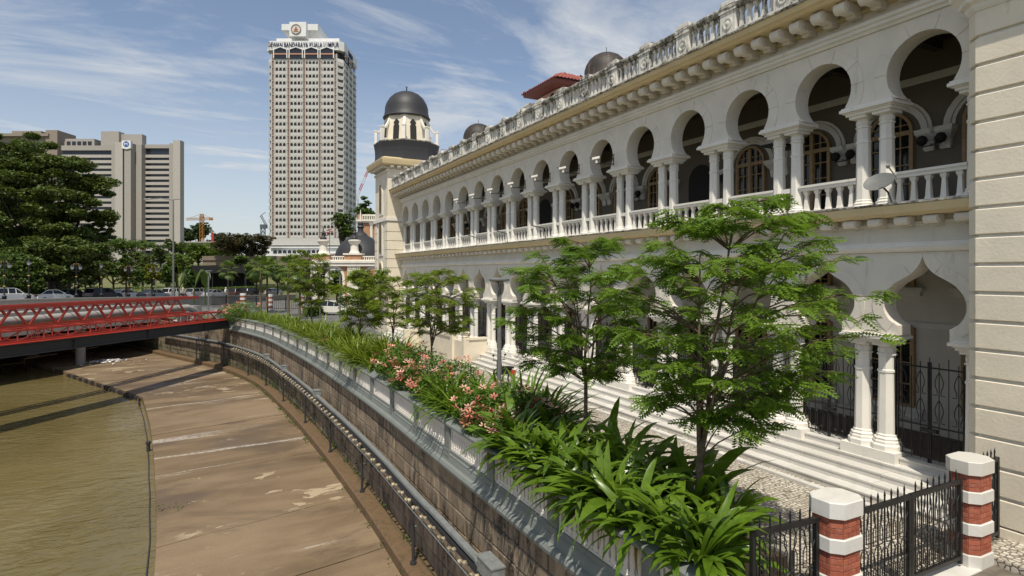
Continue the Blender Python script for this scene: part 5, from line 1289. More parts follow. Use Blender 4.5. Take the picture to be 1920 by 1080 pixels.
# ---------------------------------------------------------------- cream ramp wall by the steps
rw=thing('ramp_wall','cream stained ramp wall with capped piers at the end of the steps','wall',(12.3,29.5,0))
def rpart(n,m,*b): mb=MB(); mb.box(b[0]-12.3,b[1]-12.3,b[2]-29.5,b[3]-29.5,b[4],b[5]); return mb.build(n,m,rw)
rpart('end_wall',M['cream'],12.45,13.70,29.52,29.78,0,1.25); rpart('coping',M['cream'],12.42,13.70,29.46,29.84,1.25,1.36)
rpart('panel',M['cream'],12.40,12.55,29.75,31.2,0,1.15); rpart('side_wall',M['cream'],12.36,12.60,31.45,37.5,0,1.25); rpart('coping',M['cream'],12.30,12.66,31.45,37.5,1.25,1.35)
for y in (29.5,31.2):
    rpart('pier',M['cream'],12.28,12.60,y-0.02,y+0.28,0,1.42)
    mb=MB(); mb.lathe([(0.17,1.42),(0.20,1.46),(0.16,1.50),(0.26,1.66),(0.24,1.70)],8,(0.14,y-29.5+0.13,0),oc); mb.build('pier_cap',M['cream'],rw)
sw=thing('far_steps','white steps and low walls at the far end of the arcade','steps',(12.6,42,0))
for i in range(4): mb=MB(); mb.box(-0.6+0.3*i,0.9,-4.2,3.6,0.15*i+0.001,0.15*(i+1)); mb.build('step',M['marble'],sw)
mb=MB(); mb.box(-1.2,1.0,-4.6,-4.25,0,1.2); mb.build('side_wall',M['cream'],sw)

# ---------------------------------------------------------------- cctv, brackets, dish
def cctv(k):
    y=Y0+PITCH*(k+0.5); t=thing('cctv_camera','white security camera on a black arm, number %s along the upper arcade from the gate'%['one','two','three','four','five','six','seven','eight','nine'][k-4],'camera',(XF,y+0.35,9.15),0,'security cameras on the upper arcade')
    mb=MB(); mb.box(-0.03,0.0,-0.02,0.02,-0.15,0.28); mb.bar((-0.02,0,-0.1),(-0.75,0.1,-0.12),0.03); mb.bar((-0.02,0,0.12),(-0.40,0.05,-0.10),0.025); mb.build('arm',M['iron'],t)
    mb=MB(); mb.obox((-0.75,0.1,-0.04),(0.03,0,0),(0,0.03,0),(0,0,0.07)); mb.obox((-0.78,0.1,0.08),Vector((0.12,-0.07,0.03)),Vector((0.025,0.045,0)),(0,0,0.04)); mb.build('housing',M['white'],t)
    mb=MB(); mb.obox((-0.96,0.21,0.09),Vector((0.01,-0.006,0)),Vector((0.02,0.035,0)),(0,0,0.035)); mb.build('lens',M['glass'],t)
for k in range(4,11): cctv(k)
for j,k in enumerate((6,7.6,9.2)):
    y=Y0+PITCH*(k+0.5); t=thing('flag_bracket','black rod bracket rising from the balcony ledge, %s from the gate'%('first','second','third')[j],'bracket',(13.25,y,6.43),0,'rod brackets on the balcony ledge')
    mb=MB(); mb.tube([(0.05,0,0),(0,0,0.45),(-0.1,0.9,0.62)],0.022,5); mb.build('rod',M['iron'],t); mb=MB(); mb.box(-0.05,0.12,-0.05,0.05,0,0.015); mb.build('foot',M['iron'],t)
dish=thing('satellite_dish','tilted grey satellite dish fixed on the balcony ledge','satellite dish',(13.28,7.62,6.43))
mb=MB(); mb.tube([(0,0,0),(0.02,0.10,0.25),(0.0,0.24,0.42)],0.02,6); mb.build('mast',M['iron'],dish)
ax=Vector((-0.66,-0.10,0.62)).normalized(); u_=ax.cross(Vector((0,0,1))).normalized(); w_=u_.cross(ax)
mb=MB(); c=Vector((-0.02,0.26,0.46)); rg=[]
for q in range(6):
    r=0.31*q/5+0.004; rg.append([c+ax*(0.28*(r)**2*2.2)+u_*r*math.cos(2*math.pi*j/24)+w_*r*0.92*math.sin(2*math.pi*j/24) for j in range(24)])
mb.rings(rg,True,True,False); o=mb.build('reflector',M['galvd'],dish,True)
mb=MB(); e=c+u_*-0.37+ax*0.1; f=c+ax*0.45-u_*0.30; mb.tube([e,f],0.016,5); mb.obox(f,ax*0.04,u_*0.03,w_*0.03); mb.build('feed_arm',M['galv'],dish)
tl=thing('air_unit','small beige machine box fixed inside the fourth upper arch','box',(15.9,Y0+PITCH*2+0.6,8.9)); mb=MB(); mb.box(-0.3,0.3,-0.25,0.25,0,0.55); mb.build('casing',M['white'],tl); mb=MB(); mb.box(-0.5,0.75,-0.3,0.3,-0.05,-0.001); mb.build('shelf',M['iron'],tl)
# ================================================================ background
M['hill']=leafmat('hill_grass',(0.07,0.10,0.025),(0.17,0.165,0.06),0.0,0.9,0.03)
def V2(px,t,z=0.0): p=at(px,512,t); return Vector((p.x,p.y,z))
def terr(t): 
    f=min(1,max(0,(t-118)/190)); return 0.15+9.5*f*f*(3-2*f)
mb=MB(); rows=[]
for i in range(26):
    t=112+i*14; rows.append([tuple(RT*r+FW*t)[:2]+(terr(t)+0.5*math.sin(r*.05+t*.03)*min(1,(t-112)/80)-(0.3 if i==0 else 0),) for r in range(-420,181,15)])
mb.rings(rows,False,False,False); struct('hill',mb,M['hill'],True)
mb=MB(); mb.rings([[V2(300,62,0.012)+RT*0,V2(300,62,0.012)+RT*0],[V2(300,62,0.012),V2(300,62,0.012)]],False,False,False)
mb=MB(); mb.quad((6.6,46.5,0.012),(40,46.5,0.012),(44,118,0.012),(-4,108,0.012),(1.5,66,0.012)); struct('side_road',mb,M['asphalt'])

LM={'dark':leafmat('leaf_dark',(0.066,0.104,0.020),(0.118,0.160,0.034),0.25,0.5,0.12),
    'mid':leafmat('leaf_mid',(0.065,0.115,0.02),(0.12,0.185,0.034),0.28,0.5,0.2),
    'bright':leafmat('leaf_bright',(0.075,0.125,0.015),(0.14,0.20,0.025),0.3,0.5,0.25),
    'yellow':leafmat('leaf_yellow',(0.13,0.155,0.012),(0.22,0.23,0.02),0.3,0.5,0.3),
    'brown':leafmat('leaf_brown',(0.055,0.065,0.020),(0.105,0.080,0.034),0.25,0.5,0.15),
    'hazy':leafmat('leaf_hazy',(0.045,0.075,0.030),(0.075,0.11,0.042),0.25,0.6,0.1)}
def crown_cloud(lobes, n, sz, seed):
    """leaf-sized faces in clumps on the lobes, flattened into layers so light and gaps alternate"""
    r=np.random.default_rng(seed); P=[]
    vol=np.array([l[3]*l[4] for l in lobes]); vol/=vol.sum()
    for l,f in zip(lobes,vol):
        nc=max(14,int(60*f*len(lobes)**0.5)); d=r.normal(0,1,(nc,3)); d/=np.linalg.norm(d,axis=1)[:,None]; rad=r.uniform(0.55,1.0,nc)
        cc=np.array(l[:3])+d*rad[:,None]*np.array([l[3],l[3],l[4]])
        k=max(4,int(n*f/nc)); cr=0.34*l[3]*r.uniform(.6,1.2,nc)
        q=r.normal(0,1,(nc,k,3)); q/=np.linalg.norm(q,axis=2)[...,None]; q*=r.uniform(0.35,1.0,(nc,k,1))**0.5
        q[...,2]*=0.48; P.append((cc[:,None]+q*cr[:,None,None]).reshape(-1,3))
    P=np.concatenate(P); return leaf_cloud(P,sz,r,0.8,0.5)
def bg_tree(name,label,base,h,lobes,n,sz,mat,seed,trunk_r=0.25,group=None,bark='barkdark'):
    t=thing(name,label,'tree',base,0,group)
    rr=random.Random(seed); mb=MB(); zt=min(l[2]-l[4]*0.3 for l in lobes); mb.tube([(0,0,-0.3),(0.05*h*rr.uniform(-1,1)*.3,0,zt*0.5),(0,0,max(zt,0.4))],[trunk_r,trunk_r*0.75,trunk_r*0.6],8); mb.build('trunk',M[bark],t,True)
    mb=MB()
    for l in lobes:
        a=Vector((0,0,max(zt*0.8,0.3))); e=Vector(l[:3]); mb.tube([a,a.lerp(e,.5)+Vector((0,0,-0.05*h)),e],[trunk_r*0.5,trunk_r*0.3,trunk_r*0.1],5)
    mb.build('limbs',M[bark],t)
    V,Q=crown_cloud(lobes,n,sz,seed); o=obj('crown',np_mesh('crown',V,Q,mat),t); o['kind']='stuff'; return t
def lobes_auto(w,h,z0,n,seed):
    r=random.Random(seed); L=[]
    for i in range(n):
        a=r.uniform(0,6.28); q=r.uniform(0.0,0.62); zz=r.uniform(0.25,0.78); s=r.uniform(.30,.46)
        L.append((math.cos(a)*w*q,math.sin(a)*w*q,z0+(h-z0)*zz,w*s,(h-z0)*r.uniform(.16,.25)))
    return L
def px_tree(name,label,px,t,ytop,ybot,wpx,mat,seed,n=2600,nl=7,sz=None,z=None,group=None):
    k=t/1104; z=terr(t) if z is None else z; b=V2(px,t,z); ztop=CAM_Z+(512-ytop)*k; zbot=CAM_Z+(512-ybot)*k
    h=ztop-z; z0=max(0.2,zbot-z); w=wpx*k/2
    return bg_tree(name,label,b,h,lobes_auto(w*1.1,h,z0,nl,seed),int(n*1.5),sz or max(0.14,2.3*k),LM[mat],seed,max(0.08,0.03*h),group)

# great rain tree on the left bank, layered crown with a sloping right flank
t0=78; k=t0/1104
def rl(px,py,r,rz,dt=0): p=at(px-12,py,t0+dt); return p,r,rz
base=V2(95,t0,0.3); L=[]
spec=[(20,285,7,2.2,2),(-40,300,8,3,4),(60,272,4.5,1.8,0),(110,300,5,1.8,-1),(150,330,5,1.7,0),(185,352,3.6,1.3,1),(60,335,6,2.2,-3),(10,360,6,2.4,-4),(110,380,5.5,2.0,-3),(165,395,4.6,1.6,-1),(200,405,2.4,1.1,1),(50,410,6,2.0,-4),(130,430,5,1.8,-2),(190,440,2.6,1.4,2),(-20,430,6,2.2,-3),(30,455,5,1.8,0),(90,455,5,1.8,1),(165,460,3.0,1.3,3),(205,425,1.5,0.9,2),(-90,340,8,4,3),(-80,430,7,3,0),(70,465,4.5,2.2,-7),(130,470,4,2.0,-6),(20,480,5,2.2,-7),(175,475,3.0,1.6,-3),(-10,470,5,2.2,-5),(100,495,4.2,1.8,-7),(45,500,4.5,2.0,-8),(150,505,3.2,1.5,-5),(40,310,6,2,5),(100,345,6,2,6),(20,395,7,2,7)]
for px,py,r,rz,dt in spec: p,r,rz=rl(px,py,r*0.86,rz,dt); L.append((p.x-base.x,p.y-base.y,p.z-base.z,r,rz))
bg_tree('rain_tree','huge dark spreading rain tree towering on the far left bank',base,20,L,170000,0.24,LM['dark'],5,0.5)
G='roadside trees beyond the bridges'
for a in [('leafy_tree','pale leafy tree under the rain tree at the picture edge',22,66,455,560,90,'mid',41,4200,9),
          ('leafy_tree','bushy tree under the rain tree beside the first ornate lamp',65,68,490,560,60,'mid',42,2600,7),
          ('leafy_tree','shadowed tree in the gap beneath the rain tree',110,92,455,560,90,'dark',43,3800,8),
          ('leafy_tree','feathery green tree below the right flank of the rain tree',130,98,430,530,70,'bright',44,3600,8),
          ('leafy_tree','orange-flushed tree at the foot of the grey bank tower',190,120,440,520,64,'brown',45,2800,7),
          ('leafy_tree','dark tree standing right under the rain tree edge',170,105,470,560,60,'dark',46,2600,7),
          ('leafy_tree','slim green tree left of the tall light mast',268,104,482,545,44,'mid',47,2200,6),
          ('leafy_tree','green tree right beside the tall light mast',312,104,492,540,44,'mid',48,2200,6),
          ('leafy_tree','drooping green tree beyond the third ornate lamp',243,112,470,540,50,'mid',49,2200,6),
          ('leafy_tree','broad bright tree on the slope left of the brown one',372,165,452,497,95,'bright',50,3600,8),
          ('leafy_tree','brownish spreading tree in front of the tall white tower',462,150,434,484,116,'brown',51,8200,14),
          ('leafy_tree','small round tree below the brown spreading one',450,140,478,500,50,'mid',52,1600,5),
          ('leafy_tree','green tree on the slope right of the light mast',345,150,470,500,60,'bright',53,1800,6),
          ('leafy_tree','leafy tree climbing behind the brick building',640,140,382,450,52,'mid',54,3000,7),
          ('leafy_tree','larger leafy tree behind the white corner tower',688,138,364,440,64,'mid',55,3800,8),
          ('leafy_tree','dark tree on the slope below the flagpoles',255,150,462,505,60,'dark',56,2000,6),
          ('leafy_tree','small tree in front of the grey bank tower foot',302,170,455,500,44,'dark',57,1500,5),
          ('leafy_tree','leafy tree left of the brick gatehouse pier',598,74,500,560,44,'mid',58,2200,6),
          ('leafy_tree','bright tree behind the gatehouse arch',632,100,500,560,40,'bright',59,1800,6)]:
    px_tree(a[0],a[1],a[2],a[3],a[4],a[5],a[6],a[7],a[8],a[9],a[10],group=G,z=None if a[3]>115 else 0.2)
xt=[('leafy_tree','low leafy tree in the shadow left of the clipped row',112,100,500,556,60,'dark',141,2200,6),('leafy_tree','round green tree behind the first clipped tree',160,112,484,540,70,'mid',142,2800,7),('leafy_tree','round green tree behind the second clipped tree',212,116,478,540,70,'mid',143,2800,7),
 ('leafy_tree','bushy dark tree between the slim trees',286,122,474,540,64,'dark',144,2600,7),('leafy_tree','bright bushy tree behind the tall light mast',330,128,470,535,60,'bright',145,2600,7),('leafy_tree','low green tree in front of the black hoarding',352,112,500,545,40,'mid',146,1600,5),
 ('leafy_tree','wide tree on the slope before the bank tower',235,200,445,480,110,'mid',147,3200,8),('leafy_tree','tree on the slope right of the bank tower foot',330,210,448,480,70,'dark',148,2400,7),('leafy_tree','tree on the slope under the yellow crane',400,220,455,482,80,'mid',149,2400,7),
 ('leafy_tree','dark tree touching the left flank of the brown one',425,175,446,486,60,'dark',150,2200,6),('leafy_tree','bushy tree behind the palms right of the hoarding',520,118,492,540,60,'mid',151,2400,6),('leafy_tree','bushy tree beside the gatehouse left pier',575,96,496,552,50,'mid',152,2200,6),
 ('leafy_tree','bushy tree behind the hoarding end',480,124,490,540,50,'bright',153,2000,6),('leafy_tree','low tree right behind the parked white car',690,80,520,572,70,'mid',154,2400,6),('leafy_tree','pale bush at the left picture edge below the rain tree',-5,70,500,560,70,'bright',155,2200,6)]
for a in xt: px_tree(a[0],a[1],a[2],a[3],a[4],a[5],a[6],a[7],a[8],a[9],a[10],group=G,z=None if a[3]>115 else 0.2)
for i,px in enumerate((141,187,236,285)):                 # clipped yellow-green street trees
    px_tree('clipped_tree','clipped yellow-green street tree, %s of the row behind the cars'%('first','second','third','last')[i],px,82,493,530,40,'yellow',60+i,2200,7,z=0.9,group='clipped street trees behind the cars')
G2='wooded hills on the skyline'
for i,(px,yt,yb,w,t_) in enumerate(((372,415,452,70,420),(410,436,460,60,430),(440,440,470,80,400),(350,420,460,50,430))):
    px_tree('hill_tree','hazy tree mass on the skyline, %s from the bank tower'%('first','third','last','second')[i],px,t_,yt,yb,w,'hazy',70+i,2200,7,z=6,group=G2)
# hedges
def hedge(label,a,b,w,h,mat,seed,n=2600):
    a,b=Vector(a),Vector(b); d=b-a; L_=d.length; d.normalize(); s_=Vector((-d.y,d.x,0)); r=np.random.default_rng(seed)
    u=r.uniform(0,L_,n); v=r.uniform(-w/2,w/2,n); z=r.uniform(0,h,n)+r.normal(0,.04,n); face=r.integers(0,3,n)
    z=np.where(face==0,h+r.normal(0,.05,n),z); v=np.where(face==1,-w/2+r.normal(0,.05,n),v)
    P=np.stack([a.x+d.x*u+s_.x*v,a.y+d.y*u+s_.y*v,a.z+z],1); V,Q=leaf_cloud(P,0.11,r,0.6,0.55)
    o=obj('hedge',np_mesh('hedge',V,Q,mat)); tag(o,label,'hedge'); 
    mb=MB(); mb.obox((a+b)/2+Vector((0,0,h*.45)),d*L_/2*0.99,s_*w*0.42,(0,0,h*.45)); mb.v=[tuple(p) for p in mb.v]; mb.build('hedge_core',LM['dark'],o)
def onroad(px,n):
    d=ray(px,512); kk=n/(d.x*BN.x+d.y*BN.y); p=Vector((d.x*kk,d.y*kk,0)); s=p.dot(BD); p.z=zroad(s); return p,s
p0,_=onroad(40,82.5); p1,_=onroad(330,82.5); p2,_=onroad(400,82.5); p3,_=onroad(600,82.5)
hedge('long clipped hedge behind the cars left of the light mast',(p0.x,p0.y,p0.z-.1),(p1.x,p1.y,0.3),1.2,1.3,LM['bright'],3,5200)
hedge('clipped hedge behind the cars right of the light mast',(p1.x+2,p1.y+2,0.3),(p3.x,p3.y,0.2),1.6,1.7,LM['bright'],4,6500)
a=V2(572,66,0); b=V2(600,68,0); hedge('short green hedge beside the parked white car',a,b,1.0,1.0,LM['bright'],5,1600)
# fan palms
def fan_palm(label,px,t,ytop,z,seed,sc=1.0):
    r=random.Random(seed); b=V2(px,t,z); h=(CAM_Z+(512-ytop)*t/1104-z)*0.86; th=thing('fan_palm',label,'palm',b,r.uniform(0,6),'fan palms along the promenade end')
    mb=MB(); mb.tube([(0,0,-.2),(0.05,0.03,h*.5),(0,0,h)],[0.16,0.12,0.10],8); mb.build('trunk',M['bark'],th,True)
    for i in range(19):
        a=2.4*i; el=R(78-i*7.2+r.uniform(-6,6)); L_=0.75*sc; c=Vector((math.cos(a)*math.cos(el),math.sin(a)*math.cos(el),math.sin(el))); s_=Vector((-math.sin(a),math.cos(a),0)); mb=MB(); o_=Vector((0,0,h)); e=o_+c*L_
        mb.bar(o_,e,0.03)
        for j in range(-6,7):
            g=j*0.21; d=(c*math.cos(g)+s_*math.sin(g)); n_=d.cross(c.cross(s_)).normalized(); f=0.95*sc*(1-abs(j)*.035)*r.uniform(.9,1.1); m1=e+d*f*.55; tip=e+d*f+Vector((0,0,-0.28*f)); w=0.055*sc
            mb.add([e,m1+n_*w,tip,m1-n_*w],[(0,1,2,3)])
        mb.build('fan_leaf',LM['bright'] if i<13 else LM['mid'],th)
for i,(px,t_,yt) in enumerate(((428,92,497),(489,70,488),(501,72,490),(541,66,487),(562,62,498))):
    fan_palm('fan palm on a thin grey trunk, %s in the promenade-end row'%('first','second','third','fourth','last')[i],px,t_,yt,0.2,80+i,1.15)
# paddle-leaved plants
def paddle(label,px,t,ytop,z,seed):
    r=random.Random(seed); b=V2(px,t,z); h=CAM_Z+(512-ytop)*t/1104-z; th=thing('paddle_plant',label,'plant',b,r.uniform(0,3),'paddle-leaved plants beside the road')
    mb=MB(); mb.tube([(0,0,-.1),(0,0,h*.45)],[0.13,0.09],7); mb.build('stem',M['weed'],th)
    for i in range(7):
        a=(i%2)*math.pi+r.uniform(-.3,.3); ln=R(r.uniform(2,20)+i*1.5); c=Vector((math.cos(a)*math.sin(ln),math.sin(a)*math.sin(ln),math.cos(ln))); s_=Vector((-math.sin(a),math.cos(a),0)); o_=Vector((0,0,h*.40)); rows=[]
        for q in range(7):
            f=q/6; w=0.42*math.sin(math.pi*min(.97,f*0.95+.03))**.6; p=o_+c*(h*(.12+.46*f))+Vector((math.cos(a),math.sin(a),0))*0.25*f*f; rows.append([p-s_*w+Vector((math.cos(a),math.sin(a),0))*.05,p,p+s_*w+Vector((math.cos(a),math.sin(a),0))*.05])
        mb=MB(); mb.bar(o_,rows[0][1],.05); mb.rings(rows,False,False,False); mb.build('paddle_leaf',LM['mid'],th,True)
for i,(px,t_,yt) in enumerate(((336,86,502),(364,84,502),(385,82,506))): paddle('tall paddle-leaved plant, %s right of the light mast'%('first','second','third')[i],px,t_,yt,0.6,90+i)

# ---------------------------------------------------------------- vehicles
def car_paint(name,col): 
    m=plain(name,col,0.28,0.03,2); m.node_tree.nodes['Principled BSDF'].inputs['Coat Weight'].default_value=0.6; return m
CP={'white':car_paint('car_white',(0.72,0.72,0.71)),'black':car_paint('car_black',(0.018,0.018,0.022)),'navy':car_paint('car_navy',(0.014,0.018,0.045)),'silver':car_paint('car_silver',(0.33,0.35,0.37)),'blue':car_paint('car_bluegrey',(0.16,0.21,0.26)),'grey':car_paint('car_dark',(0.045,0.042,0.045)),'cream':car_paint('car_cream',(0.70,0.68,0.60)),'brown':car_paint('car_brown',(0.05,0.035,0.035))}
M['tail']=plain('tail_light',(0.35,0.01,0.01),0.3); M['head']=plain('head_light',(0.6,0.62,0.64),0.15); M['rim']=plain('wheel_rim',(0.40,0.40,0.41),0.35,metal=0.6); M['tyre']=plain('tyre',(0.015,0.015,0.015),0.8)
SHAPES={'sedan':(4.5,1.45,[(-2.25,0.35),(-2.25,0.75),(-2.1,0.98),(-1.55,1.02),(-0.75,1.0),(0.95,0.95),(1.75,0.85),(2.18,0.65),(2.25,0.35)],[(-1.72,1.0),(-1.0,1.40),(-0.2,1.46),(0.4,1.40),(1.2,0.95)]),
        'suv':(4.5,1.68,[(-2.22,0.38),(-2.25,0.8),(-2.2,1.08),(-1.5,1.12),(0.9,1.08),(1.8,1.0),(2.18,0.8),(2.22,0.4)],[(-2.15,1.08),(-1.85,1.60),(-1.2,1.69),(0.2,1.66),(0.55,1.56),(1.15,1.06)]),
        'mpv':(4.5,1.62,[(-2.2,0.36),(-2.22,0.8),(-2.15,1.05),(-1.4,1.06),(1.1,1.0),(1.85,0.88),(2.2,0.66),(2.23,0.36)],[(-2.1,1.04),(-1.85,1.50),(-1.3,1.61),(-0.1,1.62),(0.5,1.50),(1.5,0.97)])}
def car(kind,paint,p,rz,label,detail=True):
    L_,H_,body,cab=SHAPES[kind]; t=thing('parked_car',label,'car',p,rz,'cars on the road beyond the river'); W=0.87
    def loft(prof,w0,w1,z_in):
        mb=MB(); rg=[]
        zmax=max(z for _,z in prof); zmin=min(z for _,z in prof)
        for y,s in ((-1,0),(-1,1),(1,1),(1,0)): pass
        ring=lambda y,ins: [(x*(1-0.02*ins),y,z-0.02*ins) for x,z in prof]
        ws=[(-w0,1.2),(-w0+.05,0),(w0-.05,0),(w0,1.2)]
        return mb.rings([ring(y,i) for y,i in ws])
    mb=loft(body+[],W,W,0); o=mb.build('body',CP[paint],t,True); fix_normals(o.data)
    cw=W-0.10; mb=MB()
    zb=cab[0][1]
    def ins(z): return 0.0+0.16*max(0,(z-zb))/0.6
    mb.rings([[(x,-cw+ins(z),z) for x,z in cab],[(x,cw-ins(z),z) for x,z in cab]]); o=mb.build('glasshouse',M['glass'],t); fix_normals(o.data)
    mb=MB()                                               # roof skin and pillars
    top=cab[1:-1]; e=0.012
    mb.rings([[(x,-cw+ins(z)-e,z+e) for x,z in top],[(x,-cw+ins(z)+.12,z+e*2.2) for x,z in top],[(x,cw-ins(z)-.12,z+e*2.2) for x,z in top],[(x,cw-ins(z)+e,z+e) for x,z in top]],False,False,False)
    for s_ in (-1,1):
        for i in range(len(cab)-1):
            a=Vector((cab[i][0],s_*(cw-ins(cab[i][1])+e),cab[i][1])); b=Vector((cab[i+1][0],s_*(cw-ins(cab[i+1][1])+e),cab[i+1][1])); mb.bar(a,b,0.05,0.07)
        for xx in (-0.45,0.35) if kind!='sedan' else (-0.3,): 
            mb.bar((xx-0.03,s_*(cw+e),zb),(xx,s_*(cw-ins(H_-.05)+e),H_-0.06),0.06,0.05)
    mb.build('roof',CP[paint],t,True)
    for x in (-1.38,1.40):
        for s_ in (-1,1):
            mb=MB(); rg=[[(x+q*math.cos(2*math.pi*j/18),s_*y,0.32+q*math.sin(2*math.pi*j/18)) for j in range(18)] for q,y in ((0.24,0.66),(0.32,0.68),(0.33,0.74),(0.33,0.86),(0.29,0.885),(0.22,0.885))]
            mb.rings(rg); w=mb.build('wheel',M['tyre'],t,True); mb=MB(); mb.rings([[(x+q*math.cos(2*math.pi*j/18),s_*y,0.32+q*math.sin(2*math.pi*j/18)) for j in range(18)] for q,y in ((0.225,0.888),(0.20,0.875),(0.06,0.87),(0.05,0.892))])
            for j in range(5): a=2*math.pi*j/5; mb.bar((x,s_*.885,.32),(x+.2*math.cos(a),s_*.888,.32+.2*math.sin(a)),0.05,0.02)
            mb.build('rim',M['rim'],w)
    for s_ in (-1,1):
        mb=MB(); z=body[2][1]-0.16; mb.obox((body[1][0]+0.06,s_*0.68,z),(0.09,0,0),(0,0.17,0),(0,0,0.09)); mb.build('tail_light',M['tail'],t)
        mb=MB(); z=body[-2][1]; mb.obox((body[-2][0]-0.10,s_*0.66,z+0.0),(0.13,0,-.03),(0,0.16,0),(0,0,0.07)); mb.build('headlight',M['head'],t)
        mb=MB(); mb.obox((0.92,s_*0.95,1.02),(0.06,0,0),(0,0.07,0),(0,0,0.06)); mb.build('wing_mirror',CP[paint],t)
    mb=MB(); mb.obox((body[0][0]+0.02,0,0.45),(0.03,0,0),(0,0.8,0),(0,0,0.10)); mb.obox((body[-1][0]-0.0,0,0.42),(0.03,0,0),(0,0.7,0),(0,0,0.08)); mb.build('bumper',CP[paint] if paint!='white' else M['galvd'],t)
HD=math.atan2(BD.y,BD.x)
cars=[('suv','white',14,66.5,0,'white car at the left picture edge on the road bridge'),('sedan','white',95,68.0,0,'white saloon on the bridge beside the first ornate lamp'),
      ('sedan','grey',134,73.5,0,'dark grey saloon behind the white one on the bridge'),('suv','navy',193,70.0,0,'navy sport utility car between two ornate lamps'),
      ('sedan','white',234,76.0,0,'white saloon partly behind the navy car'),('sedan','blue',289,69.5,0,'blue-grey saloon left of the tall light mast'),
      ('suv','white',328,74.0,0,'white tall car just behind the light mast'),('suv','silver',372,74.5,0,'silver tall car behind the paddle-leaved plants'),
      ('sedan','silver',402,71.0,0,'silver saloon right of the paddle-leaved plants'),('suv','brown',449,71.5,0,'dark brown sport utility car behind the first striped post'),
      ('mpv','black',470,77.0,0,'black people carrier behind the dark brown car'),('sedan','silver',514,74.0,0,'silver saloon beyond the middle striped post'),
      ('suv','black',556,77.0,0,'black tall car beyond the last striped post')]
for kd,pt,px,n,fl,lab in cars:
    p,s=onroad(px,n); car(kd,pt,p,HD+(math.pi if fl else 0)+random.uniform(-.02,.02),lab)
p=atz(626,590,0.03); car('mpv','cream',p,R(-14)-YAW+R(8),'cream people carrier parked behind the bed shrubs on the side road')

# people riding motorcycles among the cars
def skin_person(t, joints, edges, rad, name, mat):
    m=bpy.data.meshes.new(name); m.from_pydata(joints,edges,[]); o=obj(name,m,t); mod=o.modifiers.new('skin','SKIN'); 
    for v,r_ in zip(m.skin_vertices[0].data,rad): v.radius=(r_,r_)
    m.skin_vertices[0].data[0].use_root=True
    s=o.modifiers.new('sub','SUBSURF'); s.levels=1; s.render_levels=1; m.materials.append(mat); return o
def motorcycle(label,p,rz,col):
    t=thing('motorcycle',label,'motorcycle',p,rz,'motorcycles in view')
    for x in (-0.62,0.62):
        mb=MB(); rg=[[(x+(0.27+a)*math.cos(2*math.pi*j/20),b,0.29+(0.27+a)*math.sin(2*math.pi*j/20)) for j in range(21)] for a,b in ((0,-.04),(.03,0),(0,.04),(-.03,0),(0,-.04))]
        mb.rings(rg,False,False,False); w=mb.build('wheel',M['tyre'],t,True); mb=MB()
        for j in range(8): a=2*math.pi*j/8; mb.bar((x,0,.29),(x+.25*math.cos(a),0,.29+.25*math.sin(a)),0.012)
        mb.build('spokes',M['rim'],w)
    mb=MB(); mb.rings([[(x,y*w,z) for y,z in ((-1,a),(1,a),(1,b),(-1,b))] for x,w,a,b in ((-0.75,.05,.62,.70),(-0.35,.12,.48,.74),(0.0,.11,.40,.62),(0.25,.10,.38,.66),(0.42,.12,.5,.95),(0.5,.06,.7,.98))]); o=mb.build('body',col,t,True); fix_normals(o.data)
    mb=MB(); mb.rings([[(x,y*w,z) for y,z in ((-1,a),(1,a),(1,a+.09),(-1,a+.09))] for x,w,a in ((-.72,.08,.76),(-.4,.13,.73),(-.05,.10,.70))]); mb.build('seat',M['black'],t)
    mb=MB(); mb.tube([(0.62,0,.29),(0.45,0,.95)],.03,6); mb.tube([(0.40,-.32,1.0),(0.45,-.1,.98),(0.45,.1,.98),(0.40,.32,1.0)],.018,6); mb.tube([(.42,.25,1.0),(.40,.3,1.18)],.01,4); mb.tube([(.42,-.25,1.0),(.40,-.3,1.18)],.01,4); mb.obox((.38,.31,1.22),(.01,0,0),(0,.05,0),(0,0,.04)); mb.obox((.38,-.31,1.22),(.01,0,0),(0,.05,0),(0,0,.04)); mb.build('handlebar',M['black'],t)
    return t
def rider(label,p,rz,shirt,helmet):
    t=thing('person',label,'person',p,rz,'riders among the cars')
    j=[(-.28,0,.86),(-.24,0,1.08),(-.16,0,1.34),(-.14,0,1.44),(-.12,0,1.56),(-.15,.19,1.36),(.08,.27,1.18),(.36,.30,1.03),(-.15,-.19,1.36),(.08,-.27,1.18),(.36,-.30,1.03),(-.24,.12,.84),(.18,.16,.72),(.05,.15,.34),(.18,.15,.30),(-.24,-.12,.84),(.18,-.16,.72),(.05,-.15,.34),(.18,-.15,.30)]
    e=[(0,1),(1,2),(2,3),(3,4),(2,5),(5,6),(6,7),(2,8),(8,9),(9,10),(0,11),(11,12),(12,13),(13,14),(0,15),(15,16),(16,17),(17,18)]
    r_=[.15,.15,.15,.06,.07,.07,.05,.04,.07,.05,.04,.10,.075,.05,.05,.10,.075,.05,.05]
    skin_person(t,j,e,r_,'body',shirt)
    mb=MB(); mb.lathe([(.02,1.5),(.11,1.52),(.135,1.60),(.13,1.68),(.09,1.75),(.01,1.78)],12,(-.11,0,0)); mb.build('helmet',helmet,t,True)
RIDERS=[(344,72.0,(0.28,0.24,0.20),'white','person in grey shirt and white helmet riding between cars'),(424,79.5,(0.55,0.55,0.53),'white','person in pale shirt riding behind the fan palm'),(481,79.0,(0.30,0.03,0.03),'tail','person in red riding behind the dark cars')]
for i,(px,n,c,hm,lab) in enumerate(RIDERS):
    p,s=onroad(px,n); motorcycle('motorcycle ridden by the %s'%lab.replace('person in','one in').replace(' riding',''),p,HD,CP['black']); rider(lab,p,HD,plain('shirt%d'%i,c,0.8),M[hm])
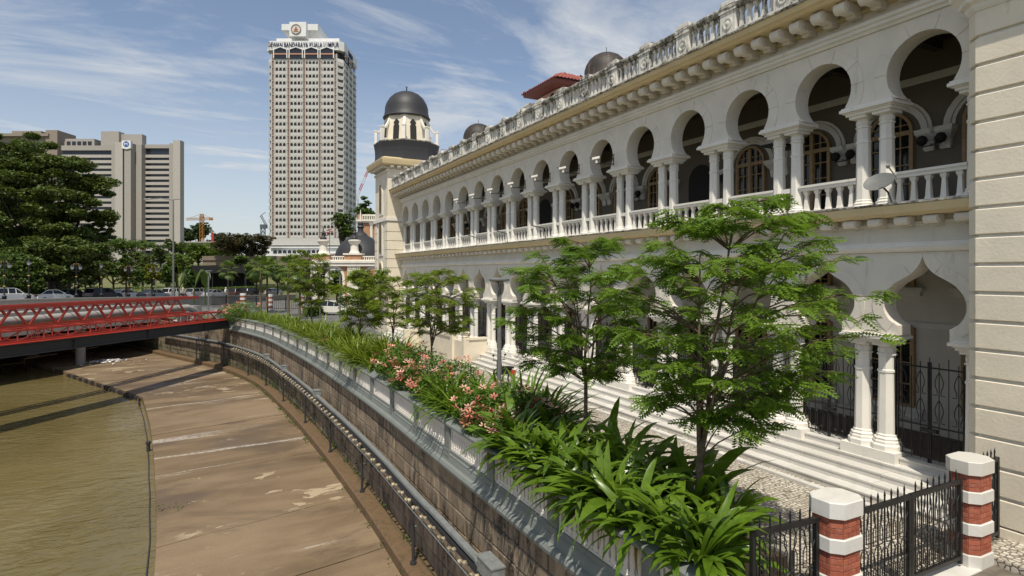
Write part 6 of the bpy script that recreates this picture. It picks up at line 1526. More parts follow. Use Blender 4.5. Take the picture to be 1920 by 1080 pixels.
mo=motorcycle('red and black motorcycle parked behind the lilies by the steps',Vector((11.62,23.3,0.01)),R(95),M['black']); mb=MB(); mb.obox((-.78,0,.62),(.05,0,0),(0,.1,0),(0,0,.09)); mb.build('tail_guard',M['red'],mo)

# ---------------------------------------------------------------- street lamps and masts
M['gold']=plain('gold_paint',(0.50,0.34,0.08),0.4,metal=0.4); M['lantern']=plain('lantern_glass',(0.45,0.46,0.46),0.3)
def ornate_lamp(px,n,two,label):
    p,s=onroad(px,n); t=thing('ornate_lamp',label,'street lamp',p,HD,'ornate lamp posts along the bridge'); h=4.6
    mb=MB(); mb.lathe([(0.30,0),(0.30,0.12),(0.20,0.18),(0.20,0.8),(0.24,0.86),(0.12,0.95),(0.075,1.1),(0.06,h*.55),(0.055,h-.5)],12); mb.build('post',M['iron'],t,True)
    for z in (0.9,1.9,3.0): mb=MB(); mb.lathe([(0.09,z-.06),(0.12,z),(0.09,z+.06)],10); mb.build('gold_ring',M['gold'],t)
    heads=[(-0.5,h-0.75),(0.5,h-0.75)] if two else [(0,h-0.45)]
    for x,z in heads:
        mb=MB(); mb.lathe([(0.06,z-.02),(0.14,z+.05),(0.19,z+.28)],8,(x,0,0)); l=mb.build('lantern',M['lantern'],t)
        mb=MB(); mb.lathe([(0.26,z+.28),(0.24,z+.33),(0.08,z+.48),(0.03,z+.62)],8,(x,0,0)); mb.build('lantern_cap',M['iron'],l)
        if two: mb=MB(); mb.tube([(0,0,h-1.0),(x*.6,0,h-1.05),(x,0,z)],.03,5); mb.build('scroll_arm',M['iron'],t); mb=MB(); mb.tube([(0,0,h-.2),(x*.5,0,h-.05),(x*.7,0,h-.4)],.03,5); mb.build('gold_scroll',M['gold'],t)
    mb=MB(); mb.lathe([(0.05,h-.55),(0.07,h-.1),(0.02,h+.25)],8); mb.build('finial',M['iron'],t)
for px,n,two,lab in ((8,64.4,True,'twin-lantern ornate lamp post half lost in the left-hand foliage'),(54,64.3,False,'single-lantern ornate lamp post beside the white saloon'),(143,64.3,True,'twin-lantern ornate lamp post by the dark grey saloon'),(190,64.3,False,'single-lantern ornate lamp post in front of the navy car'),(241,64.3,True,'twin-lantern ornate lamp post by the second white saloon'),(288,64.3,True,'twin-lantern ornate lamp post by the blue-grey saloon')): ornate_lamp(px,n,two,lab)
def mast(px,n,h,label,arms,r=0.13):
    p,s=onroad(px,n); t=thing('light_mast',label,'street light',p,-YAW,'tall street lights'); mb=MB(); mb.lathe([(0.24,0),(0.24,1.5),(r,1.6),(r*.6,h)],10); mb.build('pole',M['galvd'],t,True)
    for L_ in arms:
        mb=MB(); mb.tube([(0,0,h-.1),(L_*.5,0,h+.18),(L_,0,h+.05)],.06,6); mb.build('arm',M['galvd'],t); mb=MB(); mb.obox((L_,0,h+.08),(0.5,0,0.05),(0,.18,0),(0,0,.07)); mb.build('lamp_head',M['pipe'],t,True)
p,s=onroad(325,64.6); mast(325,64.6,CAM_Z+(512-374)*p.dot(FW)/1104-p.z,'tallest grey street light mast rising beside the bank tower',(-3.6,0.6))
p,s=onroad(49,80.0); mast(49,80.0,CAM_Z+(512-408)*p.dot(FW)/1104-p.z,'street light with pale head standing inside the rain tree',(0.9,),0.1)
p,s=onroad(20,80.0); mast(20,80,CAM_Z+(512-430)*p.dot(FW)/1104-p.z,'slim street light at the left picture edge under the rain tree',(-0.8,),0.09)
for i,(px,t_,yt) in enumerate(((275,118,497),(292,100,497))):
    b=V2(px,t_,0.2); h=CAM_Z+(512-yt)*t_/1104; t=thing('curved_lamp','leaning curved street lamp among the slim trees, %s one'%('left','right')[i],'street lamp',b,-YAW,'curved street lamps'); mb=MB(); mb.tube([(0,0,0),(0,0,h*.55),(0.3,0,h*.75),(1.4,0,h)],[.10,.09,.08,.06],7); mb.build('pole',M['galvd'],t,True); mb=MB(); mb.obox((1.55,0,h+.1),(.35,0,.22),(0,.1,0),(0,0,.05)); mb.build('lamp_head',M['pipe'],t)

# ---------------------------------------------------------------- far fence with striped piers
def far_pier(px,t,label):
    b=V2(px,t,0.1); th=thing('striped_pier',label,'pier',b,-YAW,'striped piers of the far fence'); H=2.05
    for i in range(7):
        z0=H*i/7; g=0.03 if i%2==0 else 0.0; mb=MB(); q=octpoly(0.33+g,0.33+g,0.16); mb.rings([[(x,y,z0) for x,y in q],[(x,y,z0+H/7) for x,y in q]]); mb.build('stone_band' if i%2==0 else 'brick_band',M['marble'] if i%2==0 else M['brick'],th)
    return b
P=[far_pier(456,80,'red and white striped pier nearest the bridge flowers'),far_pier(506,76,'middle red and white striped pier of the far fence'),far_pier(566,76,'striped pier nearest the parked white car')]
a=V2(395,86,.1); segs=[(a,P[0]),(P[0],P[1]),(P[1],P[2]),(P[2],V2(592,78,.1))]
for i,(a,b) in enumerate(segs):
    d=b-a; L_=d.length; t=thing('iron_fence','black iron railing run, %s of the far fence'%('first','second','third','last')[i],'fence',a,math.atan2(d.y,d.x),'railing runs of the far fence')
    mb=MB(); 
    for z in (0.25,1.35): mb.box(0.3,L_-0.3,-.025,.025,z-.03,z+.03)
    mb.build('rails',M['iron'],t)
    nb=int(L_/0.28); mb=MB(); 
    for j in range(nb): x=0.35+(L_-0.7)*j/nb; mb.box(x-.015,x+.015,-.015,.015,.05,1.6)
    o=mb.build('bars',M['iron'],t); o['kind']='stuff'
    for x in (L_*0.5,): mb=MB(); mb.box(x-.06,x+.06,-.06,.06,0,1.75); mb.build('post',M['iron'],t)
# ================================================================ city behind
def frame_at(px,t,z): 
    b=V2(px,t,z); return b
# --- domed brick gatehouse
M['orangebrick']=plain('orange_brick',(0.42,0.22,0.12),0.9,0.25,6,0.3); M['offwhite']=painted('offwhite_trim',(0.72,0.67,0.57),0.4)
T=88.0; K=T/1104
gh=thing('domed_gatehouse','brick gatehouse with black dome, cream trim and round arches','building',V2(655,T,0),-YAW)
def gx(px): return (px-655)*K
def gz(py): return CAM_Z+(512-py)*K
def gpart(mb,n,m,s=False): o=mb.build(n,m,gh,s); fix_normals(o.data); return o
D0=-0.0
def arch_wall(xa,xb,z0,z1,cx,hw,zs,name,mat,th=0.8):
    mb=MB()
    for sg in (-1,1):
        pts=[(cx+sg*hw,z0),(cx+sg*hw,zs)]+[(cx+sg*hw*math.cos(a),zs+hw*1.02*math.sin(a)) for a in [math.pi/2*i/8 for i in range(1,9)]]
        e=xa if sg<0 else xb
        poly=[(e,z0)]+pts+[(cx,z1),(e,z1)]
        mb.prism([(x,0,z) for x,z in poly],(0,0,0),(0,th,0))
    return gpart(mb,name,mat)
arch_wall(gx(583),gx(672),0,gz(497),gx(624),gx(642)-gx(624),gz(520),'wall_bay',M['orangebrick'])
arch_wall(gx(672),gx(740),0,gz(497),gx(700),gx(716)-gx(700),gz(520),'wall_bay',M['orangebrick'])
def ring_trim(cx,hw,zs):
    mb=MB(); q=[(cx+r_*math.cos(a),zs+r_*1.02*math.sin(a)) for r_ in (hw,) for a in [math.pi*i/16 for i in range(17)]]; q2=[(cx+(hw+.35)*math.cos(a),zs+(hw+.35)*1.02*math.sin(a)) for a in [math.pi*i/16 for i in range(17)]]
    mb.rings([[(a[0],-.08,a[1]),(b[0],-.08,b[1]),(b[0],.1,b[1]),(a[0],.1,a[1])] for a,b in zip(q,q2)]); gpart(mb,'arch_trim',M['offwhite'])
    for s_ in (-1,1): mb=MB(); mb.box(cx+s_*(hw+.02)-(.36 if s_<0 else 0),cx+s_*(hw+.02)+(.36 if s_>0 else 0),-.08,.1,0,zs); gpart(mb,'arch_trim',M['offwhite'])
ring_trim(gx(624),gx(642)-gx(624),gz(520)); ring_trim(gx(700),gx(716)-gx(700),gz(520))
for a,b in ((583,596),(652,676)): mb=MB(); mb.box(gx(a),gx(b),-.25,.1,0,gz(499)); gpart(mb,'pilaster',M['offwhite'])
for a,b,d in ((499,493,.45),(493,489,.6),(489,487,.35)): mb=MB(); mb.box(gx(581),gx(745),-d,9,gz(a),gz(b)); gpart(mb,'cornice',M['offwhite'])
mb=MB(); mb.box(gx(585),gx(745),.2,.45,gz(482),gz(480)); gpart(mb,'rail',M['offwhite'])
for i in range(38):
    x=gx(586)+(gx(745)-gx(586))*i/38; mb=MB() if i==0 else mb
    if i==0: mb.box(-.06,.06,-.08,.08,0,gz(482)-gz(487)); m_gb=mb.mesh('baluster',M['offwhite'])
    obj('baluster',m_gb,gh,(x,.32,gz(487)))
for c in (603,662,):
    mb=MB(); mb.box(gx(c)-1.25,gx(c)+1.25,-.3,2.0,gz(487),gz(478)); gpart(mb,'turret_base',M['orangebrick'])
    mb=MB(); mb.box(gx(c)-1.4,gx(c)+1.4,-.45,2.1,gz(478),gz(475)); gpart(mb,'turret_ledge',M['offwhite'])
    mb=MB(); mb.lathe([(0.85,gz(475)),(0.62,gz(470)),(0.56,gz(458)),(0.75,gz(456)),(0.95,gz(452)),(0.95,gz(450)),(0.6,gz(449))],10,(gx(c),.8,0)); gpart(mb,'turret',M['offwhite'])
    mb=MB(); mb.lathe([(0.5,gz(449)),(0.52,gz(446)),(0.3,gz(443)),(0.25,gz(438)),(0.35,gz(436)),(0.1,gz(432)),(0.06,gz(426))],10,(gx(c),.8,0)); gpart(mb,'turret_finial',M['lead'],True)
R0=(gx(707)-gx(660))*1.06; DC=(gx(660),R0+1.0,0)
mb=MB(); mb.lathe([(R0,gz(488)),(R0*.985,gz(477)),(R0*.92,gz(467)),(R0*.80,gz(457)),(R0*.63,gz(448.5)),(R0*.45,gz(442)),(R0*.28,gz(437.5)),(R0*.2,gz(435))],36,DC); gpart(mb,'dome',M['lead'],True)
mb=MB(); mb.lathe([(R0*.30,gz(438)),(R0*.24,gz(434)),(R0*.12,gz(430)),(R0*.10,gz(424)),(R0*.15,gz(421)),(R0*.09,gz(417)),(R0*.12,gz(414)),(R0*.05,gz(410))],14,DC); gpart(mb,'dome_finial',M['lead'],True)
mb=MB(); mb.lathe([(R0*.05,gz(410)),(R0*.035,gz(400)),(.03,gz(386))],8,DC); gpart(mb,'spire',M['offwhite'],True)
# --- larger brick building behind it
T2=112; K2=T2/1104; bb=thing('brick_building','orange brick building with white pointed arches and roof balustrade','building',V2(690,T2,0),-YAW)
def bx_(px): return (px-690)*K2
def bz(py): return CAM_Z+(512-py)*K2
mb=MB(); mb.box(bx_(671),bx_(760),0,14,0,bz(418)); mb.build('wall',M['orangebrick'],bb)
for a,b,d in ((418,415,.3),(415,412,.55)): mb=MB(); mb.box(bx_(669),bx_(760),-d,14,bz(a),bz(b)); mb.build('cornice',M['offwhite'],bb)
mb=MB(); mb.box(bx_(671),bx_(678),-.2,.3,bz(412),bz(402)); mb.build('parapet_pier',M['orangebrick'],bb)
mb=MB(); mb.box(bx_(679),bx_(760),-.1,.1,bz(405),bz(402)); mb.build('rail',M['offwhite'],bb)
for i in range(24): mb=MB(); x=bx_(679)+i*.34; mb.box(x,x+.14,-.08,.08,bz(412),bz(405)); mb.build('baluster',M['offwhite'],bb)
for c in (674,697): mb=MB(); mb.tube([(bx_(c),-.25,bz(448)),(bx_(c),-.25,bz(418))],.28,8); mb.lathe([(.3,bz(424)),(.55,bz(418))],8,(bx_(c),-.25,0)); mb.build('half_column',M['offwhite'],bb)
for c in (687,708):
    w=bx_(c+9)-bx_(c); z0=bz(462)
    for rr_,mt,d,nm in ((1.25,M['offwhite'],-.12,'arch_trim'),(1.0,M['dark'],-.16,'window')):
        pts=[(-w*rr_,bz(500)),(w*rr_,bz(500)),(w*rr_,z0)]+[(w*rr_*(1-q),z0+w*rr_*1.9*math.sin(math.pi/2*q)) for q in (.25,.5,.75,1)]+[(-w*rr_*(1-q),z0+w*rr_*1.9*math.sin(math.pi/2*q)) for q in (.75,.5,.25)]+[(-w*rr_,z0)]
        mb=MB(); mb.prism([(bx_(c)+x,d,z) for x,z in pts],(0,0,0),(0,.1,0)); mb.build(nm,mt,bb)

# --- tall white city tower
T3=300.; K3=T3/1104; tw=thing('city_tower','tall white office tower with arched windows and blue rooftop lettering','tower',V2(570,T3,0),-YAW)
M['towerwhite']=painted('tower_white',(0.48,0.465,0.44),0.35,s_lo=0.5,s_hi=0.9,bump=0.02); M['towerpale']=plain('tower_pale',(0.66,0.66,0.65),0.7,0.06,0.3); M['towerwin']=plain('tower_window',(0.11,0.10,0.088),0.3,0.5,0.6); M['towerbrown']=plain('tower_brown',(0.20,0.13,0.10),0.7); M['darkwin']=plain('tower_dark',(0.02,0.022,0.03),0.2)
M['terracotta']=plain('terracotta',(0.40,0.20,0.12),0.8); M['lettering']=plain('letter_blue',(0.010,0.016,0.06),0.8)
def X3(px): return (px-570)*K3
def Z3(py): return CAM_Z+(512-py)*K3
xa,xb=X3(501),X3(641.5); dep=26.0; ch=2.2
def oct_(g,y0=0,y1=dep): return [(xa-g+ch,y0-g),(xb+g-ch,y0-g),(xb+g,y0-g+ch),(xb+g,y1+g),(xa-g,y1+g),(xa-g,y0-g+ch)]
def tp(mb,n,m,s=False,parent=None): o=mb.build(n,m,parent or tw,s); fix_normals(o.data); return o
mb=MB(); mb.rings([[(x,y,z) for x,y in oct_(-0.35)] for z in (8,Z3(108))]); tp(mb,'shaft_core',M['towerwin'])
NF=26; ztop=Z3(112.5); zbot=Z3(446); FH=(ztop-zbot)/NF
mbf=MB(); 
def floor_mesh():
    """spandrel band with the white hooded arches of one storey, front and right side"""
    mb=MB()
    def panel(org,ux,uy,W,n,groups):
        # spandrel
        c=org+ux*W/2; mb.obox(c+Vector((0,0,FH*.19))-uy*0.05,ux*W/2,uy*0.22,(0,0,FH*.19))
        mb.obox(c+Vector((0,0,FH*.97))-uy*0.05,ux*W/2,uy*0.20,(0,0,FH*.03))
        for i in range(n+1):
            mb.obox(org+ux*(W*i/n)+Vector((0,0,FH*.66))-uy*0.05,ux*0.22,uy*0.20,(0,0,FH*.28))
        for i in range(n):
            c=org+ux*(W*(i+.5)/n); w=W/n/2
            for s_ in (-1,1): mb.add([c+ux*s_*w-uy*.18+Vector((0,0,FH*.62)),c+ux*s_*w*.55-uy*.18+Vector((0,0,FH*.74)),c-uy*.18+Vector((0,0,FH*.84)),c-uy*.18+Vector((0,0,FH*.94)),c+ux*s_*w-uy*.18+Vector((0,0,FH*.94))],[(0,1,2,3,4)])
            mb.obox(c-uy*.45+Vector((0,0,FH*.86)),ux*w*.55,uy*0.25,(0,0,FH*.03))
    panel(Vector((xa+ch,0,0)),Vector((1,0,0)),Vector((0,1,0)),xb-xa-2*ch,18,4)
    panel(Vector((xb,ch,0)),Vector((0,1,0)),Vector((-1,0,0)),dep-ch,9,0)
    for px_,py_ in ((xa+ch/2,ch/2),(xb-ch/2,ch/2)): mb.obox(Vector((px_,py_,FH*.5)),Vector((ch/2,ch/2*(1 if px_>0 else -1),0)),Vector((.12,-.12*(1 if px_>0 else -1),0)),(0,0,FH*.3))
    m=mb.mesh('storey',M['towerwhite']); return m
fm=floor_mesh()
for i in range(NF): obj('storey',fm,tw,(0,0,zbot+FH*i))
for i in range(5):
    x=xa+ch+1.0+(xb-xa-2*ch-2.0)*i/4+(-0.1); 
    mb=MB(); mb.box(x-.9,x-.5,-.55,0,zbot,ztop+3); mb.box(x+.5,x+.9,-.55,0,zbot,ztop+3); tp(mb,'pilaster_strip',M['towerwhite']); mb=MB(); mb.box(x-.5,x+.5,-.40,0,zbot,ztop+3); tp(mb,'pilaster_groove',M['towerbrown'])
for i in range(4):
    y=ch+2+(dep-ch-3)*i/3; mb=MB(); mb.box(xb,xb+.4,y-.6,y+.6,zbot,ztop); tp(mb,'pilaster_strip',M['towerpale'])
mb=MB(); mb.rings([[(x,y,z) for x,y in oct_(.1)] for z in (Z3(116),Z3(110))]); tp(mb,'top_band',M['towerpale'])
mb=MB(); mb.rings([[(x,y,z) for x,y in oct_(-1.6)] for z in (Z3(110),Z3(95))]); tp(mb,'sky_gallery',M['darkwin'])
mb=MB(); mb.rings([[(x,y,z) for x,y in oct_(0.6)] for z in (Z3(94.5),Z3(77.5))]); tp(mb,'crown_block',M['towerpale'])
for c in (527,556,585,614):                              # hooded loggias
    w=12.2*K3; 
    mb=MB(); pts=[(-w,Z3(110.5)),(w,Z3(110.5)),(w,Z3(94)),(w*.55,Z3(91)),(0,Z3(89.5)),(-w*.55,Z3(91)),(-w,Z3(94))]; mb.prism([(X3(c)+x,-.75,z) for x,z in pts],(0,0,0),(0,.1,0)); tp(mb,'loggia',M['darkwin'])
    mb=MB(); mb.box(X3(c)-w,X3(c)+w,-1.0,-.6,Z3(103.6),Z3(101)); tp(mb,'loggia_parapet',M['terracotta'])
    for s_ in (-1,1): mb=MB(); mb.bar((X3(c)+s_*w*1.02,-.95,Z3(110)),(X3(c)+s_*w*1.02,-.95,Z3(94)),.45); mb.bar((X3(c)+s_*w*1.02,-.95,Z3(94)),(X3(c),-.95,Z3(89.2)),.5); tp(mb,'loggia_frame',M['towerpale'])
for y in (5,12.5,20): mb=MB(); mb.box(xb+.55,xb+.75,y-2.4,y+2.4,Z3(110),Z3(93)); tp(mb,'loggia',M['darkwin']); mb=MB(); mb.box(xb+.6,xb+.95,y-2.4,y+2.4,Z3(103.6),Z3(101)); tp(mb,'loggia_parapet',M['terracotta'])
mb=MB(); mb.box(X3(515.5),X3(634),2,dep-2,Z3(77.5),Z3(69)); tp(mb,'roof_storey',M['towerpale'])
mb=MB(); mb.rings([[(X3(537),4,Z3(68)),(X3(592),4,Z3(68)),(X3(592),dep-6,Z3(68)),(X3(537),dep-6,Z3(68))],[(X3(526.5),1,Z3(55)),(X3(594.5),1,Z3(55)),(X3(594.5),dep+2,Z3(55)),(X3(526.5),dep+2,Z3(55))],[(X3(526.5),1,Z3(43.5)),(X3(594.5),1,Z3(43.5)),(X3(594.5),dep+2,Z3(43.5)),(X3(526.5),dep+2,Z3(43.5))]]); tp(mb,'plant_room',M['towerpale'])
mb=MB(); mb.rings([[(X3(545),-.2,Z3(71)),(X3(575),-.2,Z3(71)),(X3(575),4,Z3(71)),(X3(545),4,Z3(71))],[(X3(544.2),-1.3,Z3(70)),(X3(575.5),-1.3,Z3(70)),(X3(575.5),4,Z3(70)),(X3(544.2),4,Z3(70))],[(X3(544.2),-1.3,Z3(43)),(X3(575.5),-1.3,Z3(43)),(X3(575.5),4,Z3(43)),(X3(544.2),4,Z3(43))]]); tp(mb,'emblem_block',M['towerpale'])
c=(X3(557),-1.35,Z3(57)); mb=MB(); n=28; rg=[[(c[0]+q*math.cos(2*math.pi*j/n),c[1]-d,c[2]+q*math.sin(2*math.pi*j/n)) for j in range(n)] for q,d in ((2.55,0),(2.55,.3),(2.2,.3),(2.15,.12))]; mb.rings(rg,True,False,False); em=tp(mb,'emblem_ring',M['towerbrown'])
mb=MB(); mb.prism([(c[0]+2.2*math.cos(2*math.pi*j/n),c[1]-.05,c[2]+2.2*math.sin(2*math.pi*j/n)) for j in range(n)],(0,0,0),(0,-.08,0)); tp(mb,'emblem_disc',plain('emblem_grey',(0.52,0.50,0.47),.6))
mb=MB(); s_=[(-.95,-.55),(.95,-.55),(.75,-.05),(.3,.1),(.42,.75),(0,1.35),(-.42,.75),(-.3,.1),(-.75,-.05)]; mb.prism([(c[0]+x,c[1]-.16,c[2]+z*.95) for x,z in s_],(0,0,0),(0,-.1,0)); tp(mb,'emblem_shield',plain('emblem_red',(0.42,0.03,0.03),.5))
mb=MB(); mb.prism([(c[0]+x,c[1]-.28,c[2]+z) for x,z in ((-.22,.65),(.22,.65),(.28,1.2),(0,1.45),(-.28,1.2))],(0,0,0),(0,-.06,0)); mb.prism([(c[0]+x,c[1]-.28,c[2]+z) for x,z in ((-1.3,-1.15),(1.3,-1.15),(1.0,-.75),(-1.0,-.75))],(0,0,0),(0,-.06,0)); tp(mb,'emblem_crown',plain('emblem_gold',(0.45,0.28,0.05),.5))
def lettering(txt,parent,mat,width,height,loc,rot):
    cu=bpy.data.curves.new('t','FONT'); cu.body=txt; cu.extrude=0.08; cu.offset=0.004; cu.resolution_u=3; o=bpy.data.objects.new('t',cu); C.objects.link(o)
    dg=bpy.context.evaluated_depsgraph_get(); dg.update(); m=bpy.data.meshes.new_from_object(o.evaluated_get(dg)); bpy.data.objects.remove(o); bpy.data.curves.remove(cu)
    co=np.empty(len(m.vertices)*3,np.float32); m.vertices.foreach_get('co',co); co=co.reshape(-1,3); mn,mx=co.min(0),co.max(0); co[:,0]=(co[:,0]-(mn[0]+mx[0])/2)*width/(mx[0]-mn[0]); co[:,1]=(co[:,1]-mn[1])*height/(mx[1]-mn[1]); co[:,2]*=1.2
    m.vertices.foreach_set('co',co.ravel()); m.name='lettering'; m.materials.clear(); m.materials.append(mat); m.update(); return obj('lettering',m,parent,loc,rot)
lettering('DEWAN BANDARAYA KUALA LUMPUR',tw,M['lettering'],X3(636.5)-X3(503.5),Z3(80.5)-Z3(89.5),((X3(636.5)+X3(503.5))/2,-.95,Z3(89.7)),(R(90),0,0))
for i,hh in enumerate((2.6,2.3,2.6,2.4)): mb=MB(); mb.box(xb+.6,xb+.85,9+i*2.2,10.5+i*2.2,Z3(92),Z3(92)+hh); tp(mb,'side_sign_mark',M['lettering'])
mb=MB(); mb.box(xa-.6,xb+.6,-.8,dep,Z3(460),Z3(446.5)); tp(mb,'lower_band',M['towerwhite'])
mb=MB(); mb.box(xa+4,xb-6,1,dep-1,5,Z3(460)); tp(mb,'podium',M['towerpale'])
for i in range(6): mb=MB(); x=xa+6+i*5.2; mb.box(x,x+3.4,.7,1.0,Z3(459),Z3(451)); tp(mb,'podium_window',M['darkwin'])
mb=MB(); mb.box(xa-5,xb+8,-3,6,5,Z3(466)); tp(mb,'podium_terrace',M['towerpale'])

# --- grey concrete bank tower
T4=335.; K4=T4/1104; bk_=thing('bank_tower','grey concrete slab tower with ribbon windows and a blue round emblem','tower',V2(230,T4,0),-YAW)
M['bankconc']=painted('bank_concrete',(0.33,0.305,0.275),0.4,(0.16,0.14,0.12),0.5,0.9,bump=0.02); M['bankband']=painted('bank_band',(0.40,0.37,0.335),0.4,(0.2,0.17,0.15),0.5,0.9,bump=0.02)
def X4(px): return (px-230)*K4
def Z4(py): return CAM_Z+(512-py)*K4
def kp(n,m,a,b,y0,y1,pa,pb): mb=MB(); mb.box(X4(a),X4(b),y0,y1,pa if pa<40 else Z4(pa),Z4(pb)); o=mb.build(n,m,bk_); return o
kp('lift_shaft',M['bankconc'],218,228,-4,12,5,273); kp('lift_shaft',M['bankband'],229,243,-6,12,5,271); kp('lift_shaft',M['bankconc'],246,258,-6,12,5,272); kp('lift_shaft',M['bankconc'],259,269.5,-2,12,5,272.5)
kp('recess',M['darkwin'],243,246,-3,10,5,272); kp('recess',M['bankconc'],228,229,-2,10,5,272)
kp('end_shaft',M['bankconc'],321,334,-2,3,5,270); kp('end_shaft',M['bankband'],334,347,-5,-1,5,266.5)
for a,b,nm in ((112,217,'left'),(269.6,321,'right')):
    kp('glass_core',M['darkwin'],a,b,2.2,4,5,276)
    kp('top_wall',M['bankconc'],a,b,1.2,3,281 if nm=='left' else 277,272 if nm=='left' else 270)
    y=284.
    i=0
    while y<462:
        y0=y+ (5 if i==0 else 0); kp('spandrel_band',M['bankband'],a,b,1.3,2.3,y+10.6,y+5.2); y+=10.3; i+=1
kp('roof_storey',M['bankconc'],115,170,3,18,273,258); kp('plant_room',M['bankconc'],180,214,4,9,272,243); kp('plant_room',M['bankconc'],214,254,6,10,272,247)
for i in range(5): kp('roof_window',M['darkwin'],118+i*10,125+i*10,2.8,3.0,270,263)
lg=thing('emblem_sign','white box sign with round blue emblem high on the bank tower','sign',Vector(V2(236.5,T4-6.6*1.0,Z4(276)))+Vector((0,0,0)),-YAW)
mb=MB(); w=8.3*K4; h=7.6*K4; mb.prism([(x,0,z) for x,z in ((-w,-h*.85),(0,-h*1.1),(w,-h*.85),(w,h),(-w,h))],(0,0,0),(0,1.5,0)); o=mb.build('box',M['towerpale'],lg); fix_normals(o.data)
mb=MB(); mb.prism([(5.4*K4*math.cos(2*math.pi*j/24),-.06,5.4*K4*math.sin(2*math.pi*j/24)+.3) for j in range(24)],(0,0,0),(0,.1,0)); o=mb.build('blue_disc',plain('sign_blue',(0.03,0.10,0.36),.5),lg); fix_normals(o.data)
mb=MB(); q=K4*1.0
for pts in ([(-3.2,-2.2),(-2.2,-2.2),(-1.4,.2),(1.2,.2),(1.8,-2.2),(2.8,-2.2),(2.4,1.6),(3.2,2.8),(2.0,2.6),(1.2,1.5),(-1.2,1.4),(-2.4,2.6),(-3.2,2.0)],): mb.prism([(x*q,-.12,z*q+.3) for x,z in pts],(0,0,0),(0,.05,0))
o=mb.build('animal_mark',M['towerpale'],lg); fix_normals(o.data)
# --- darker block at the left edge
T5=350.; K5=T5/1104; dk=thing('brown_office_block','brown concrete office block behind the rain tree','building',V2(50,T5,0),-YAW); M['brownconc']=painted('brown_concrete',(0.25,0.205,0.165),0.5,(0.10,0.08,0.07),0.5,0.9)
def kq(n,m,a,b,y0,y1,pa,pb): mb=MB(); mb.box((a-50)*K5,(b-50)*K5,y0,y1,pa if pa<40 else CAM_Z+(512-pa)*K5,CAM_Z+(512-pb)*K5); mb.build(n,m,dk)
kq('wall',M['brownconc'],-40,88,2,25,5,252); kq('roof_ledge',M['brownconc'],-45,90,0,26,255,250); kq('stair_tower',M['brownconc'],83,105,1,16,5,243); kq('side_wing',M['brownconc'],105,113,6,20,5,261); kq('plant_room',M['brownconc'],6,62,6,20,250,241); kq('window_band',M['darkwin'],-30,80,1.8,2.1,275,266); kq('window_band',M['darkwin'],-30,80,1.8,2.1,292,284)
# --- viaduct, hoarding, white arcaded hall
M['brownvia']=painted('viaduct_concrete',(0.20,0.155,0.115),0.6,(0.06,0.05,0.04),0.45,0.8)
T6=150.; K6=T6/1104; va=thing('viaduct','weathered brown concrete viaduct behind the palms','viaduct',V2(500,T6,0),-YAW)
def kv(n,m,a,b,y0,y1,pa,pb): mb=MB(); mb.box((a-500)*K6,(b-500)*K6,y0,y1,pa if pa<40 else CAM_Z+(512-pa)*K6,CAM_Z+(512-pb)*K6); mb.build(n,m,va)
kv('deck',M['brownvia'],380,640,0,9,497,486); kv('parapet',M['brownvia'],380,640,-.3,.1,488,480); kv('parapet',M['brownvia'],380,640,8.9,9.2,488,481)
for c in (400,450,510,570): kv('pier',M['brownvia'],c,c+7,2,6,0,497)
ho=thing('black_hoarding','long matt black hoarding with an overhanging top below the viaduct','hoarding',V2(440,132,0),-YAW)
def kh(n,m,a,b,y0,y1,z0,pb): K=132/1104; mb=MB(); mb.box((a-440)*K,(b-440)*K,y0,y1,z0 if z0<40 else CAM_Z+(512-z0)*K,CAM_Z+(512-pb)*K); mb.build(n,m,ho)
M['matblack']=plain('matt_black',(0.008,0.008,0.010),0.9)
kh('fascia',M['matblack'],333,472,-3,1,512,498); kh('wall',M['matblack'],345,470,1,2,0,510)
for c in (336,372,408,444,468): kh('post',M['iron'],c,c+2,-2.5,-2.2,0,511)
T7=180.; K7=T7/1104; ha=thing('white_arcade_hall','low white hall with a row of small dark arches behind the viaduct','building',V2(550,T7,0),-YAW)
def X7(px): return (px-550)*K7
def Z7(py): return CAM_Z+(512-py)*K7
mb=MB(); mb.box(X7(508),X7(640),0,12,0,Z7(464)); mb.build('wall',M['towerpale'],ha); mb=MB(); mb.box(X7(506),X7(640),-.6,12.5,Z7(465),Z7(462.5)); mb.build('roof_edge',M['towerpale'],ha); mb=MB(); mb.box(X7(530),X7(640),-2.5,-.4,Z7(478),Z7(476)); mb.build('canopy',M['towerpale'],ha)
for i in range(11):
    c=516+i*9; w=3.6*K7; mb=MB(); mb.prism([(X7(c)+x,-.1,z) for x,z in [(-w,Z7(475)),(w,Z7(475))]+[(w*math.cos(math.pi*j/8),Z7(472.5)+w*math.sin(math.pi*j/8)) for j in range(9)]],(0,0,0),(0,.08,0)); mb.build('arch_window',M['darkwin'],ha)
# --- cranes
def lattice(mb,a,b,w,n):
    a,b=Vector(a),Vector(b); d=(b-a).normalized(); up=Vector((0,0,1)) if abs(d.z)<.9 else Vector((1,0,0)); u=d.cross(up).normalized()*w/2; v=u.cross(d).normalized()*w/2
    cs=[u+v,u-v,-u-v,-u+v]
    for c in cs: mb.bar(a+c,b+c,w*.16)
    for i in range(n):
        p,q=a.lerp(b,i/n),a.lerp(b,(i+1)/n)
        for j in range(4): mb.bar(p+cs[j],q+cs[(j+1)%4],w*.10)
M['cranered']=plain('crane_red',(0.50,0.06,0.05),.5); M['craneyel']=plain('crane_yellow',(0.42,0.19,0.03),.5); M['cranegrey']=plain('crane_grey',(0.10,0.12,0.14),.5); M['cranewhite']=plain('crane_white',(0.65,0.6,0.6),.5)
Tc=390.; Kc=Tc/1104
def zc_(py): return CAM_Z+(512-py)*Kc
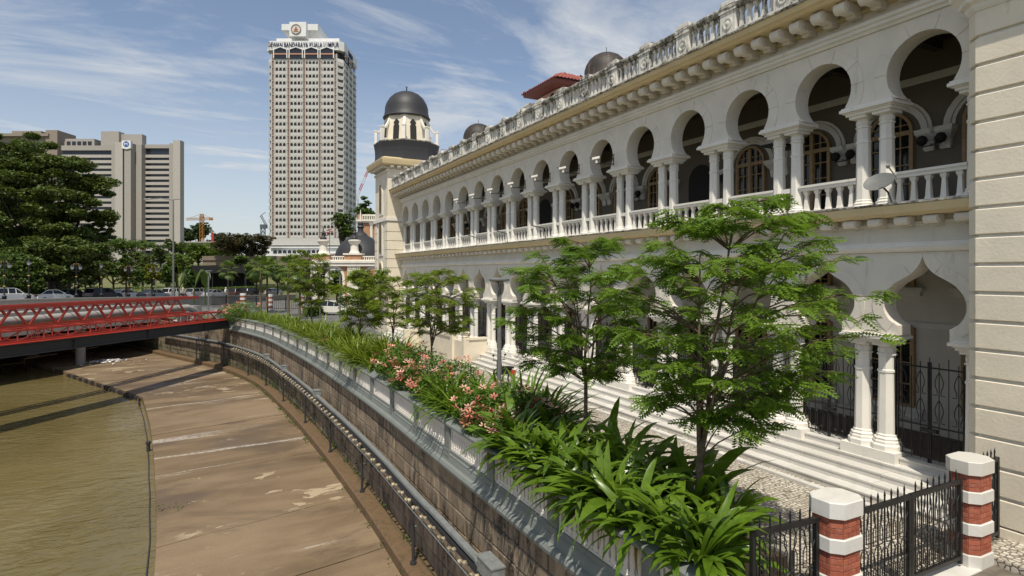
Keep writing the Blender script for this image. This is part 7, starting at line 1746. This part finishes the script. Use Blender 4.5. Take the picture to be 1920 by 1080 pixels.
c1_=thing('tower_crane','orange-yellow tower crane with level jib beside the bank tower','crane',V2(378.5,Tc,5),-YAW); XX=lambda px,o: (px-o)*Kc
mb=MB(); lattice(mb,(0,0,0),(0,0,zc_(405)-5),1.9,16); mb.build('mast',M['craneyel'],c1_)
mb=MB(); lattice(mb,(XX(349,378.5),0,zc_(411)-5),(XX(399,378.5),0,zc_(410)-5),1.3,16); mb.build('jib',M['craneyel'],c1_)
mb=MB(); lattice(mb,(0,0,zc_(408)-5),(0,0,zc_(401)-5),1.6,3); mb.bar((0,0,zc_(401)-5),(XX(352,378.5),0,zc_(410)-5),.18); mb.bar((0,0,zc_(401)-5),(XX(396,378.5),0,zc_(409)-5),.18); mb.box(XX(393,378.5),XX(398,378.5),-.8,.8,zc_(413)-5,zc_(409)-5); mb.build('apex',M['craneyel'],c1_)
c2_=thing('luffing_crane','dark grey crane rising behind the left side of the tall white tower','crane',V2(493,Tc,5),-YAW)
mb=MB(); lattice(mb,(0,0,0),(0,0,zc_(425)-5),2.2,12); mb.box(XX(489,493),XX(500,493),-1.5,1.5,zc_(428)-5,zc_(421)-5); mb.build('mast',M['cranegrey'],c2_); mb=MB(); lattice(mb,(XX(500,493),0,zc_(424)-5),(XX(489,493),0,zc_(404)-5),1.0,6); mb.bar((XX(489,493),0,zc_(404)-5),(XX(498,493),0,zc_(398)-5),.3); mb.build('jib',M['cranegrey'],c2_)
c3_=thing('red_white_crane','red and white crane jib slanting up beside the tall white tower','crane',V2(676,Tc,5),-YAW)
for i,(a,b) in enumerate(((0,.3),(.3,.55),(.55,.8),(.8,1))):
    A=Vector((XX(668,676),0,zc_(372)-5)); B=Vector((XX(689,676),0,zc_(322)-5)); mb=MB(); lattice(mb,A.lerp(B,a),A.lerp(B,b),1.1,4); mb.build('jib_section',M['cranered'] if i%2 else M['cranewhite'],c3_)
mb=MB(); lattice(mb,(XX(668,676),0,0),(XX(668,676),0,zc_(370)-5),2.0,14); mb.build('mast',M['cranewhite'],c3_)
rs=thing('red_pylon','red sign pylon beside the yellow crane','pylon',V2(398.5,Tc-20,5),-YAW); mb=MB(); mb.box(-.7,.7,-.4,.4,0,CAM_Z+(512-437)*(Tc-20)/1104-5); mb.box(-.9,.9,-.5,.5,CAM_Z+(512-438)*(Tc-20)/1104-5,CAM_Z+(512-436.6)*(Tc-20)/1104-5); mb.build('slab',M['cranered'],rs)
hb=thing('pale_low_building','low pale building on the slope under the yellow crane','building',V2(392,330,5),-YAW); K8=330/1104; mb=MB(); mb.box((350-392)*K8,(412-392)*K8,0,12,0,CAM_Z+(512-455)*K8-5); mb.build('wall',M['bankband'],hb); mb=MB(); mb.box((348-392)*K8,(414-392)*K8,-1,13,CAM_Z+(512-455)*K8-5,CAM_Z+(512-453)*K8-5); mb.build('roof',M['concrete'],hb)
# red hibiscus-like banners on poles
for i,(px,py,t_) in enumerate(((258,465,200),(264,464,200),(608,442,130),(618,434,130))):
    b=V2(px,t_,terr(t_)); z=CAM_Z+(512-py)*t_/1104-b.z; t=thing('flower_lamp','red flower-shaped street ornament on a pole, %s from the picture edge'%('first','second','third','fourth')[i],'street ornament',b,-YAW,'red flower ornaments'); mb=MB(); mb.tube([(0,0,0),(0,0,z)],.08,6); mb.build('pole',M['galvd'],t)
    for j in range(5):
        a=2*math.pi*j/5; r_=.75; mb=MB(); c=Vector((math.cos(a)*r_*.55,-.1,z+math.sin(a)*r_*.55)); mb.lathe([(.02,-.1),(.42,-.03),(.45,.05),(.1,.12)],8,c); mb.build('petal',M['cranered'],t,True)
